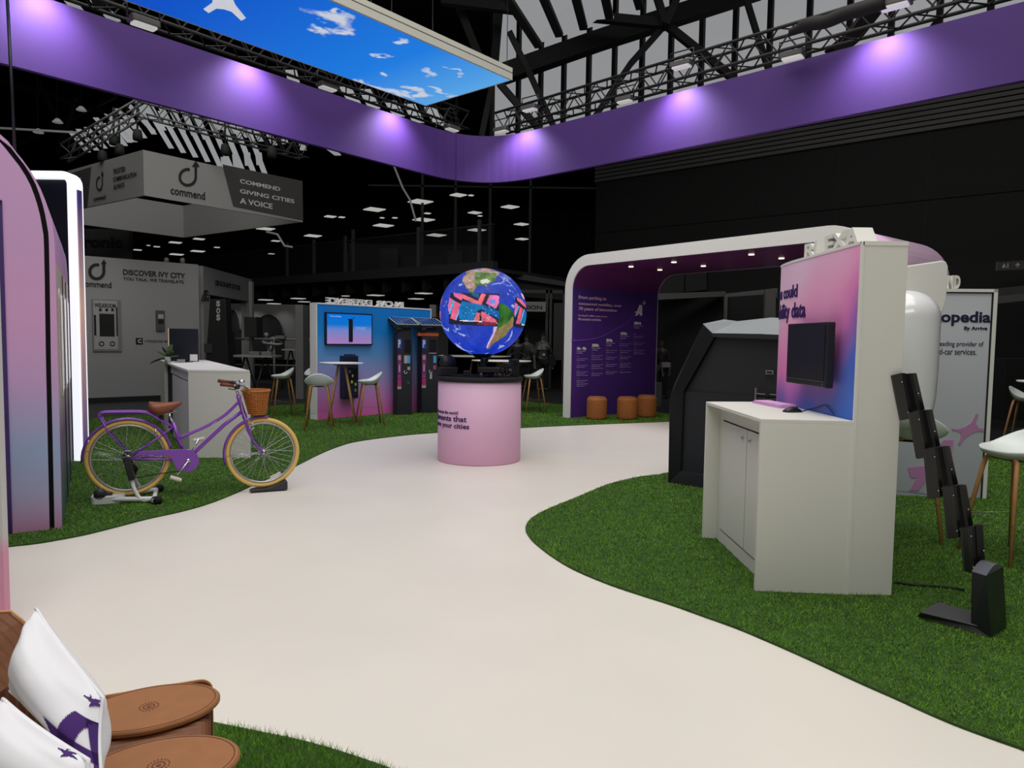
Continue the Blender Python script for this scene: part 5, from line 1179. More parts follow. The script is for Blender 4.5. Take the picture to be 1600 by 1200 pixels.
for (s0,s1,lock) in ((.04,s_mid-.004,s_mid-.07),(s_mid+.004,Lc-.125,s_mid+.07)):
    dr_=cbox(s0,s1,rec-.004,rec+.018,.106,zr-.139,WHITE,'door')
    p=cp(lock,rec-.010); mb=MB(); mb.add([],[]); mb.lathe([(0,.006),(.011,.004),(.011,-.006),(0,-.006)],14,(p[0],p[1],zr-.20),'x'); obj('lock',mb,CHROME,dr_); mb=MB(); mb.box(p[0]-.008,p[0]-.005,p[1]-.002,p[1]+.002,zr-.206,zr-.194); obj('keyhole',mb,MATTE,dr_)
cbox(s_mid-.002,s_mid+.002,rec-.003,rec+.003,.104,zr-.139,DARKSEAM,'door_gap')
# keyboard, mouse, cable
zk=zr-.008+.008
k0=g(1211,634,zr); kb=thing('keyboard','lilac keyboard lying on the right white counter','keyboard',(k0[0]+.0,k0[1]+.02,zk),math.radians(97))
mb=MB(); mb.prism(rrect(-.21,.21,-.07,.07,.015),0,.012,'z'); obj('tray',mb,mat('lilac_plastic',(206,150,206),.5),kb)
mb=MB()
for r_ in range(4):
    for c_ in range(12): mb.box(-.195+c_*.0326,-.195+c_*.0326+.028,-.06+r_*.031,-.06+r_*.031+.026,.012,.024)
o=obj('keys',mb,mat('lilac_keys',(224,178,224),.5),kb,.002)
m0=g(1238,644,zr); ms=thing('computer_mouse','black computer mouse with a cable beside the lilac keyboard','mouse',(m0[0],m0[1],zk),math.radians(12))
rings=[]
for k in range(9):
    t=k/8; x=-.06+.12*t; w=.032*math.sin(PI*(.12+.8*t))**.5; h_=.036*math.sin(PI*(.1+.8*t))**.7
    rings.append([Vector((x,w*math.cos(q_*PI/6),max(0,h_*math.sin(q_*PI/6)))) for q_ in range(12)])
mb=MB(); mb.loft(rings); obj('shell',mb,BLACK,ms); mb=MB(); mb.lathe([(0,-.004),(.008,-.004),(.008,.004),(0,.004)],12,(.03,0,.031),'x'); obj('scroll_wheel',mb,CHARC,ms)
def wx(px,py):
    d=ray(px,py); t=(Tn.x-.014)/d[0]; return Vector((d[0]*t,d[1]*t,H+d[2]*t))
p_=[Vector((*g(1252,645,zr),zk+.008)),wx(1262,640),wx(1276,636.5),wx(1289,633),wx(1297,640),wx(1303,647)]
mb=MB(); mb.tube(smooth_pts(p_,5),.0028,6); tag(obj('mouse_cable',mb,BLACK),'thin black cable looping from the mouse to the tower face','cable')

# ================================================================ BLACK KIOSK
K0=Vector((*g(1044,756),0)); Kd=U; FK=Frame((K0.x,K0.y),math.atan2(Kd.y,Kd.x))
kio=thing('angular_kiosk','large angular black kiosk with a slanted top standing behind the white counter','kiosk',(K0.x,K0.y,.01),FK.a)
out=[FK.sz(*p) for p in ((1044,757),(1046,640),(1047,622),(1054,600),(1098,509))]
A=[(out[0][0],0)]+out[1:]
inn_=[FK.sz(*p) for p in ((1063,736),(1068,613),(1113,522))]
ztop=A[-1][1]; zt2=inn_[2][1]; sR_=1.27
outline=A+[(inn_[2][0],zt2),(sR_,zt2-.02),(sR_,0)]
ol=outline
inner=[(inn_[0][0],.14),(inn_[1][0],inn_[1][1]),(inn_[2][0]+.02,zt2-.04),(sR_-.08,zt2-.06),(sR_-.08,.14)]
KB=mat('kiosk_black',(34,36,40),.55); KI=mat('kiosk_inner_black',(22,24,27),.6)
mb=MB(); mb.prism(ol[::-1],.06,.52,'y'); obj('body',mb,KB,kio,.004)
# frame ring in front: strips between outline and inner
mb=MB()
def strip(ps,qs):
    v=[(p[0],0,p[1]) for p in ps]+[(p[0],0,p[1]) for p in qs]; n=len(ps); 
    mb.add(v,[(i,i+1,n+i+1,n+i) for i in range(n-1)])
    v2=[(p[0],0,p[1]) for p in qs]+[(p[0],.06,p[1]) for p in qs]; mb.add(v2,[(i,i+1,n+i+1,n+i) for i in range(n-1)])
    v3=[(p[0],0,p[1]) for p in ps]+[(p[0],.07,p[1]) for p in ps]; mb.add(v3,[(i,n+i,n+i+1,i+1) for i in range(n-1)])
strip([A[0],A[2],A[4]],[inner[0],inner[1],inner[2]]); strip([A[0],(sR_,0)],[inner[0],inner[4]]); strip([A[4],(inn_[2][0],zt2),(sR_,zt2-.02)],[inner[2],inner[2],inner[3]])
strip([A[0],A[1],A[2],A[3],A[4]],[inner[0],inner[0],inner[1],inner[1],inner[2]])
obj('front_frame',mb,KB,kio)
mb=MB(); mb.box(inner[0][0],sR_-.08,.03,.06,.14,inn_[1][1]); obj('lower_panel',mb,mat('kiosk_lower',(28,32,38),.5),kio)
mb=MB(); cp_=[Vector((A[-1][0],.52,ztop+.07)),Vector((A[-1][0]+.15,.52,ztop+.05)),Vector((A[-1][0]+.5,.52,ztop+.085)),Vector((sR_,.52,ztop+.06))]
mb.loft([[Vector((A[-1][0],.0,ztop+.01)),cp_[0]],[Vector((inn_[2][0],-.0,zt2)),cp_[1]],[Vector((inn_[2][0]+.5,0,zt2-.006)),cp_[2]],[Vector((sR_,0,zt2-.02)),cp_[3]]],cap=False,closed=False,smooth=False)
obj('sloped_top',mb,mat('kiosk_top_grey',(150,156,158),.35),kio,label='pale grey sloped top')
def kbx(px0,py0,px1,py1,m,nm,d=.052,th=.01): a=FK.sz(px0,py0); b=FK.sz(px1,py1); mb=MB(); mb.box(a[0],b[0],d-th,d,b[1],a[1]); return obj(nm,mb,m,kio,.001)
bd=kbx(1195,580,1207,587,mat('badge_grey',(120,120,118),.4),'badge',.03,.01)
kbx(1197,582,1205,585,BLACK,'badge_mark',.019,.002)
kbx(1180,616,1216,619.5,mat('shelf_silver',(150,146,142),.35,metal=.4),'shelf_strip',.03,.04); kbx(1180,623.5,1216,625.5,mat('shelf_silver',(150,146,142),.35,metal=.4),'shelf_strip',.03,.04); kbx(1180,608,1181.2,626,mat('shelf_silver',(150,146,142),.35,metal=.4),'shelf_strip',.03,.04)
kbx(1197,616,1203,622,BLACK,'knob',-.012,.012)

# ================================================================ BOARD, POD AND SIGN BEHIND THE TOWER
Bp0=Vector((*g(1410,777),0)); Bp1=Vector((*g(1541,781),0)); FBd=Frame((Bp1.x,Bp1.y),heading(Bp0,Bp1))
bh=FBd.sz(1559,453)[1]
bd_=thing('light_board','tall grey-blue board with dark product words and a pink star, right of the tower','board',(Bp1.x,Bp1.y,.008),FBd.a)
BG_=grad('board_print',[(0,(150,156,160)),(1,(196,200,206))],2,0,2.0,emit=.06)
mb=MB(); mb.box(-1.5,-.02,.02,.14,0,bh-.01); obj('board_face',mb,BG_,bd_)
mb=MB(); mb.box(-.035,0,0,.16,0,bh); mb.box(-1.52,0,0,.16,bh-.03,bh); mb.box(-1.52,-1.49,0,.16,0,bh); obj('white_frame',mb,WHITE2,bd_)
mb=MB(); mb.box(-.045,-.035,.005,.02,0,bh-.03); mb.box(-1.49,-.035,.005,.02,bh-.042,bh-.03); obj('black_inset',mb,MATTE,bd_)
def btxt(s,r,m,b=.0,al=None):
    a=FBd.sz(r[0],r[1]); b2=FBd.sz(r[2],r[3]); txt(s,bd_,a[0],b2[1],b2[0],a[1],m,y=.018,t=.003,bold=b)
NV=mat('navy_ink',(20,18,60),.6)
btxt('Parkopedia',(1421,486.5,1549,511),NV,.03); btxt('By Arrive',(1508,511,1544,519),NV,.03)
btxt('The leading provider of',(1451,534,1538,545),NV,.0); btxt('connected-car services.',(1432,545,1527,556),NV,.0)
def bpoly(pts,m,nm):
    q_=[FBd.sz(*p) for p in pts]; ar=sum(q_[i][0]*q_[(i+1)%len(q_)][1]-q_[(i+1)%len(q_)][0]*q_[i][1] for i in range(len(q_)))
    if ar<0: q_=q_[::-1]
    mb=MB(); mb.prism(q_,.012,.018,'y'); return obj(nm,mb,m,bd_)
PK=mat('board_pink',(186,130,178),.6)
bpoly([(1488,671),(1499,672),(1510,668),(1520,661),(1526,648),(1530,649),(1525,662),(1530,670),(1539,672),(1539,676),(1528,675),(1518,679),(1508,686),(1501,697),(1498,696),(1503,684),(1502,677),(1497,675),(1489,674)],PK,'star_mark')
bpoly([(1476,689),(1491,689),(1487,716),(1484,724),(1470,706),(1471,694)],PK,'letter_mark'); bpoly([(1419,732),(1444,730),(1470,720),(1484,730),(1480,776),(1452,778),(1448,750),(1436,768),(1421,768),(1434,748),(1424,748)],PK,'letter_mark')
a=FBd.sz(1482,452)[0]; b2=FBd.sz(1502,452)[0]
txt('ND',bd_,a,bh+.002,b2,bh+.13,WHITE2,y=.1,t=.08,bold=.04,name='raised_letters')
# rounded white sign board and glossy pod, both on the tower's rear
sp0=at(1412,460,5.35); FS=Frame((sp0.x,5.35),0)
pts=[FS.sz(*p) for p in ((1380,425),(1412,416),(1473,407),(1479,409),(1482,416),(1481,440),(1479,470),(1474,486),(1466,493),(1440,496),(1380,498))]
sg=thing('rounded_sign','flat white rounded sign board fixed behind the white tower above the pod','sign',(sp0.x,5.35,0)); mb=MB(); mb.prism(pts[::-1],0,.05,'y'); obj('sign_plate',mb,WHITE2,sg,.01)
mb=MB(); mb.box(-.30,-.05,.02,.06,1.58,1.64); obj('fixing_arm',mb,WHITE2,sg)
pa=at(1412,560,5.1); prad=.225; px_=at(1466,560,5.1).x-prad
pod=thing('glossy_pod','glossy white rounded pod mounted behind the white tower','pod',(px_,5.15,0)); zt_p=H+(ray(1432,454)[2]/ray(1432,454)[1])*5.15; zb_p=H+(ray(1432,672)[2]/ray(1432,672)[1])*5.15
prof=[]
for k in range(9): q_=PI/2*k/8; prof.append((max(.001,prad*math.sin(q_)),zt_p-.20*(1-math.cos(q_))))
prof+=[(prad,zt_p-.6),(prad*.97,zb_p+.25)]
for k in range(1,9): q_=PI/2*k/8; prof.append((max(.001,prad*.94*math.cos(q_)),zb_p+.2-.2*math.sin(q_)))
mb=MB(); mb.lathe(prof[::-1],40); obj('shell',mb,GLOSSW,pod); mb=MB(); mb.tube([(-.05,.02,1.1),(-.42,.0,1.1)],.04,10); obj('mounting_arm',mb,WHITE2,pod)
# exit sign
e=at(1579,415,16); es=thing('exit_sign','small dark exit sign with a running figure and arrow high at the right','exit sign',e,wang)
mb=MB(); mb.box(-.26,.26,0,.05,-.1,.1); obj('box',mb,mat('exit_dark',(26,26,26),.6),es); EX=mat('exit_grey',(120,120,120),.5,emit=.15)
mb=MB(); mb.box(-.27,-.25,-.01,.05,-.1,.1); mb.box(.25,.27,-.01,.05,-.1,.1); obj('end_caps',mb,mat('exit_cap',(70,70,70),.5),es)
mb=MB(); mb.prism([(.12,-.05),(.14,-.05),(.14,.01),(.17,-.01),(.17,.015),(.13,.055),(.09,.015),(.09,-.01),(.12,.01)],-.005,0,'y'); mb.box(-.13,-.11,-.005,0,.02,.05); mb.prism([(-.15,-.05),(-.13,-.05),(-.11,-.02),(-.09,-.04),(-.07,-.04),(-.10,0),(-.09,.02),(-.14,.02),(-.15,0)],-.005,0,'y'); mb.box(-.06,-.04,-.005,0,-.05,.055); obj('pictogram',mb,EX,es)

# ================================================================ BLACK LEAF STAND
base=Vector((*g(1500,990),0)); 
ls_=thing('leaf_stand','black stand of overlapping curved plates leaning from a heavy L-shaped foot','display stand',(base.x,base.y,.012),0)
W2L=lambda p:(p[0]-base.x,p[1]-base.y)
# foot plate
f1=W2L(g(1431,967)); f2=W2L(g(1549,1001)); f3=W2L(g(1573,986)); f4=W2L(g(1470,944))
zf=.045
t1=W2L(g(1438,960,zf)); t2=W2L(g(1516,976,zf)); t3=W2L(g(1520,958,zf)); t4=W2L(g(1464,944,zf))
KM=mat('stand_black',(34,35,39),.4)
mb=MB(); bot=[f1,f2,(f3[0],f3[1]),f4]; top_=[(t1[0],t1[1]),(f2[0]-.0,f2[1]+.02),(f3[0]-.01,f3[1]),(t4[0],t4[1])]
mb.loft([[Vector((x,y,0)) for x,y in bot],[Vector((x,y,zf)) for x,y in top_]],smooth=False); obj('foot_plate',mb,mat('stand_top_grey',(62,62,66),.45),ls_,.004)
# block
w2=f3; 
def L(px,py,ref): # point on vertical line above ref pixel depth
    d=ray(px,py); t=ref/d[1]; return Vector((d[0]*t-base.x,ref-base.y,H+d[2]*t-.012))
yb0=f2[1]+base.y; yb1=f3[1]+base.y
A0=Vector((*W2L(g(1516,990)),0)); A1=Vector((f2[0],f2[1],0)); A2=Vector((f3[0],f3[1],0)); A3=A0+(A2-A1)
T0=L(1518,893,A0.y+base.y); T1=L(1541,900,A1.y+base.y); T2=L(1568,886,A2.y+base.y); T3=T0+(T2-T1)
def q4(a,b,c,d): return [a,b,c,d]
mid0=(T0+T3)/2+Vector((0,0,.03)); mid1=(T1+T2)/2+Vector((0,0,.03))
mb=MB(); mb.loft([[A0,A1,A2,A3],[T0,T1,T2,T3]],smooth=False,cap=True)
obj('block',mb,KM,ls_,.003)
mb=MB(); n=8; ra=[];rb=[]
for k in range(n+1):
    t=k/n; up=Vector((0,0,.035*math.sin(PI*t)+.001)); ra.append(T0.lerp(T3,t)+up); rb.append(T1.lerp(T2,t)+up)
mb.loft([[a_,b_] for a_,b_ in zip(ra,rb)],cap=False,closed=False,smooth=True); mb.add([tuple(p) for p in ra],[tuple(range(n+1))]); mb.add([tuple(p) for p in rb],[tuple(range(n+1))[::-1]]); obj('curved_cap',mb,mat('stand_cap',(88,90,100),.35),ls_,label='grey curved cap')
# plates: (left-bottom, left-top, right-top, right-bottom) in photo and depth
PL=[((1524,910),(1504,823),(1536,818),(1540,895),3.78),((1482,842),(1475,760),(1511,756),(1519,832),3.9),((1454,778),(1448,694),(1488,697),(1497,760),4.0),((1434,718),(1423,640),(1459,638),(1472,700),4.08),((1406,658),(1394,588),(1433,581),(1446,640),4.15)]
PL=[((1508,893),(1503,826),(1536,820),(1540,893),3.70),((1482,842),(1475,761),(1510,758),(1521,824),3.80),((1452,780),(1445,702),(1484,697),(1498,760),3.90),((1434,717),(1421,645),(1457,640),(1470,700),3.99),((1408,657),(1394,587),(1432,583),(1445,640),4.08)]
for k,(lb_,lt,rt_,rb_,yy) in enumerate(PL):
    a,b,c,d=[at(p[0],p[1],yy)-Vector((base.x,base.y,.012)) for p in (lb_,lt,rt_,rb_)]
    def prof_(l,r,up):
        out=[]
        for i in range(9):
            t=i/8; bulge=.035*math.sin(PI*min(t/.6,1)) - (.015*math.sin(PI*(t-.6)/.4) if t>.6 else 0)
            out.append(l.lerp(r,t)+Vector((0,-bulge,up*math.sin(PI*min(t/.6,1)))))
        return out
    bt=prof_(a,d,0); tp=prof_(b,c,.012); md=prof_(a.lerp(b,.5),d.lerp(c,.5),.0)
    def ringof(p): return p+[v+Vector((0,.018,0)) for v in reversed(p)]
    mb=MB(); mb.loft([ringof(bt),ringof(md),ringof(tp)],smooth=False); pl_o=obj('curved_plate',mb,mat('plate_black',(19,20,22),.32),ls_)
    mb=MB()
    for (u,v) in ((.2,.15),(.2,.85),(.75,.5)):
        p=a.lerp(d,u).lerp(b.lerp(c,u),v); mb.lathe([(0,.0),(.004,0),(.004,.004),(0,.005)],8,(p.x,p.y-.036,p.z),'y')
    obj('screw',mb,CHROME,pl_o)
    if k<4:
        q_=at(PL[k+1][0][0]+14,PL[k+1][0][1]-4,PL[k+1][4])-Vector((base.x,base.y,.012)); mb=MB(); mb.tube([b.lerp(c,.3)+Vector((0,.03,-.02)),q_+Vector((0,.03,.03))],.012,8); obj('hinge_rod',mb,BLACKM,ls_)
mb=MB(); mb.tube([a_ for a_ in (Vector((*g(1396,915),.02)),Vector((*g(1430,919),.018)),Vector((*g(1470,921),.018)),Vector((*g(1508,927),.02)))],.008,6); tag(obj('floor_cable',mb,MATTE),'dark cable lying in the grass at the foot of the white tower','cable')
# ================================================================ BICYCLE
pa=g(196,783); pb=g(413,767); FB=Frame((pa[0],pa[1]),heading(pa,pb))
bike=thing('bicycle','purple step-through bicycle with wicker basket and cream tyres on a trainer','bicycle',(pa[0],pa[1],0),FB.a)
B=lambda px,py,y=0: Vector((FB.sz(px,py)[0],y,FB.sz(px,py)[1]))
rh=B(200,715.5); fh=B(411,707)
rr=(B(200,657)-B(200,776)).length/2; rf=(B(410,653)-B(410,762)).length/2
def wheel(h,r,nm,par):
    w=obj(nm,(lambda m:(m.tube([h+Vector(((r-.02)*math.cos(2*PI*k/64),0,(r-.02)*math.sin(2*PI*k/64))) for k in range(64)],.02,10,closed=True),m)[1])(MB()),mat('cream_tyre',(222,186,104),.7),par,label='cream tyre')
    m=MB(); m.tube([h+Vector(((r-.05)*math.cos(2*PI*k/64),0,(r-.05)*math.sin(2*PI*k/64))) for k in range(64)],.012,8,closed=True); obj('rim',m,mat('rim_silver',(180,180,182),.3,metal=.7),w)
    m=MB(); m.lathe([(0,-.05),(.012,-.05),(.012,-.035),(.03,-.032),(.03,-.028),(.016,-.024),(.016,.024),(.03,.028),(.03,.032),(.012,.035),(.012,.05),(0,.05)],16,h,'y'); obj('hub',m,CHROME,w)
    for k in range(32):
        s=(-1)**k; q=2*PI*k/32; q0=q+s*(.9 if k%4<2 else -.9); m=MB(); m.tube([h+Vector((.028*math.cos(q0),s*.028,.028*math.sin(q0))),h+Vector(((r-.06)*math.cos(q),0,(r-.06)*math.sin(q)))],.0016,4,cap=False); obj('spoke',m,CHROME,w)
    return w
wr_=wheel(rh,rr,'rear_wheel',bike); wf_=wheel(fh,rf,'front_wheel',bike)
m=MB(); a=B(422,746,-.008); b_=B(438,738,-.008); m.beam(a,b_,.012,.022); obj('reflector',m,mat('reflector_clear',(210,210,200),.3),wf_)
fr=MB()
def T(path,r,n=10): fr.tube(path,r,n)
sc_=(B(300,650)-B(300,750)).length/100   # metres per photo pixel on the bike plane
hb_=B(381,648); ht=B(372,618)
T([ht,hb_],.021)
T(smooth_pts([B(373,628),B(352,648),B(326,664),B(302,675),B(281,684)],5),.015)
T([B(379,642),B(350,664),B(306,705),B(296,718)],.018)
T([B(270,659),B(279,686),B(290,714)],.016)
for s in (-1,1):
    T([B(271,667),B(204+2,712,s*.055)],.009); T([B(294,719),B(250,716.5,s*.045),B(204,716,s*.06)],.010)
fr.lathe([(0,-.04),(.022,-.04),(.022,.04),(0,.04)],16,B(294,719),'y')
obj('frame',fr,PURP,bike)
fk=MB()
for s in (-1,1): fk.tube(smooth_pts([hb_,B(384,660,s*.035),B(392,682,s*.05),B(402,697,s*.052),B(411,706,s*.052)],4),[.014]*8+[.011]*9,8)
fk.tube([B(381,646),B(383,654)],.024,10); obj('fork',fk,PURP,bike)
def fender(h,r,a0,a1,nm):
    m=MB(); rings=[]
    for k in range(25):
        q=math.radians(a0+(a1-a0)*k/24); rg=[]
        for j in range(7):
            u=-1+2*j/6; rg.append(h+Vector(((r-.014*u*u)*math.cos(q),.03*u,(r-.014*u*u)*math.sin(q))))
        for j in range(6,-1,-1):
            u=-1+2*j/6; rg.append(h+Vector(((r-.004-.014*u*u)*math.cos(q),.028*u,(r-.004-.014*u*u)*math.sin(q))))
        rings.append(rg)
    m.loft(rings); return obj(nm,m,PURP,bike)
fender(rh,rr+.022,182,12,'rear_mudguard'); fender(fh,rf+.022,196,82,'front_mudguard')
m=MB()
pass
for s in (-.04,.04):
    m=MB(); m.tube([B(128,703,s),rh+Vector((0,s,0))],.0025,5); obj('mudguard_stay',m,CHROME,bike); m=MB(); m.tube([B(352,712,s),fh+Vector((0,s,0))],.0025,5); obj('mudguard_stay',m,CHROME,bike)
# rack
m=MB()
for s in (-.06,.06):
    m.tube(smooth_pts([B(157,654,s),B(155,648,s),B(161,644,s),B(195,643,s),B(229,644,s),B(250,655,s),B(270,667,s*.5)],3),.0075,8); m.tube([B(158,652,s),B(170,674,s),B(200,706,s*.9)],.0065,8)
m.tube([B(157,654,-.06),B(157,654,.06)],.007,6)
for px in (175,195,215,229): m.tube([B(px,644,-.06),B(px,644,.06)],.005,6)
obj('luggage_rack',m,PURP,bike)
# chain guard
cg=[(217,704),(250,702),(290,700.5),(303,704),(310,713),(310,724),(304,732),(294,736),(282,735),(275,730),(270,719),(262,711),(250,710),(217,710)]
pts=smooth_pts([Vector((*FB.sz(*p),0)) for p in cg+[cg[0]]],3)[:-1]; pp=[(p.x,p.y) for p in pts]
ar=sum(pp[i][0]*pp[(i+1)%len(pp)][1]-pp[(i+1)%len(pp)][0]*pp[i][1] for i in range(len(pp)))
if ar<0: pp=pp[::-1]
m=MB(); m.prism(pp,-.055,-.045,'y'); obj('chain_guard',m,PURP,bike,.003)
m=MB(); bb=B(294,719); m.lathe([(0,.062),(.02,.062),(.02,.05),(.014,-.1),(0,-.1)],16,bb+Vector((0,-.0,0)),'y'); 
p1=B(275,742,-.085); p2=B(311,688,.085)
m.tube([bb+Vector((0,-.075,0)),p1],.009,8); m.tube([bb+Vector((0,.075,0)),p2],.009,8); cr_o=obj('crank',m,CHROME,bike)
for c,s in ((p1,-1),(p2,1)):
    m=MB(); m.box(-.05,.05,-.04,.04,-.012,.012); m.v=[tuple(Vector(v)@Matrix.Rotation(math.radians(-22 if s<0 else 10),3,'Y')+c+Vector((.0,s*.05,-.01))) for v in m.v]; obj('pedal',m,mat('pale_pedal',(206,204,190),.5),bike,.006)
m=MB(); m.tube([B(294,734,-.03),B(250,739,-.03),B(212,746,-.03)],.004,6); m.lathe([(0,-.02),(.035,-.02),(.035,.0),(0,.0)],20,rh,'y'); obj('chain',m,MATTE,bike)
m=MB(); m.lathe([(.03,-.045),(.045,-.045),(.05,-.03),(0,-.03)],24,rh,'y'); m.lathe([(0,-.05),(.045,-.045),(.045,-.04),(0,-.038)],20,B(207,733,-.02),'y'); m.beam(B(203,722,-.06),B(210,745,-.06),.045,.03); obj('derailleur',m,MATTE,bike)
m=MB(); m.tube([rh+Vector((-.0,-.07,0))+Vector((.075*math.cos(q*PI/12),0,.075*math.sin(q*PI/12))) for q in range(4,21)],.003,5); obj('guard_hoop',m,CHROME,bike)
# saddle
def saddle():
    m=MB(); a=B(232,633); b=B(284,633); Ls=(b-a).length; top=B(232,627).z; rings=[]
    prof=[(0,.03,.06),(.04,.07,.085),(.15,.09,.10),(.3,.085,.105),(.45,.062,.10),(.6,.044,.085),(.75,.036,.066),(.9,.028,.045),(1,.010,.02)]
    for t,w,h in prof:
        x=a.x+Ls*t; zt_=top-.012*math.sin(PI*t)-.012*(t>.95)-.012*(t<.03); rg=[]
        for k in range(14):
            q=2*PI*k/14; zz=math.sin(q); rg.append(Vector((x,w*math.cos(q),zt_-h*.5+(h*.5)*(zz if zz>0 else zz*1.2))))
        rings.append(rg)
    m.loft(rings); return m
sd=obj('saddle',saddle(),mat('brown_leather',(132,72,42),.5,noise=.15,scale=30),bike)
m=MB(); m.tube([B(270,662),B(263,643)],.0125,10); m.tube([B(245,642),B(262,647),B(276,641)],.005,6); obj('seat_post',m,CHROME,bike)
m=MB(); m.box(-.02,.02,-.012,.012,-.02,.02); m.v=[tuple(Vector(v)+B(252,652)) for v in m.v]; obj('saddle_bag',m,MATTE,bike,.004)
# bars
m=MB(); st_=B(373,604); m.tube([ht,B(369,606)],.012,8)
bar=[]
for s in (-1,1): bar.append(smooth_pts([B(378,604,0),B(385,606,s*.10),B(377,602,s*.22),B(366,600,s*.26),B(345,598,s*.27)],4))
for b in bar: m.tube(b,.011,8)
m.lathe([(0,.0),(.03,.005),(.03,.02),(0,.035)],14,B(376,597,-.12)); obj('handlebar',m,CHROME,bike)
for s in (-1,1):
    m=MB(); m.tube([B(363,600,s*.262),B(342,597.5,s*.272)],.017,10); obj('grip',m,mat('brown_grip',(104,56,36),.6),bike)
    m=MB(); m.tube([B(371,601.5,s*.245),B(364,600.5,s*.26)],.021,10); m.tube([B(370,604,s*.25),B(362,605.5,s*.28),B(354,604,s*.29)],.006,6); obj('brake_lever',m,BLACK,bike)
m=MB(); m.tube(smooth_pts([B(370,601,-.2),B(384,604,-.1),B(378,612,-.04),B(377,630,-.03),B(382,650,-.03),B(394,662,-.04)],4),.0035,6); m.tube(smooth_pts([B(370,601,.2),B(388,606,.06),B(374,614,.02),B(368,634,.02),B(330,664,-.02)],4),.003,6); obj('brake_cable',m,mat('white_cable',(206,200,192),.5),bike)
m=MB()
for (px,py) in ((394,665),(243,675)):
    for s in (-.03,.03): m.tube([B(px,py-6,s),B(px+2,py+3,s),B(px-3,py+7,s)],.007,6)
obj('rim_brake',m,CHROME,bike)
# basket: woven
bk_=obj('basket_liner',(lambda m:(m.loft([[Vector((c.x+a*math.cos(2*PI*k/20),b*math.sin(2*PI*k/20),c.z)) for k in range(20)] for c,a,b in ((B(402,645.5),.075,.085),(B(401,630),.095,.105),(B(400,616),.115,.125))],cap=False),m)[1])(MB()),mat('wicker_dark',(122,66,24),.8),bike)
cb=B(402,646); ct=B(400,611); Nst=30
WK=mat('wicker',(196,118,48),.6,noise=.4,scale=60)
m=MB()
for r_ in range(13):
    t=r_/12; c=cb.lerp(ct,t); a=.078+.045*t; b=.088+.045*t; pts=[]
    for k in range(Nst*2):
        q=2*PI*k/(Nst*2); w=.004*math.sin(q*Nst/1+PI*(r_%2)); pts.append(Vector((c.x+(a+w)*math.cos(q),(b+w)*math.sin(q),c.z)))
    m.tube(pts,.0062,5,closed=True)
bw=obj('wicker_basket',m,WK,bike,label='orange-brown wicker basket')
m=MB()
for k in range(26):
    q=2*PI*k/26; m.tube([Vector((cb.x+.078*math.cos(q),.088*math.sin(q),cb.z)),Vector((ct.x+.123*math.cos(q),.133*math.sin(q),ct.z))],.004,5)
m.tube([Vector((ct.x+.126*math.cos(2*PI*k/40),.136*math.sin(2*PI*k/40),ct.z+.006)) for k in range(40)],.011,6,closed=True); m.lathe([(.0,0),(.078,0)],20,(cb.x,0,cb.z)); obj('basket_stakes',m,WK,bw)
m=MB(); m.beam(B(384,615),B(392,618),.03,.02); m.beam(B(384,626),B(392,628),.02,.02); obj('basket_strap',m,MATTE,bw)
# trainer
tr=thing('bicycle_trainer','white and black bicycle trainer clamped to the rear wheel','bicycle trainer',(pa[0],pa[1],.012),FB.a)
def Bt(px,py,y=0): v=B(px,py,y); return Vector((v.x,y,v.z-.012))
m=MB(); zbb=.03
pts=[(142,775),(146,774),(157,782),(184,785),(184,787),(240,786),(242,791),(200,795),(172,797),(146,791),(142,785)]
q_=[FB.sz(*p,.1) for p in pts]; q_=[(p[0],max(p[1]-.012+.0,0.001)) for p in q_]
ar=sum(q_[i][0]*q_[(i+1)%len(q_)][1]-q_[(i+1)%len(q_)][0]*q_[i][1] for i in range(len(q_)))
if ar<0: q_=q_[::-1]
x0=min(p[0] for p in q_); x1=max(p[0] for p in q_)
TW=mat('trainer_white',(212,214,216),.4)
m.prism(rrect(x0,x0+.26,-.13,.11,.04),.0,.065,'z'); m.tube([(x0+.1,-.09,.035),(x1,-.20,.03)],.024,10); m.tube([(x0+.1,.09,.035),(x1,.20,.03)],.024,10); obj('base_frame',m,TW,tr,.004)
m=MB(); m.tube([(x1,-.27,.03),(x1,.27,.03)],.02,10); obj('cross_tube',m,TW,tr)
for s in (-1,1):
    m=MB(); m.tube(smooth_pts([Bt(207,743,s*.12),Bt(212,760,s*.15),Bt(224,775,s*.18),Vector((x1,s*.21,.04))],5),.017,10); obj('support_arm',m,TW,tr)
    m=MB(); m.lathe([(0,-.02),(.03,-.02),(.03,.02),(0,.02)],14,(x1+.005,s*.24,.03),'y'); m.lathe([(0,-.015),(.04,-.015),(.04,.03),(0,.03)],6,(x1+.03,s*.27,.032),'y'); obj('rubber_foot',m,MATTE,tr)
    m=MB(); m.lathe([(0,-.04),(.028,-.04),(.032,.04),(0,.04)],14,(rh.x,s*.11,rh.z-.012),'y'); m.beam(Vector((rh.x,s*.12,rh.z-.02)),Bt(208,745,s*.12),.085,.05); obj('axle_clamp',m,BLACK,tr,.004)
m=MB(); rx0=Bt(152,772); m.lathe([(0,-.06),(.028,-.06),(.028,.06),(0,.06)],18,(rx0.x+.04,0,.09),'y'); obj('roller',m,CHROME,tr); m=MB(); m.lathe([(0,.07),(.045,.07),(.05,.1),(.045,.13),(0,.13)],20,(rx0.x+.03,0,.09),'y'); m.lathe([(0,-.10),(.03,-.10),(.035,-.07),(0,-.07)],20,(rx0.x+.03,0,.09),'y'); m.box(rx0.x-.02,rx0.x+.12,-.08,.05,.06,.085); obj('resistance_unit',m,CHARC,tr)
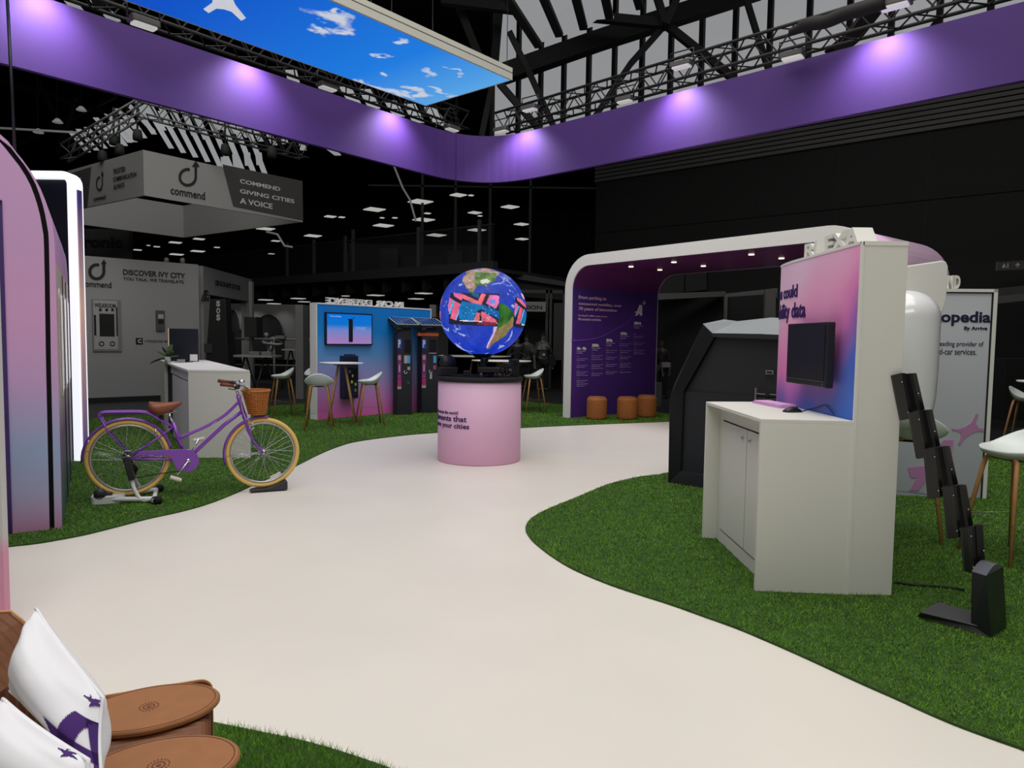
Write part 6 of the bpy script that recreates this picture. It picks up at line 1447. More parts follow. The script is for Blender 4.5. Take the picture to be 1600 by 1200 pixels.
# wheel block
wb=thing('wheel_block','black wedge block under the front wheel of the purple bicycle','wheel block',(pa[0],pa[1],.012),FB.a)
c0=B(390,772).x; c1=B(448,768).x; m=MB()
m.prism([(c0,0),(c1,0),(c1,.075),(c1-.02,.085),(c1-.07,.06),(fh.x+.02,fh.z-rf-.016),(fh.x-.03,fh.z-rf-.016),(c0+.03,.012)],-.07,.07,'y'); obj('block',m,CHARC,wb,.004)

# ================================================================ BENCH AND CUSHIONS (bottom left)
KR=mat('bench_brown',(112,64,30),.65,noise=.25,scale=40); KE=mat('bench_edge',(190,138,74),.6)
def pleat_box(name,x0,x1,y0,y1,z1,r,par,m,n):
    """stack of folded sheets running back along y"""
    mb=MB(); rings=[]
    for k in range(n+1):
        y=y0+(y1-y0)*k/n; d=.004 if k%2 else 0
        rings.append([Vector((x,y,z)) for x,z in rrect(x0+d,x1-d,0,z1-d,r,5,(0,1,1,1)) ])
    mb.loft(rings,smooth=False); return obj(name,mb,m,par)
zs_=.44; pcs=g(233,1112,zs_); pc2=g(248,1205,zs_)
bn=thing('pleated_bench','brown pleated paper bench with two round leather pads, nearest the camera','bench',(pcs[0],pcs[1],.006),math.radians(0))
xr=g(318,1075,zs_)[0]-pcs[0]; yb=g(290,1062,zs_)[1]-pcs[1]
# local: right end at xr
mb=MB()
x0,x1=-.30,xr
bp0=g(305,1061,zs_); bp1=g(160,1093,zs_); brot=heading(bp1,bp0)*.75
cR0=Vector((xr,yb,0))
def brt(mb):
    c,s=math.cos(brot),math.sin(brot); mb.v=[(cR0.x+(x-cR0.x)*c-(y-cR0.y)*s,cR0.y+(x-cR0.x)*s+(y-cR0.y)*c,z) for x,y,z in mb.v]; return mb
rings=[]; n=90
y_0,y_1=-.75,yb
for k in range(n+1):
    y=y_0+(y_1-y_0)*k/n; d=.004 if k%2 else 0; bow=.0
    rings.append([Vector((x,y,z)) for x,z in rrect(x0+d,x1-d,0,zs_-.012-d,.035,5)])
mb.loft(rings,smooth=False); obj('pleated_body',brt(mb),KR,bn)
mb=MB(); mb.loft([[Vector((x,y_1,z)) for x,z in rrect(x0,x1+.004,0,zs_-.006,.035,5)],[Vector((x,y_1+.012,z)) for x,z in rrect(x0,x1+.004,0,zs_-.006,.035,5)]],smooth=False); obj('end_board',brt(mb),KR,bn)
mb=MB(); e=rrect(x0,x1+.004,0,zs_-.006,.035,5); mb.tube([Vector((x,y_1+.012,z)) for x,z in e[6:]],.003,5); obj('board_edge',brt(mb),KE,bn)
PADM=mat('leather_pad',(150,98,54),.6,noise=.12,scale=25); EMB=mat('embossed_mark',(112,66,44),.7)
def pad(cx,cy,rx_,ry_,rot,nm):
    c,s=math.cos(rot),math.sin(rot); rings=[]
    for f,z in ((.001,0),(.96,0),(1,.006),(1,.014),(.975,.019),(.001,.019)):
        rings.append([Vector((cx+(rx_*f*math.cos(q*PI/32))*c-(ry_*f*math.sin(q*PI/32))*s,cy+(rx_*f*math.cos(q*PI/32))*s+(ry_*f*math.sin(q*PI/32))*c,zs_-.010+z)) for q in range(64)])
    mb=MB(); mb.loft(rings,cap=False,smooth=False); o=obj(nm,mb,PADM,bn)
    mb=MB(); mb.tube([Vector((cx+(rx_*.93*math.cos(q*PI/32))*c-(ry_*.93*math.sin(q*PI/32))*s,cy+(rx_*.93*math.cos(q*PI/32))*s+(ry_*.93*math.sin(q*PI/32))*c,zs_+.0092)) for q in range(64)],.0015,4,closed=True); obj('stitching',mb,EMB,o)
    mb=MB()
    for k in range(18):
        q=2*PI*k/18
        for rr_,w in ((.014,.003),(.024,.004)): 
            a_=Vector((cx+rr_*math.cos(q),cy+rr_*math.sin(q),zs_+.0095)); mb.cyl(a_,.0022,.0008,6)
    mb.cyl((cx,cy,zs_+.0095),.006,.001,10); obj('embossed_seal',mb,EMB,o); return o
pw_=.165
pad(0,0,.185,.128,math.radians(24),'seat_pad')
pad(pc2[0]-pcs[0]+.0,pc2[1]-pcs[1]-.0,.185,.128,math.radians(20),'seat_pad')
# back rest piece at far left
bl=g(20,1000,.8); 
bx_=at(40,990,1.95).x-pcs[0]; by_=1.78-pcs[1]
ztb=at(20,974,1.9).z
mb=MB(); rings=[]
hx=[(-.5,0),(.06,0),(.06,ztb-.13),(-.03,ztb-.03),(-.06,ztb-.005),(-.5,ztb-.03)]
for k in range(40):
    y=-.5+.7*k/39; d=.004 if k%2 else 0; rings.append([Vector((x-d+bx_,y+by_,z-d*(z>.1))) for x,z in hx])
mb.loft(rings,smooth=False); bt=obj('pleated_backrest',mb,KR,bn,label='taller backrest piece with a clipped corner')
mb=MB(); mb.tube([(.06+bx_,.2+by_,ztb-.13),(-.03+bx_,.2+by_,ztb-.03),(-.06+bx_,.2+by_,ztb-.005),(-.5+bx_,.2+by_,ztb-.03)],.004,5); obj('edge_piping',mb,KE,bt)
PIL=mat('white_cotton',(226,226,232),.85,bump=.25,scale=9); PUR=mat('purple_cotton_print',(62,26,104),.85)
def cushion(name,label,corners,thick,depth_dir):
    """corners: world points (tl,tr,br,bl) of the seam square; two pillowy faces"""
    tl,tr,br,bl=[Vector(c) for c in corners]; n=(tr-tl).cross(bl-tl).normalized(); 
    if n.dot(Vector(depth_dir))<0: n=-n
    ctr=(tl+tr+br+bl)/4; t=thing(name,label,'cushion',ctr,0,'white cushions with a purple mark')
    N=28; vs=[]; 
    def P_(u,v,s):
        # pinch the sides inwards between the corners
        uu,vv=2*u-1,2*v-1; pin=.07
        u2=.5+.5*uu*(1-pin*(1-vv*vv)); v2=.5+.5*vv*(1-pin*(1-uu*uu))
        p=tl.lerp(tr,u2).lerp(bl.lerp(br,u2),v2); e=max(0,(1-uu**2)*(1-vv**2)); h=thick*(e**.55)
        w=.006*math.sin(9*uu+4*vv)*(abs(uu)**2)*e**.2+.005*math.sin(13*vv-3*uu)*(vv**2)*e**.2
        return p+n*(h+w)*s-ctr
    fs=[]
    for s in (1,-1):
        o=len(vs)
        for j in range(N+1):
            for i in range(N+1): vs.append(P_(i/N,j/N,s))
        for j in range(N):
            for i in range(N):
                a=o+j*(N+1)+i; f=(a,a+1,a+N+2,a+N+1); fs.append(f if s<0 else f[::-1])
    mb=MB(); mb.add(vs,fs,True); obj('cover',mb,PIL,t)
    ed=[P_(k/N,0,0) for k in range(N)]+[P_(1,k/N,0) for k in range(N)]+[P_(1-k/N,1,0) for k in range(N)]+[P_(0,1-k/N,0) for k in range(N)]
    mb=MB(); mb.tube(ed,.004,5,closed=True); obj('seam',mb,PIL,t)
    def mark(poly,side=1,u0=0,u1=1,v0=0,v1=1):
        poly=[(u0+(u1-u0)*u,v0+(v1-v0)*v) for u,v in poly]
        # poly in uv; triangulated fan grid over the face
        M_=60; v3=[];f3=[];idm={}
        us=np.linspace(0,1,M_*2); 
        for j in range(len(us)-1):
            for i in range(len(us)-1):
                cu=(us[i]+us[i+1])/2; cv_=(us[j]+us[j+1])/2
                if inside(poly,np.array([cu]),np.array([cv_]))[0]:
                    ids=[]
                    for (a,b) in ((i,j),(i+1,j),(i+1,j+1),(i,j+1)):
                        if (a,b) not in idm: idm[(a,b)]=len(v3); v3.append(P_(us[a],us[b],side)+n*.0018*side)
                        ids.append(idm[(a,b)])
                    f3.append(tuple(ids[::-1] if side>0 else ids))
        mb=MB(); mb.add(v3,f3,True); obj('printed_mark',mb,PUR,t)
    return t,mark
A_PARTS=[[(.26,.90),(.54,.26),(.68,.26),(.44,.90)],[(.64,.26),(.80,.26),(.84,.90),(.66,.90)],[(.18,.62),(.84,.62),(.84,.74),(.24,.76)]]
A_SH=[(.20,.62),(.36,.60),(.44,.50),(.56,.28),(.78,.28),(.80,.86),(.63,.86),(.62,.74),(.50,.74),(.38,.86),(.22,.86),(.34,.72),(.32,.68)]
ST_SH=[(.62,.10),(.70,.16),(.82,.08),(.78,.17),(.90,.20),(.79,.22),(.74,.30),(.72,.22),(.58,.20),(.68,.17)]
# cushion placement
def wp(px,py,Y): return at(px,py,Y)
cu,mk=cushion('cushion','white cushion with a purple mark standing upright against the brown backrest',
  (wp(56,950,1.66),wp(146,1090,1.40)+Vector((.02,0,0)),wp(160,1225,1.30),wp(16,1080,1.52)),.085,(1,-.15,.2))
[mk(a_,-1,.58,1.2,.10,1.08) for a_ in A_PARTS]; mk(ST_SH,-1,.66,1.08,-.02,.72)
cu,mk=cushion('cushion','white cushion with a purple mark in the very bottom left corner, nearest the camera',
  (wp(4,1092,1.34),wp(138,1188,1.16),wp(150,1330,1.08),wp(-60,1240,1.2)),.07,(.6,-.5,.4))
[mk(a_,1,.55,1.15,.15,1.1) for a_ in A_PARTS]; mk(ST_SH,1,.5,1.0,-.1,.7)

# ================================================================ GREY BOOTH AT THE BACK LEFT
P1_=Vector((*g(131,628),0)); 
Cc=Vector((-7.55,17.0,0)); FW1=Frame((P1_.x,P1_.y),heading(P1_,Cc)); hbth=3.18
L1=(Cc-P1_).length
bo=thing('exhibition_booth','grey exhibition booth with a hook arrow mark and DISCOVER IVY CITY words','booth',(P1_.x,P1_.y,HF),FW1.a)
mb=MB(); mb.box(-2.5,L1,0,.3,0,hbth-HF); obj('front_wall',mb,BW,bo)
def bt_(s,r,m,b=.01,fr=FW1,y=-.012):
    a=fr.sz(r[0],r[1]); b2=fr.sz(r[2],r[3]); txt(s,bo,a[0],b2[1]-HF,b2[0],a[1]-HF,m,y=y,t=.004,bold=b)
bt_('DISCOVER IVY CITY',(192,420.5,289,435.5),INKG,.02); bt_('YOU TALK. WE TRANSLATE.',(192,432.5,288,443),INKG,.01); bt_('commend',(127,438,174,450),INKG,.015)
def bpf(pix,m,nm,y=-.012):
    q_=[FW1.sz(*p) for p in pix]; q_=[(a,b-HF) for a,b in q_]; ar=sum(q_[i][0]*q_[(i+1)%len(q_)][1]-q_[(i+1)%len(q_)][0]*q_[i][1] for i in range(len(q_)))
    if ar<0: q_=q_[::-1]
    mb=MB(); mb.prism(q_,y-.008,y,'y'); return obj(nm,mb,m,bo)
# hook mark on the booth
def booth_hook(cx,cy,s):
    mb=MB(); pts=[]
    for k in range(19): q=math.radians(70+k*290/18); pts.append((cx+s*math.cos(q),cy-s*math.sin(q)))
    pts+=[(cx+s,cy-s*1.2)]; P3=[Vector((*FW1.sz(*p),0)) for p in pts]; W=s*.32*.0145
    o3=[];o4=[]
    for i in range(len(P3)):
        t=(P3[min(i+1,len(P3)-1)]-P3[max(i-1,0)]).normalized(); n=Vector((-t.y,t.x,0)); o3.append(P3[i]+n*W/1.7); o4.append(P3[i]-n*W/1.7)
    for i in range(len(P3)-1): mb.add([(v.x,-.015,v.y-HF) for v in (o3[i],o3[i+1],o4[i+1],o4[i])],[(0,1,2,3)])
    v=[FW1.sz(cx+s+dx,cy+dy) for dx,dy in ((0,-s*1.75),(-s*.42,-s*1.1),(s*.42,-s*1.1))]; mb.add([(a,-.015,b-HF) for a,b in v],[(0,1,2)])
    obj('hook_arrow_mark',mb,INKG,bo)
booth_hook(151,424.5,11)
bs=thing('information_display','grey wall display with a black screen and round buttons on the grey booth','display',(P1_.x,P1_.y,HF),FW1.a)
def bsx(r,m,nm,y0,y1,par): a=FW1.sz(r[0],r[1]); b=FW1.sz(r[2],r[3]); mb=MB(); mb.box(a[0],b[0],y0,y1,b[1]-HF,a[1]-HF); return obj(nm,mb,m,par)
bsx((143,467,190,549),mat('display_grey',(112,112,112),.6),'back_plate',-.03,-.001,bs); bsx((145,469,184,546),mat('display_pale',(150,150,150),.6),'poster',-.036,-.031,bs)
bsx((154.5,490,178.5,525.5),BK,'screen',-.045,-.037,bs); bsx((146,492,150,524),BK,'side_screen',-.042,-.037,bs); bsx((180.5,480,183.5,525),BK,'side_screen',-.042,-.037,bs)
for cx,cy in ((158,537),(175,537)):
    a=FW1.sz(cx,cy); mb=MB(); mb.tube([(a[0]+.045*math.cos(q*PI/8),-.04,a[1]-HF+.045*math.sin(q*PI/8)) for q in range(16)],.01,5,closed=True); obj('round_button',mb,BK,bs)
a=FW1.sz(147,475); b=FW1.sz(180,480); txt('WELKROOM',bs,a[0],b[1]-HF-.02,b[0],a[1]-HF+.02,INKG,y=-.037,t=.003,bold=.03)
for cx in (156,166,175): a=FW1.sz(cx,484); mb=MB(); mb.cyl((a[0],-.043,a[1]-HF),.03,.006,12,'y'); obj('camera_dot',mb,BK,bs)
ic=thing('intercom','narrow grey intercom panel fixed on the grey booth wall','intercom',(P1_.x,P1_.y,HF),FW1.a)
bsx((243,485,257,517),mat('intercom_grey',(70,70,70),.5),'panel',-.05,-.001,ic); bsx((246,491,254.5,498),mat('intercom_screen',(160,160,160),.5),'screen',-.055,-.051,ic); bsx((246,499,254.5,506),BK,'keypad',-.055,-.051,ic)
bsx((212,528,223,538),BK,'dark_print',-.012,-.001,bo); bt_('C',(215,530,221,536),GREYT,.03,y=-.015); bt_('A TWO-SOLUTION ARC',(226,531,262,535),INKG,0)
mb=MB(); mb.box(-2.5,L1,-.03,0,0,.12); obj('plinth',mb,MATTE,bo)
# right wing with opening
W2=Vector((-7.85,21.3,0)); v=W2-Cc; 
FW2=Frame((Cc.x,Cc.y),heading(Cc,W2))
wg=thing('booth_wing','grey side wall of the booth with a wide opening and small black words','booth',(Cc.x,Cc.y,HF),FW2.a); L2=v.length
s0=FW2.sz(328,470)[0]; s1=FW2.sz(388,470)[0]; zo=FW2.sz(360,466)[1]-HF
mb=MB(); mb.box(.305,s0,0,.2,0,hbth-HF); mb.box(s0,s1,0,.2,zo,hbth-HF); mb.box(s1,L2,0,.2,0,hbth-HF); obj('wall_panel',mb,mat('booth_wing_grey',(136,136,136),.7),wg)
def wt(s,r,m,b=.01): a=FW2.sz(r[0],r[1]); b2=FW2.sz(r[2],r[3]); txt(s,wg,a[0],(b2[1]-HF),b2[0],(a[1]-HF),m,y=-.012,t=.004,bold=b)
wt('JOIN US ON AN IVY CITY TOUR',(335.6,437,375,456),INKG,.02)
for k in range(2): 
    q_=[FW2.sz(*p) for p in ((314+k*3.5,471),(315.5+k*3.5,471),(320.5+k*3,453),(319+k*3,453))]; mb=MB(); mb.prism([(a,b-HF) for a,b in q_],-.015,-.001,'y'); obj('slash_mark',mb,INKG,wg)
wt('IVY',(320,454,326,458),INKG,.02); wt('CITY',(320,459,327,463),INKG,.02); wt('TOUR',(319,464,326,471),INKG,.02)
# SOS totem
def simple(name,label,cat,px0,py0,px1,py1,Y,m,dep=.3,part='body',grp=None):
    a=at(px0,py0,Y); b=at(px1,py1,Y); t=thing(name,label,cat,((a.x+b.x)/2,Y,HF),0,grp); mb=MB(); w=abs(b.x-a.x)/2; z0=max(b.z,HF)-HF; z0=0 if z0<.35 else z0; mb.box(-w,w,0,dep,z0,a.z-HF); obj(part,mb,m,t,.01); return t,w,z0,a.z-HF
a=at(331,467,15.6); zsos=a.z-HF; xs_=at(338,470,15.6).x
so=thing('help_point','tall black help point totem with white S O S letters','help point',(xs_,15.6,HF))
w0_,w1_=.16,.36
mb=MB(); mb.loft([[Vector((-.33,0,0)),Vector((.28,0,0)),Vector((.28,.3,0)),Vector((-.33,.3,0))],[Vector((-.14,0,zsos)),Vector((.2,0,zsos)),Vector((.2,.3,zsos)),Vector((-.14,.3,zsos))]],smooth=False); obj('body',mb,mat('totem_black',(16,16,16),.6),so,.01)
for i,(ch,y0_,y1_) in enumerate((('S',470,479),('O',481,490),('S',491,501))):
    z1=at(340,y0_,15.6).z-HF; z0=at(340,y1_,15.6).z-HF; txt(ch,so,.0,z0,.085,z1,mat('sos_grey',(170,170,170),.6),y=-.005,t=.006,bold=.05)
mb=MB(); mb.box(-.28,-.1,-.02,0,1.15,1.35); obj('button_panel',mb,mat('totem_panel',(50,50,50),.6),so)
# speaker / monitor on pole
t,w,z0,z1=simple('loudspeaker','black box loudspeaker fixed to the grey post left of the arch','speaker',381,495,401,527,17.45,mat('speaker_black',(24,24,24),.7),.452)
simple('grey_post','grey post carrying the black box loudspeaker','post',388,440,395,604,17.9,mat('post_mid_grey',(104,104,104),.7),.15)
simple('grey_post','wide grey post just left of the blue and pink wall','post',461,476,474,608,17.2,mat('post_mid_grey',(104,104,104),.7),.5)
simple('demo_console','dark console with a low screen in the booth opening','console',346,519,361,603,18.2,mat('console_dark',(34,34,34),.7),.3)
# pale wall with a black arch
wy=24.0
flat('wall_panel',[(352,474),(462,476),(462,562),(352,562)],wy,mat('arch_wall_grey',(120,120,120),.8,noise=.25,scale=.5),.2)
for i,(cx,rw,top,lb) in enumerate(((365,11.5,484,'narrow black archway in the pale grey wall seen through the booth opening'),(420,24,491,'wide black archway in the pale grey wall behind the tables'))):
    pts=[(cx-rw,560)]+[(cx-rw*math.cos(math.radians(k*10)),top+34-(34)*math.sin(math.radians(k*10))) for k in range(19)]+[(cx+rw,560)]
    q_=[at(x,y,wy-.05) for x,y in pts]; mb=MB(); c=at(cx,560,wy); pp=[(p.x-c.x,p.z) for p in q_]
    ar=sum(pp[k][0]*pp[(k+1)%len(pp)][1]-pp[(k+1)%len(pp)][0]*pp[k][1] for k in range(len(pp)))
    if ar<0: pp=pp[::-1]
    t=thing('archway',lb,'archway',(c.x,wy-.06,0)); mb.prism(pp,-.02,.05,'y'); obj('opening',mb,BK,t)
    mb=MB(); mb.tube([(p[0],-.03,p[1]) for p in pp[1:20]],.03,6); obj('arch_rim',mb,mat('arch_rim',(90,90,90),.7),t)
for i,(cx,w_) in enumerate(((358,1),(372,1),(384,1),(428,1.4))):
    p=at(cx,470,wy-1); l=bpy.data.lights.new('wall_washer','SPOT'); l.energy=16; l.spot_size=math.radians(80); l.spot_blend=1; o=bpy.data.objects.new('wall_washer',l); COL.objects.link(o); o.location=(p.x,wy-.7,p.z+.1); o.rotation_euler=(math.radians(25),0,0)
# trestle table and things on it
def long_table(label,px0,px1,py,Y,cat='table'):
    a=at(px0,py,Y); b=at(px1,py,Y); h=a.z-HF; w=(b.x-a.x)/2; t=thing('trestle_table',label,'table',((a.x+b.x)/2,Y,HF)); mb=MB(); mb.box(-w,w,-.35,.35,h-.04,h); obj('tabletop',mb,mat('table_pale_grey',(150,150,148),.6),t)
    for s in (-1,1):
        for q in (-1,1): mb=MB(); mb.tube([(s*w*.45,q*.05,h-.04),(s*w*.45+q*.3*.6,q*.3,0)],.022,6); obj('leg',mb,mat('leg_dark_grey',(46,46,46),.7),t)
    return t,h
tt,hh_=long_table('long grey trestle table with crossed legs behind the bicycle basket',365,433,554.5,17.0)
# rail frame and white bicycle-like wire sculpture
rl=thing('rail_frame','grey tubular rail frame standing behind the trestle table','rail',(at(420,600,19).x,19.0,HF)); RG=mat('rail_mid_grey',(112,112,112),.6)
for px in (-1.2,-.6,.15,.9,1.5):
    mb=MB(); mb.tube([(px,0,0),(px,0,1.45)],.03,6); obj('post',mb,RG,rl)
mb=MB(); mb.tube([(-1.2,0,1.45),(1.5,0,1.45)],.035,6); mb.tube([(-1.2,0,.75),(1.5,0,.75)],.02,6); obj('top_rail',mb,RG,rl)
sc=thing('wire_sculpture','pale wire sculpture with a looped base standing on the grey rails','sculpture',(at(425,540,19.0).x,19.0,HF)); SG_=mat('sculpture_grey',(150,150,150),.6)
def wl_(pts,r=.03): 
    mb=MB(); mb.tube(smooth_pts([Vector((at(x,y,19.0).x-sc.location.x,dy,at(x,y,19.0).z-HF)) for x,y,dy in pts],4),r,6); obj('wire',mb,SG_,sc)
wl_([(411,534,0),(417,532,.1),(424,528,.1),(432,530,0),(441,536,0),(436,538,-.1),(424,537,-.1),(411,536,0)],.035); wl_([(416,536,0),(417,545,.1),(422,549,0),(425,543,-.1),(424,534,0)],.03); wl_([(419,548,0),(419,556,0)],.03); wl_([(410,558,0),(420,557,.2),(432,557,0)],.03); wl_([(409,535,0),(415,529,0),(416,523,0)],.02)
mb=MB(); p=at(416,523,19.0); mb.lathe([(0,-.06),(.05,-.04),(.06,0),(.05,.04),(0,.06)],12,(p.x-sc.location.x,0,p.z-HF)); obj('ball',mb,SG_,sc)
for i,(a_,b_) in enumerate(((399,556),(441,552),(418,551))):
    p=at(a_,b_,17.0 if i!=1 else 19.0); t=tag(obj('product_box',(lambda m:(m.box(-.12,.12,-.1,.1,0,.09),m)[1])(MB()),mat('product_grey',(110,110,110),.6),None,.01,loc=(p.x,17.0 if i!=1 else 18.9,(hh_+HF) if i!=1 else 1.42)),['small grey device lying on the trestle table beside the grey post','small pale device on the rail frame right of the sculpture','small dark device on the trestle table under the sculpture'][i],'device')
fl_t,_h=long_table('narrow grey counter shelf standing left of the blue and pink wall',446,476,545,20.5)
# dark exhibits behind the meters and globe
simple('grey_column','pale grey column fragment behind the display wall letters','column',683-12,476,683-2,496,19,mat('post_mid_grey',(104,104,104),.7),.4)
flat('wall_panel',[(672,490),(700,490),(700,560),(672,560)],19.5,G1,.1)
vs_=thing('hall_sign','grey hall sign with black letters RVISION right of the globe','sign',(0,0,0)); FV=Frame((at(820,480,22).x,22),0)
a=FV.sz(806,471); b=FV.sz(852.5,487); vs_.location=(FV.p[0],22,0); mb=MB(); mb.box(a[0],b[0],0,.1,b[1],a[1]); obj('sign_board',mb,mat('sign_board_grey',(112,112,112),.7,emit=.08),vs_)
a=FV.sz(797,476.5); b=FV.sz(847,483.5); txt('ERVISION',vs_,a[0],b[1],b[0],a[1],INKG,y=-.003,t=.01,bold=.02)
fc_=thing('metal_shopfront','dark shopfront frame with a narrow glass door behind the standing people','shopfront',(FV.p[0],22.3,HF))
mb=MB()
for px in (855,861,882): x=FV.sz(px,500)[0]; mb.box(x-.04,x+.04,0,.1,0,3.1)
mb.box(FV.sz(806,500)[0],FV.sz(884,500)[0],0,.1,3.0,3.1); obj('frame',mb,mat('shopfront_grey',(48,48,48),.6),fc_)
mb=MB(); x0=FV.sz(866,500)[0]; x1=FV.sz(881,500)[0]; mb.box(x0,x1,.02,.06,.9,2.7); obj('door_poster',mb,mat('poster_dark_grey',(44,44,44),.7),fc_)
x0=FV.sz(838,560)[0]; x1=FV.sz(851,560)[0]; mb=MB(); mb.box(x0,x1,-.2,-.15,0,.85); o=obj('pale_plinth',mb,mat('plinth_grey',(90,90,90),.7),None,loc=(FV.p[0],21.6,HF)); tag(o,'pale grey plinth standing between the two people right of the globe','plinth')
# people, dark grey clothes, far behind
def skin_mesh(verts,edges,radii,sub=1):
    me=bpy.data.meshes.new('sk'); me.from_pydata(verts,edges,[]); o=bpy.data.objects.new('sk',me); COL.objects.link(o)
    m=o.modifiers.new('s','SKIN'); m.use_smooth_shade=True
    for i,r in enumerate(radii): me.skin_vertices[0].data[i].radius=(r,r) if not isinstance(r,tuple) else r
    me.skin_vertices[0].data[0].use_root=True
    if sub: s=o.modifiers.new('u','SUBSURF'); s.levels=sub
    dg=bpy.context.evaluated_depsgraph_get(); dg.update(); r=bpy.data.meshes.new_from_object(o.evaluated_get(dg)); bpy.data.objects.remove(o); return r
def person(label,x,y,hgt,rz,shirt,pants,pose='stand',bag=False,z=HF,skin=(92,92,92)):
    s=hgt/1.75; t=thing('person',label,'person',(x,y,z),rz,None)
    if pose=='arms': hl=(-.16,-.26,1.22); hr=(.10,-.28,1.24); el=(-.30,-.06,1.12); er=(.30,-.06,1.12)
    elif pose=='phone': hl=(-.10,-.30,1.40); hr=(.06,-.30,1.38); el=(-.28,-.12,1.16); er=(.28,-.12,1.16)
    else: hl=(-.27,-.06,.80); hr=(.27,-.08,.80); el=(-.27,.03,1.08); er=(.27,.03,1.08)
    V=[(0,0,.95),(0,.0,1.12),(0,.01,1.32),(0,.01,1.46),(0,0,1.54),(0,-.01,1.63),(0,-.015,1.70),
       (-.17,.01,1.42),el,hl,(.17,.01,1.42),er,hr,(-.09,0,.90),(-.10,-.02,.50),(-.10,.02,.08),(-.11,-.13,.03),(.09,0,.90),(.10,-.02,.50),(.10,.02,.08),(.11,-.13,.03)]
    E=[(0,1),(1,2),(2,3),(3,4),(4,5),(5,6),(3,7),(7,8),(8,9),(3,10),(10,11),(11,12),(0,13),(13,14),(14,15),(15,16),(0,17),(17,18),(18,19),(19,20)]
    Rr_=[.13,.12,.14,.09,.052,(.082,.095),(.062,.072),.062,.042,.026,.062,.042,.026,.095,.062,.04,.035,.095,.062,.04,.035]
    # fingers
    for h0,si in ((9,-1),(12,1)):
        c=Vector(V[h0]); e=Vector(V[h0-1]); d=(c-e).normalized(); sd=Vector((1,0,0)) if abs(d.x)<.8 else Vector((0,1,0))
        for k,(o_,l_) in enumerate(((-.024,.075),(-.008,.085),(.008,.08),(.024,.065),(.036,.045))):
            V.append(tuple(c+d*(.05 if k<4 else .02)+sd*o_*si)); a_=len(V)-1; V.append(tuple(c+d*(.05+l_ if k<4 else .05)+sd*(o_*(1.1 if k<4 else 1.6))*si+Vector((0,-.015,-.005)))); E+= [(h0,a_),(a_,a_+1)]; Rr_+=[.010,.008]
    V=[tuple(c*s for c in v) for v in V]; sc2=lambda q:(q[0]*s,q[1]*s) if isinstance(q,tuple) else q*s
    b=bpy.data.objects.new('body',skin_mesh(V,E,[sc2(r) for r in Rr_],1)); COL.objects.link(b); b.parent=t; b.data.materials.clear(); b.data.materials.append(mat('skin_%d'%skin[0],skin,.7))
    def part(nm,ids,add,m,extra=None):
        mp={k:i for i,k in enumerate(ids)}; vv=[V[k] for k in ids]; ee=[(mp[a],mp[c]) for a,c in E if a in mp and c in mp]; rr2=[(sc2(Rr_[k])+add if not isinstance(Rr_[k],tuple) else (Rr_[k][0]+add,Rr_[k][1]+add)) for k in ids]
        if extra: vv,rr2=extra(vv,rr2)
        o=bpy.data.objects.new(nm,skin_mesh(vv,ee,rr2,1)); COL.objects.link(o); o.parent=t; o.data.materials.clear(); o.data.materials.append(m)
    part('shirt',[0,1,2,3,7,8,10,11],.022,mat('cloth_%d'%shirt,(shirt,)*3,.9)); part('trousers',[0,13,14,15,17,18,19],.018,mat('cloth_%d'%pants,(pants,)*3,.9))
    hm=MB(); c=Vector((0,.012,1.665))*s; rings=[]
    for k in range(8):
        q=PI/2*k/7; rings.append([c+Vector((.088*math.cos(q)*math.cos(a*PI/8),.10*math.cos(q)*math.sin(a*PI/8)+.004,.098*math.sin(q)-(.03 if math.sin(a*PI/8)>.1 and k==0 else 0)))*s for a in range(16)])
    hm.loft(rings,cap=False); obj('hair',hm,mat('hair_dark',(14,14,14),.8),t)
    fm_=MB(); 
    for sx in (-1,1): fm_.lathe([(0,-.006),(.012,-.003),(.012,.004),(0,.006)],8,(sx*.03*s,-.088*s,1.645*s),'y'); fm_.lathe([(0,-.008),(.016,0),(0,.008)],8,(sx*.088*s,.0,1.64*s),'x')
    obj('eyes_and_ears',fm_,mat('skin_%d'%skin[0],skin,.7),t); fm_=MB(); fm_.lathe([(0,0),(.012,.004),(.012,.02),(.004,.04)],8,(0,-.10*s,1.60*s)); obj('nose',fm_,mat('skin_%d'%skin[0],skin,.7),t); fm_=MB(); fm_.box(-.022,.022,-.094*s,-.086*s,1.578*s,1.586*s); obj('mouth',fm_,mat('lip_dark',(60,52,52),.7),t)
    fm_=MB()
    for sx in (-1,1): fm_.prism(rrect(sx*.11-.05,sx*.11+.05,-.2,.08,.03),0,.07,'z')
    obj('shoes',fm_,MATTE,t,.01)
    return t
Yp=21.0
x=at(849,523,Yp).x; p1=person('person in a two-tone shirt with badge and shoulder bag, standing right of the globe',x,Yp,at(849,521,Yp).z-HF,.25,64,14)
mb=MB(); mb.box(-.19,.19,-.16,.16,1.30,1.44); 
o=obj('pale_yoke',(lambda m:(m.loft([[Vector((.205*math.cos(q*PI/8)*f,.145*math.sin(q*PI/8)*f,z)) for q in range(16)] for f,z in ((1,1.24),(1.02,1.34),(.9,1.42))],cap=False),m)[1])(MB()),mat('cloth_120',(118,118,118),.9),p1,label='pale grey shirt yoke')
mb=MB(); mb.box(-.07,.01,-.185,-.178,1.06,1.14); obj('badge',mb,mat('badge_pale',(170,170,170),.6),p1); mb=MB(); mb.tube([(.12,-.1,1.42),(-.02,-.19,1.14)],.008,5); mb.tube([(-.12,-.1,1.42),(-.04,-.19,1.14)],.008,5); obj('lanyard',mb,MATTE,p1)
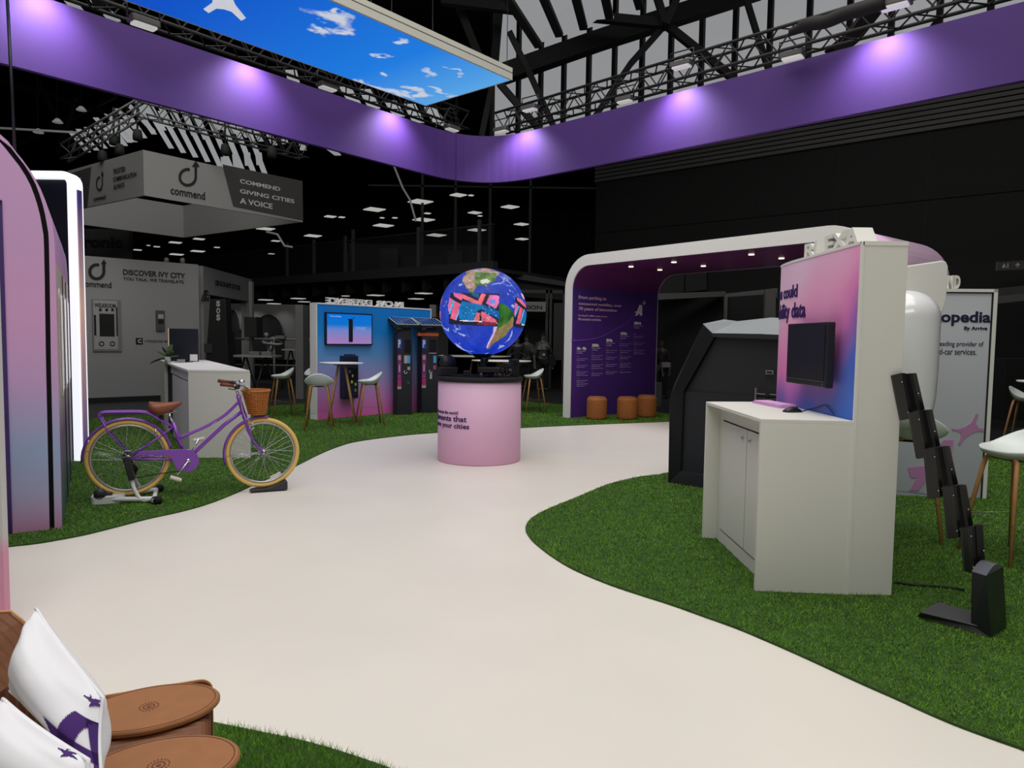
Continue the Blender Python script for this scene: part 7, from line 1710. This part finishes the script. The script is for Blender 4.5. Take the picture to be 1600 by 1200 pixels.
mb=MB(); mb.prism(rrect(.12,.34,.78,1.06,.05),-.2,-.06,'y'); mb.tube([(.28,-.1,1.05),(.1,-.16,1.3),(-.1,-.05,1.46)],.015,6); obj('shoulder_bag',mb,mat('bag_black',(12,12,12),.7),p1)
x=at(824,527,Yp).x; person('person in a grey jacket holding up a pale object, middle of the group',x,Yp+1.0,at(824,524,Yp).z-HF,-.2,74,30,'phone')
x=at(808,530,Yp-.3).x; person('person in dark clothes with folded arms, half hidden by the globe',x,Yp-.9,at(808,526,Yp-.9).z-HF,.1,26,16,'arms')
x=at(455,523,20).x; person('person in black seen from behind the grey post left of the blue and pink wall',x,21.6,1.62,.6,20,18,skin=(60,60,60))
x=at(1040,548,17).x; person('dark figure beyond the rounded arch, between its purple wall and the black kiosk',x,18.5,1.6,.3,34,24,skin=(60,60,60))
x=at(1062,552,17).x; person('second dark figure beyond the rounded arch, nearer to the black kiosk',x,19.0,1.55,-.5,18,16,skin=(46,46,46))
# odd pale bits beyond the arch
p=at(1041,570,16.2); tag(obj('paper_notice',(lambda m:(m.box(-.09,.09,0,.02,-.06,.06),m)[1])(MB()),mat('notice_grey',(120,120,118),.7),None,loc=p),'small pale notice hanging in the dark beyond the arch','notice')
p=at(1018,564,15.9); t=thing('hall_sign','small dark sign with pale letters EI just right of the purple arch wall','sign',p); mb=MB(); mb.box(-.12,.12,0,.03,-.09,.09); obj('sign_board',mb,MATTE,t); mb=MB(); mb.box(-.015,.015,.03,.06,HF-p.z,.05); obj('stand_pole',mb,MATTE,t); txt('EI',t,-.09,-.04,.06,.05,mat('pale_letters',(140,140,140),.6,emit=.2),y=-.002,t=.004,bold=.04)
simple('waste_bin','grey cylinder bin beyond the arch beside the kiosk','bin',1020+5,598,1034,622,16.4,mat('bin_grey',(74,74,74),.6),.25)
# crate-like black shelf behind the exit side, right
simple('dark_exhibit','large dark machine in the black hall behind the far white table','exhibit',1572,560,1640,660,14.6,mat('exhibit_dark',(22,22,22),.8),.8)
# plant wall and second display
t,w,z0,z1=simple('booth_board','dark board reading tronic behind the grey booth','board',118,357,207,640,20.5,mat('tronic_grey',(52,52,52),.8),.2)
a=at(134,370,20.5); b=at(192,387,20.5); txt('ctronic',t,a.x-.5-t.location.x,b.z-HF,b.x-t.location.x,a.z-HF,BK,y=-.005,t=.02,bold=.04)
for i,(px,py) in enumerate(((272.5,404),(297,407),(214,396))):
    if i==2: break
    p=at(px,py,17.6); mm=MB(); mm.lathe([(0,0),(.05,.0),(.06,.1),(.045,.16),(0,.18)],12,(0,0,0)); t=thing('dome_camera',['white dome camera on top of the grey booth wall','second dome camera on the grey booth wall, nearer its corner'][i],'camera',(p.x,17.2,hbth+.0)); obj('dome',mm,mat('dome_grey',(120,120,120),.4),t)
mb=MB(); mb.box(-.0,.3,-.005,.0,0,1);
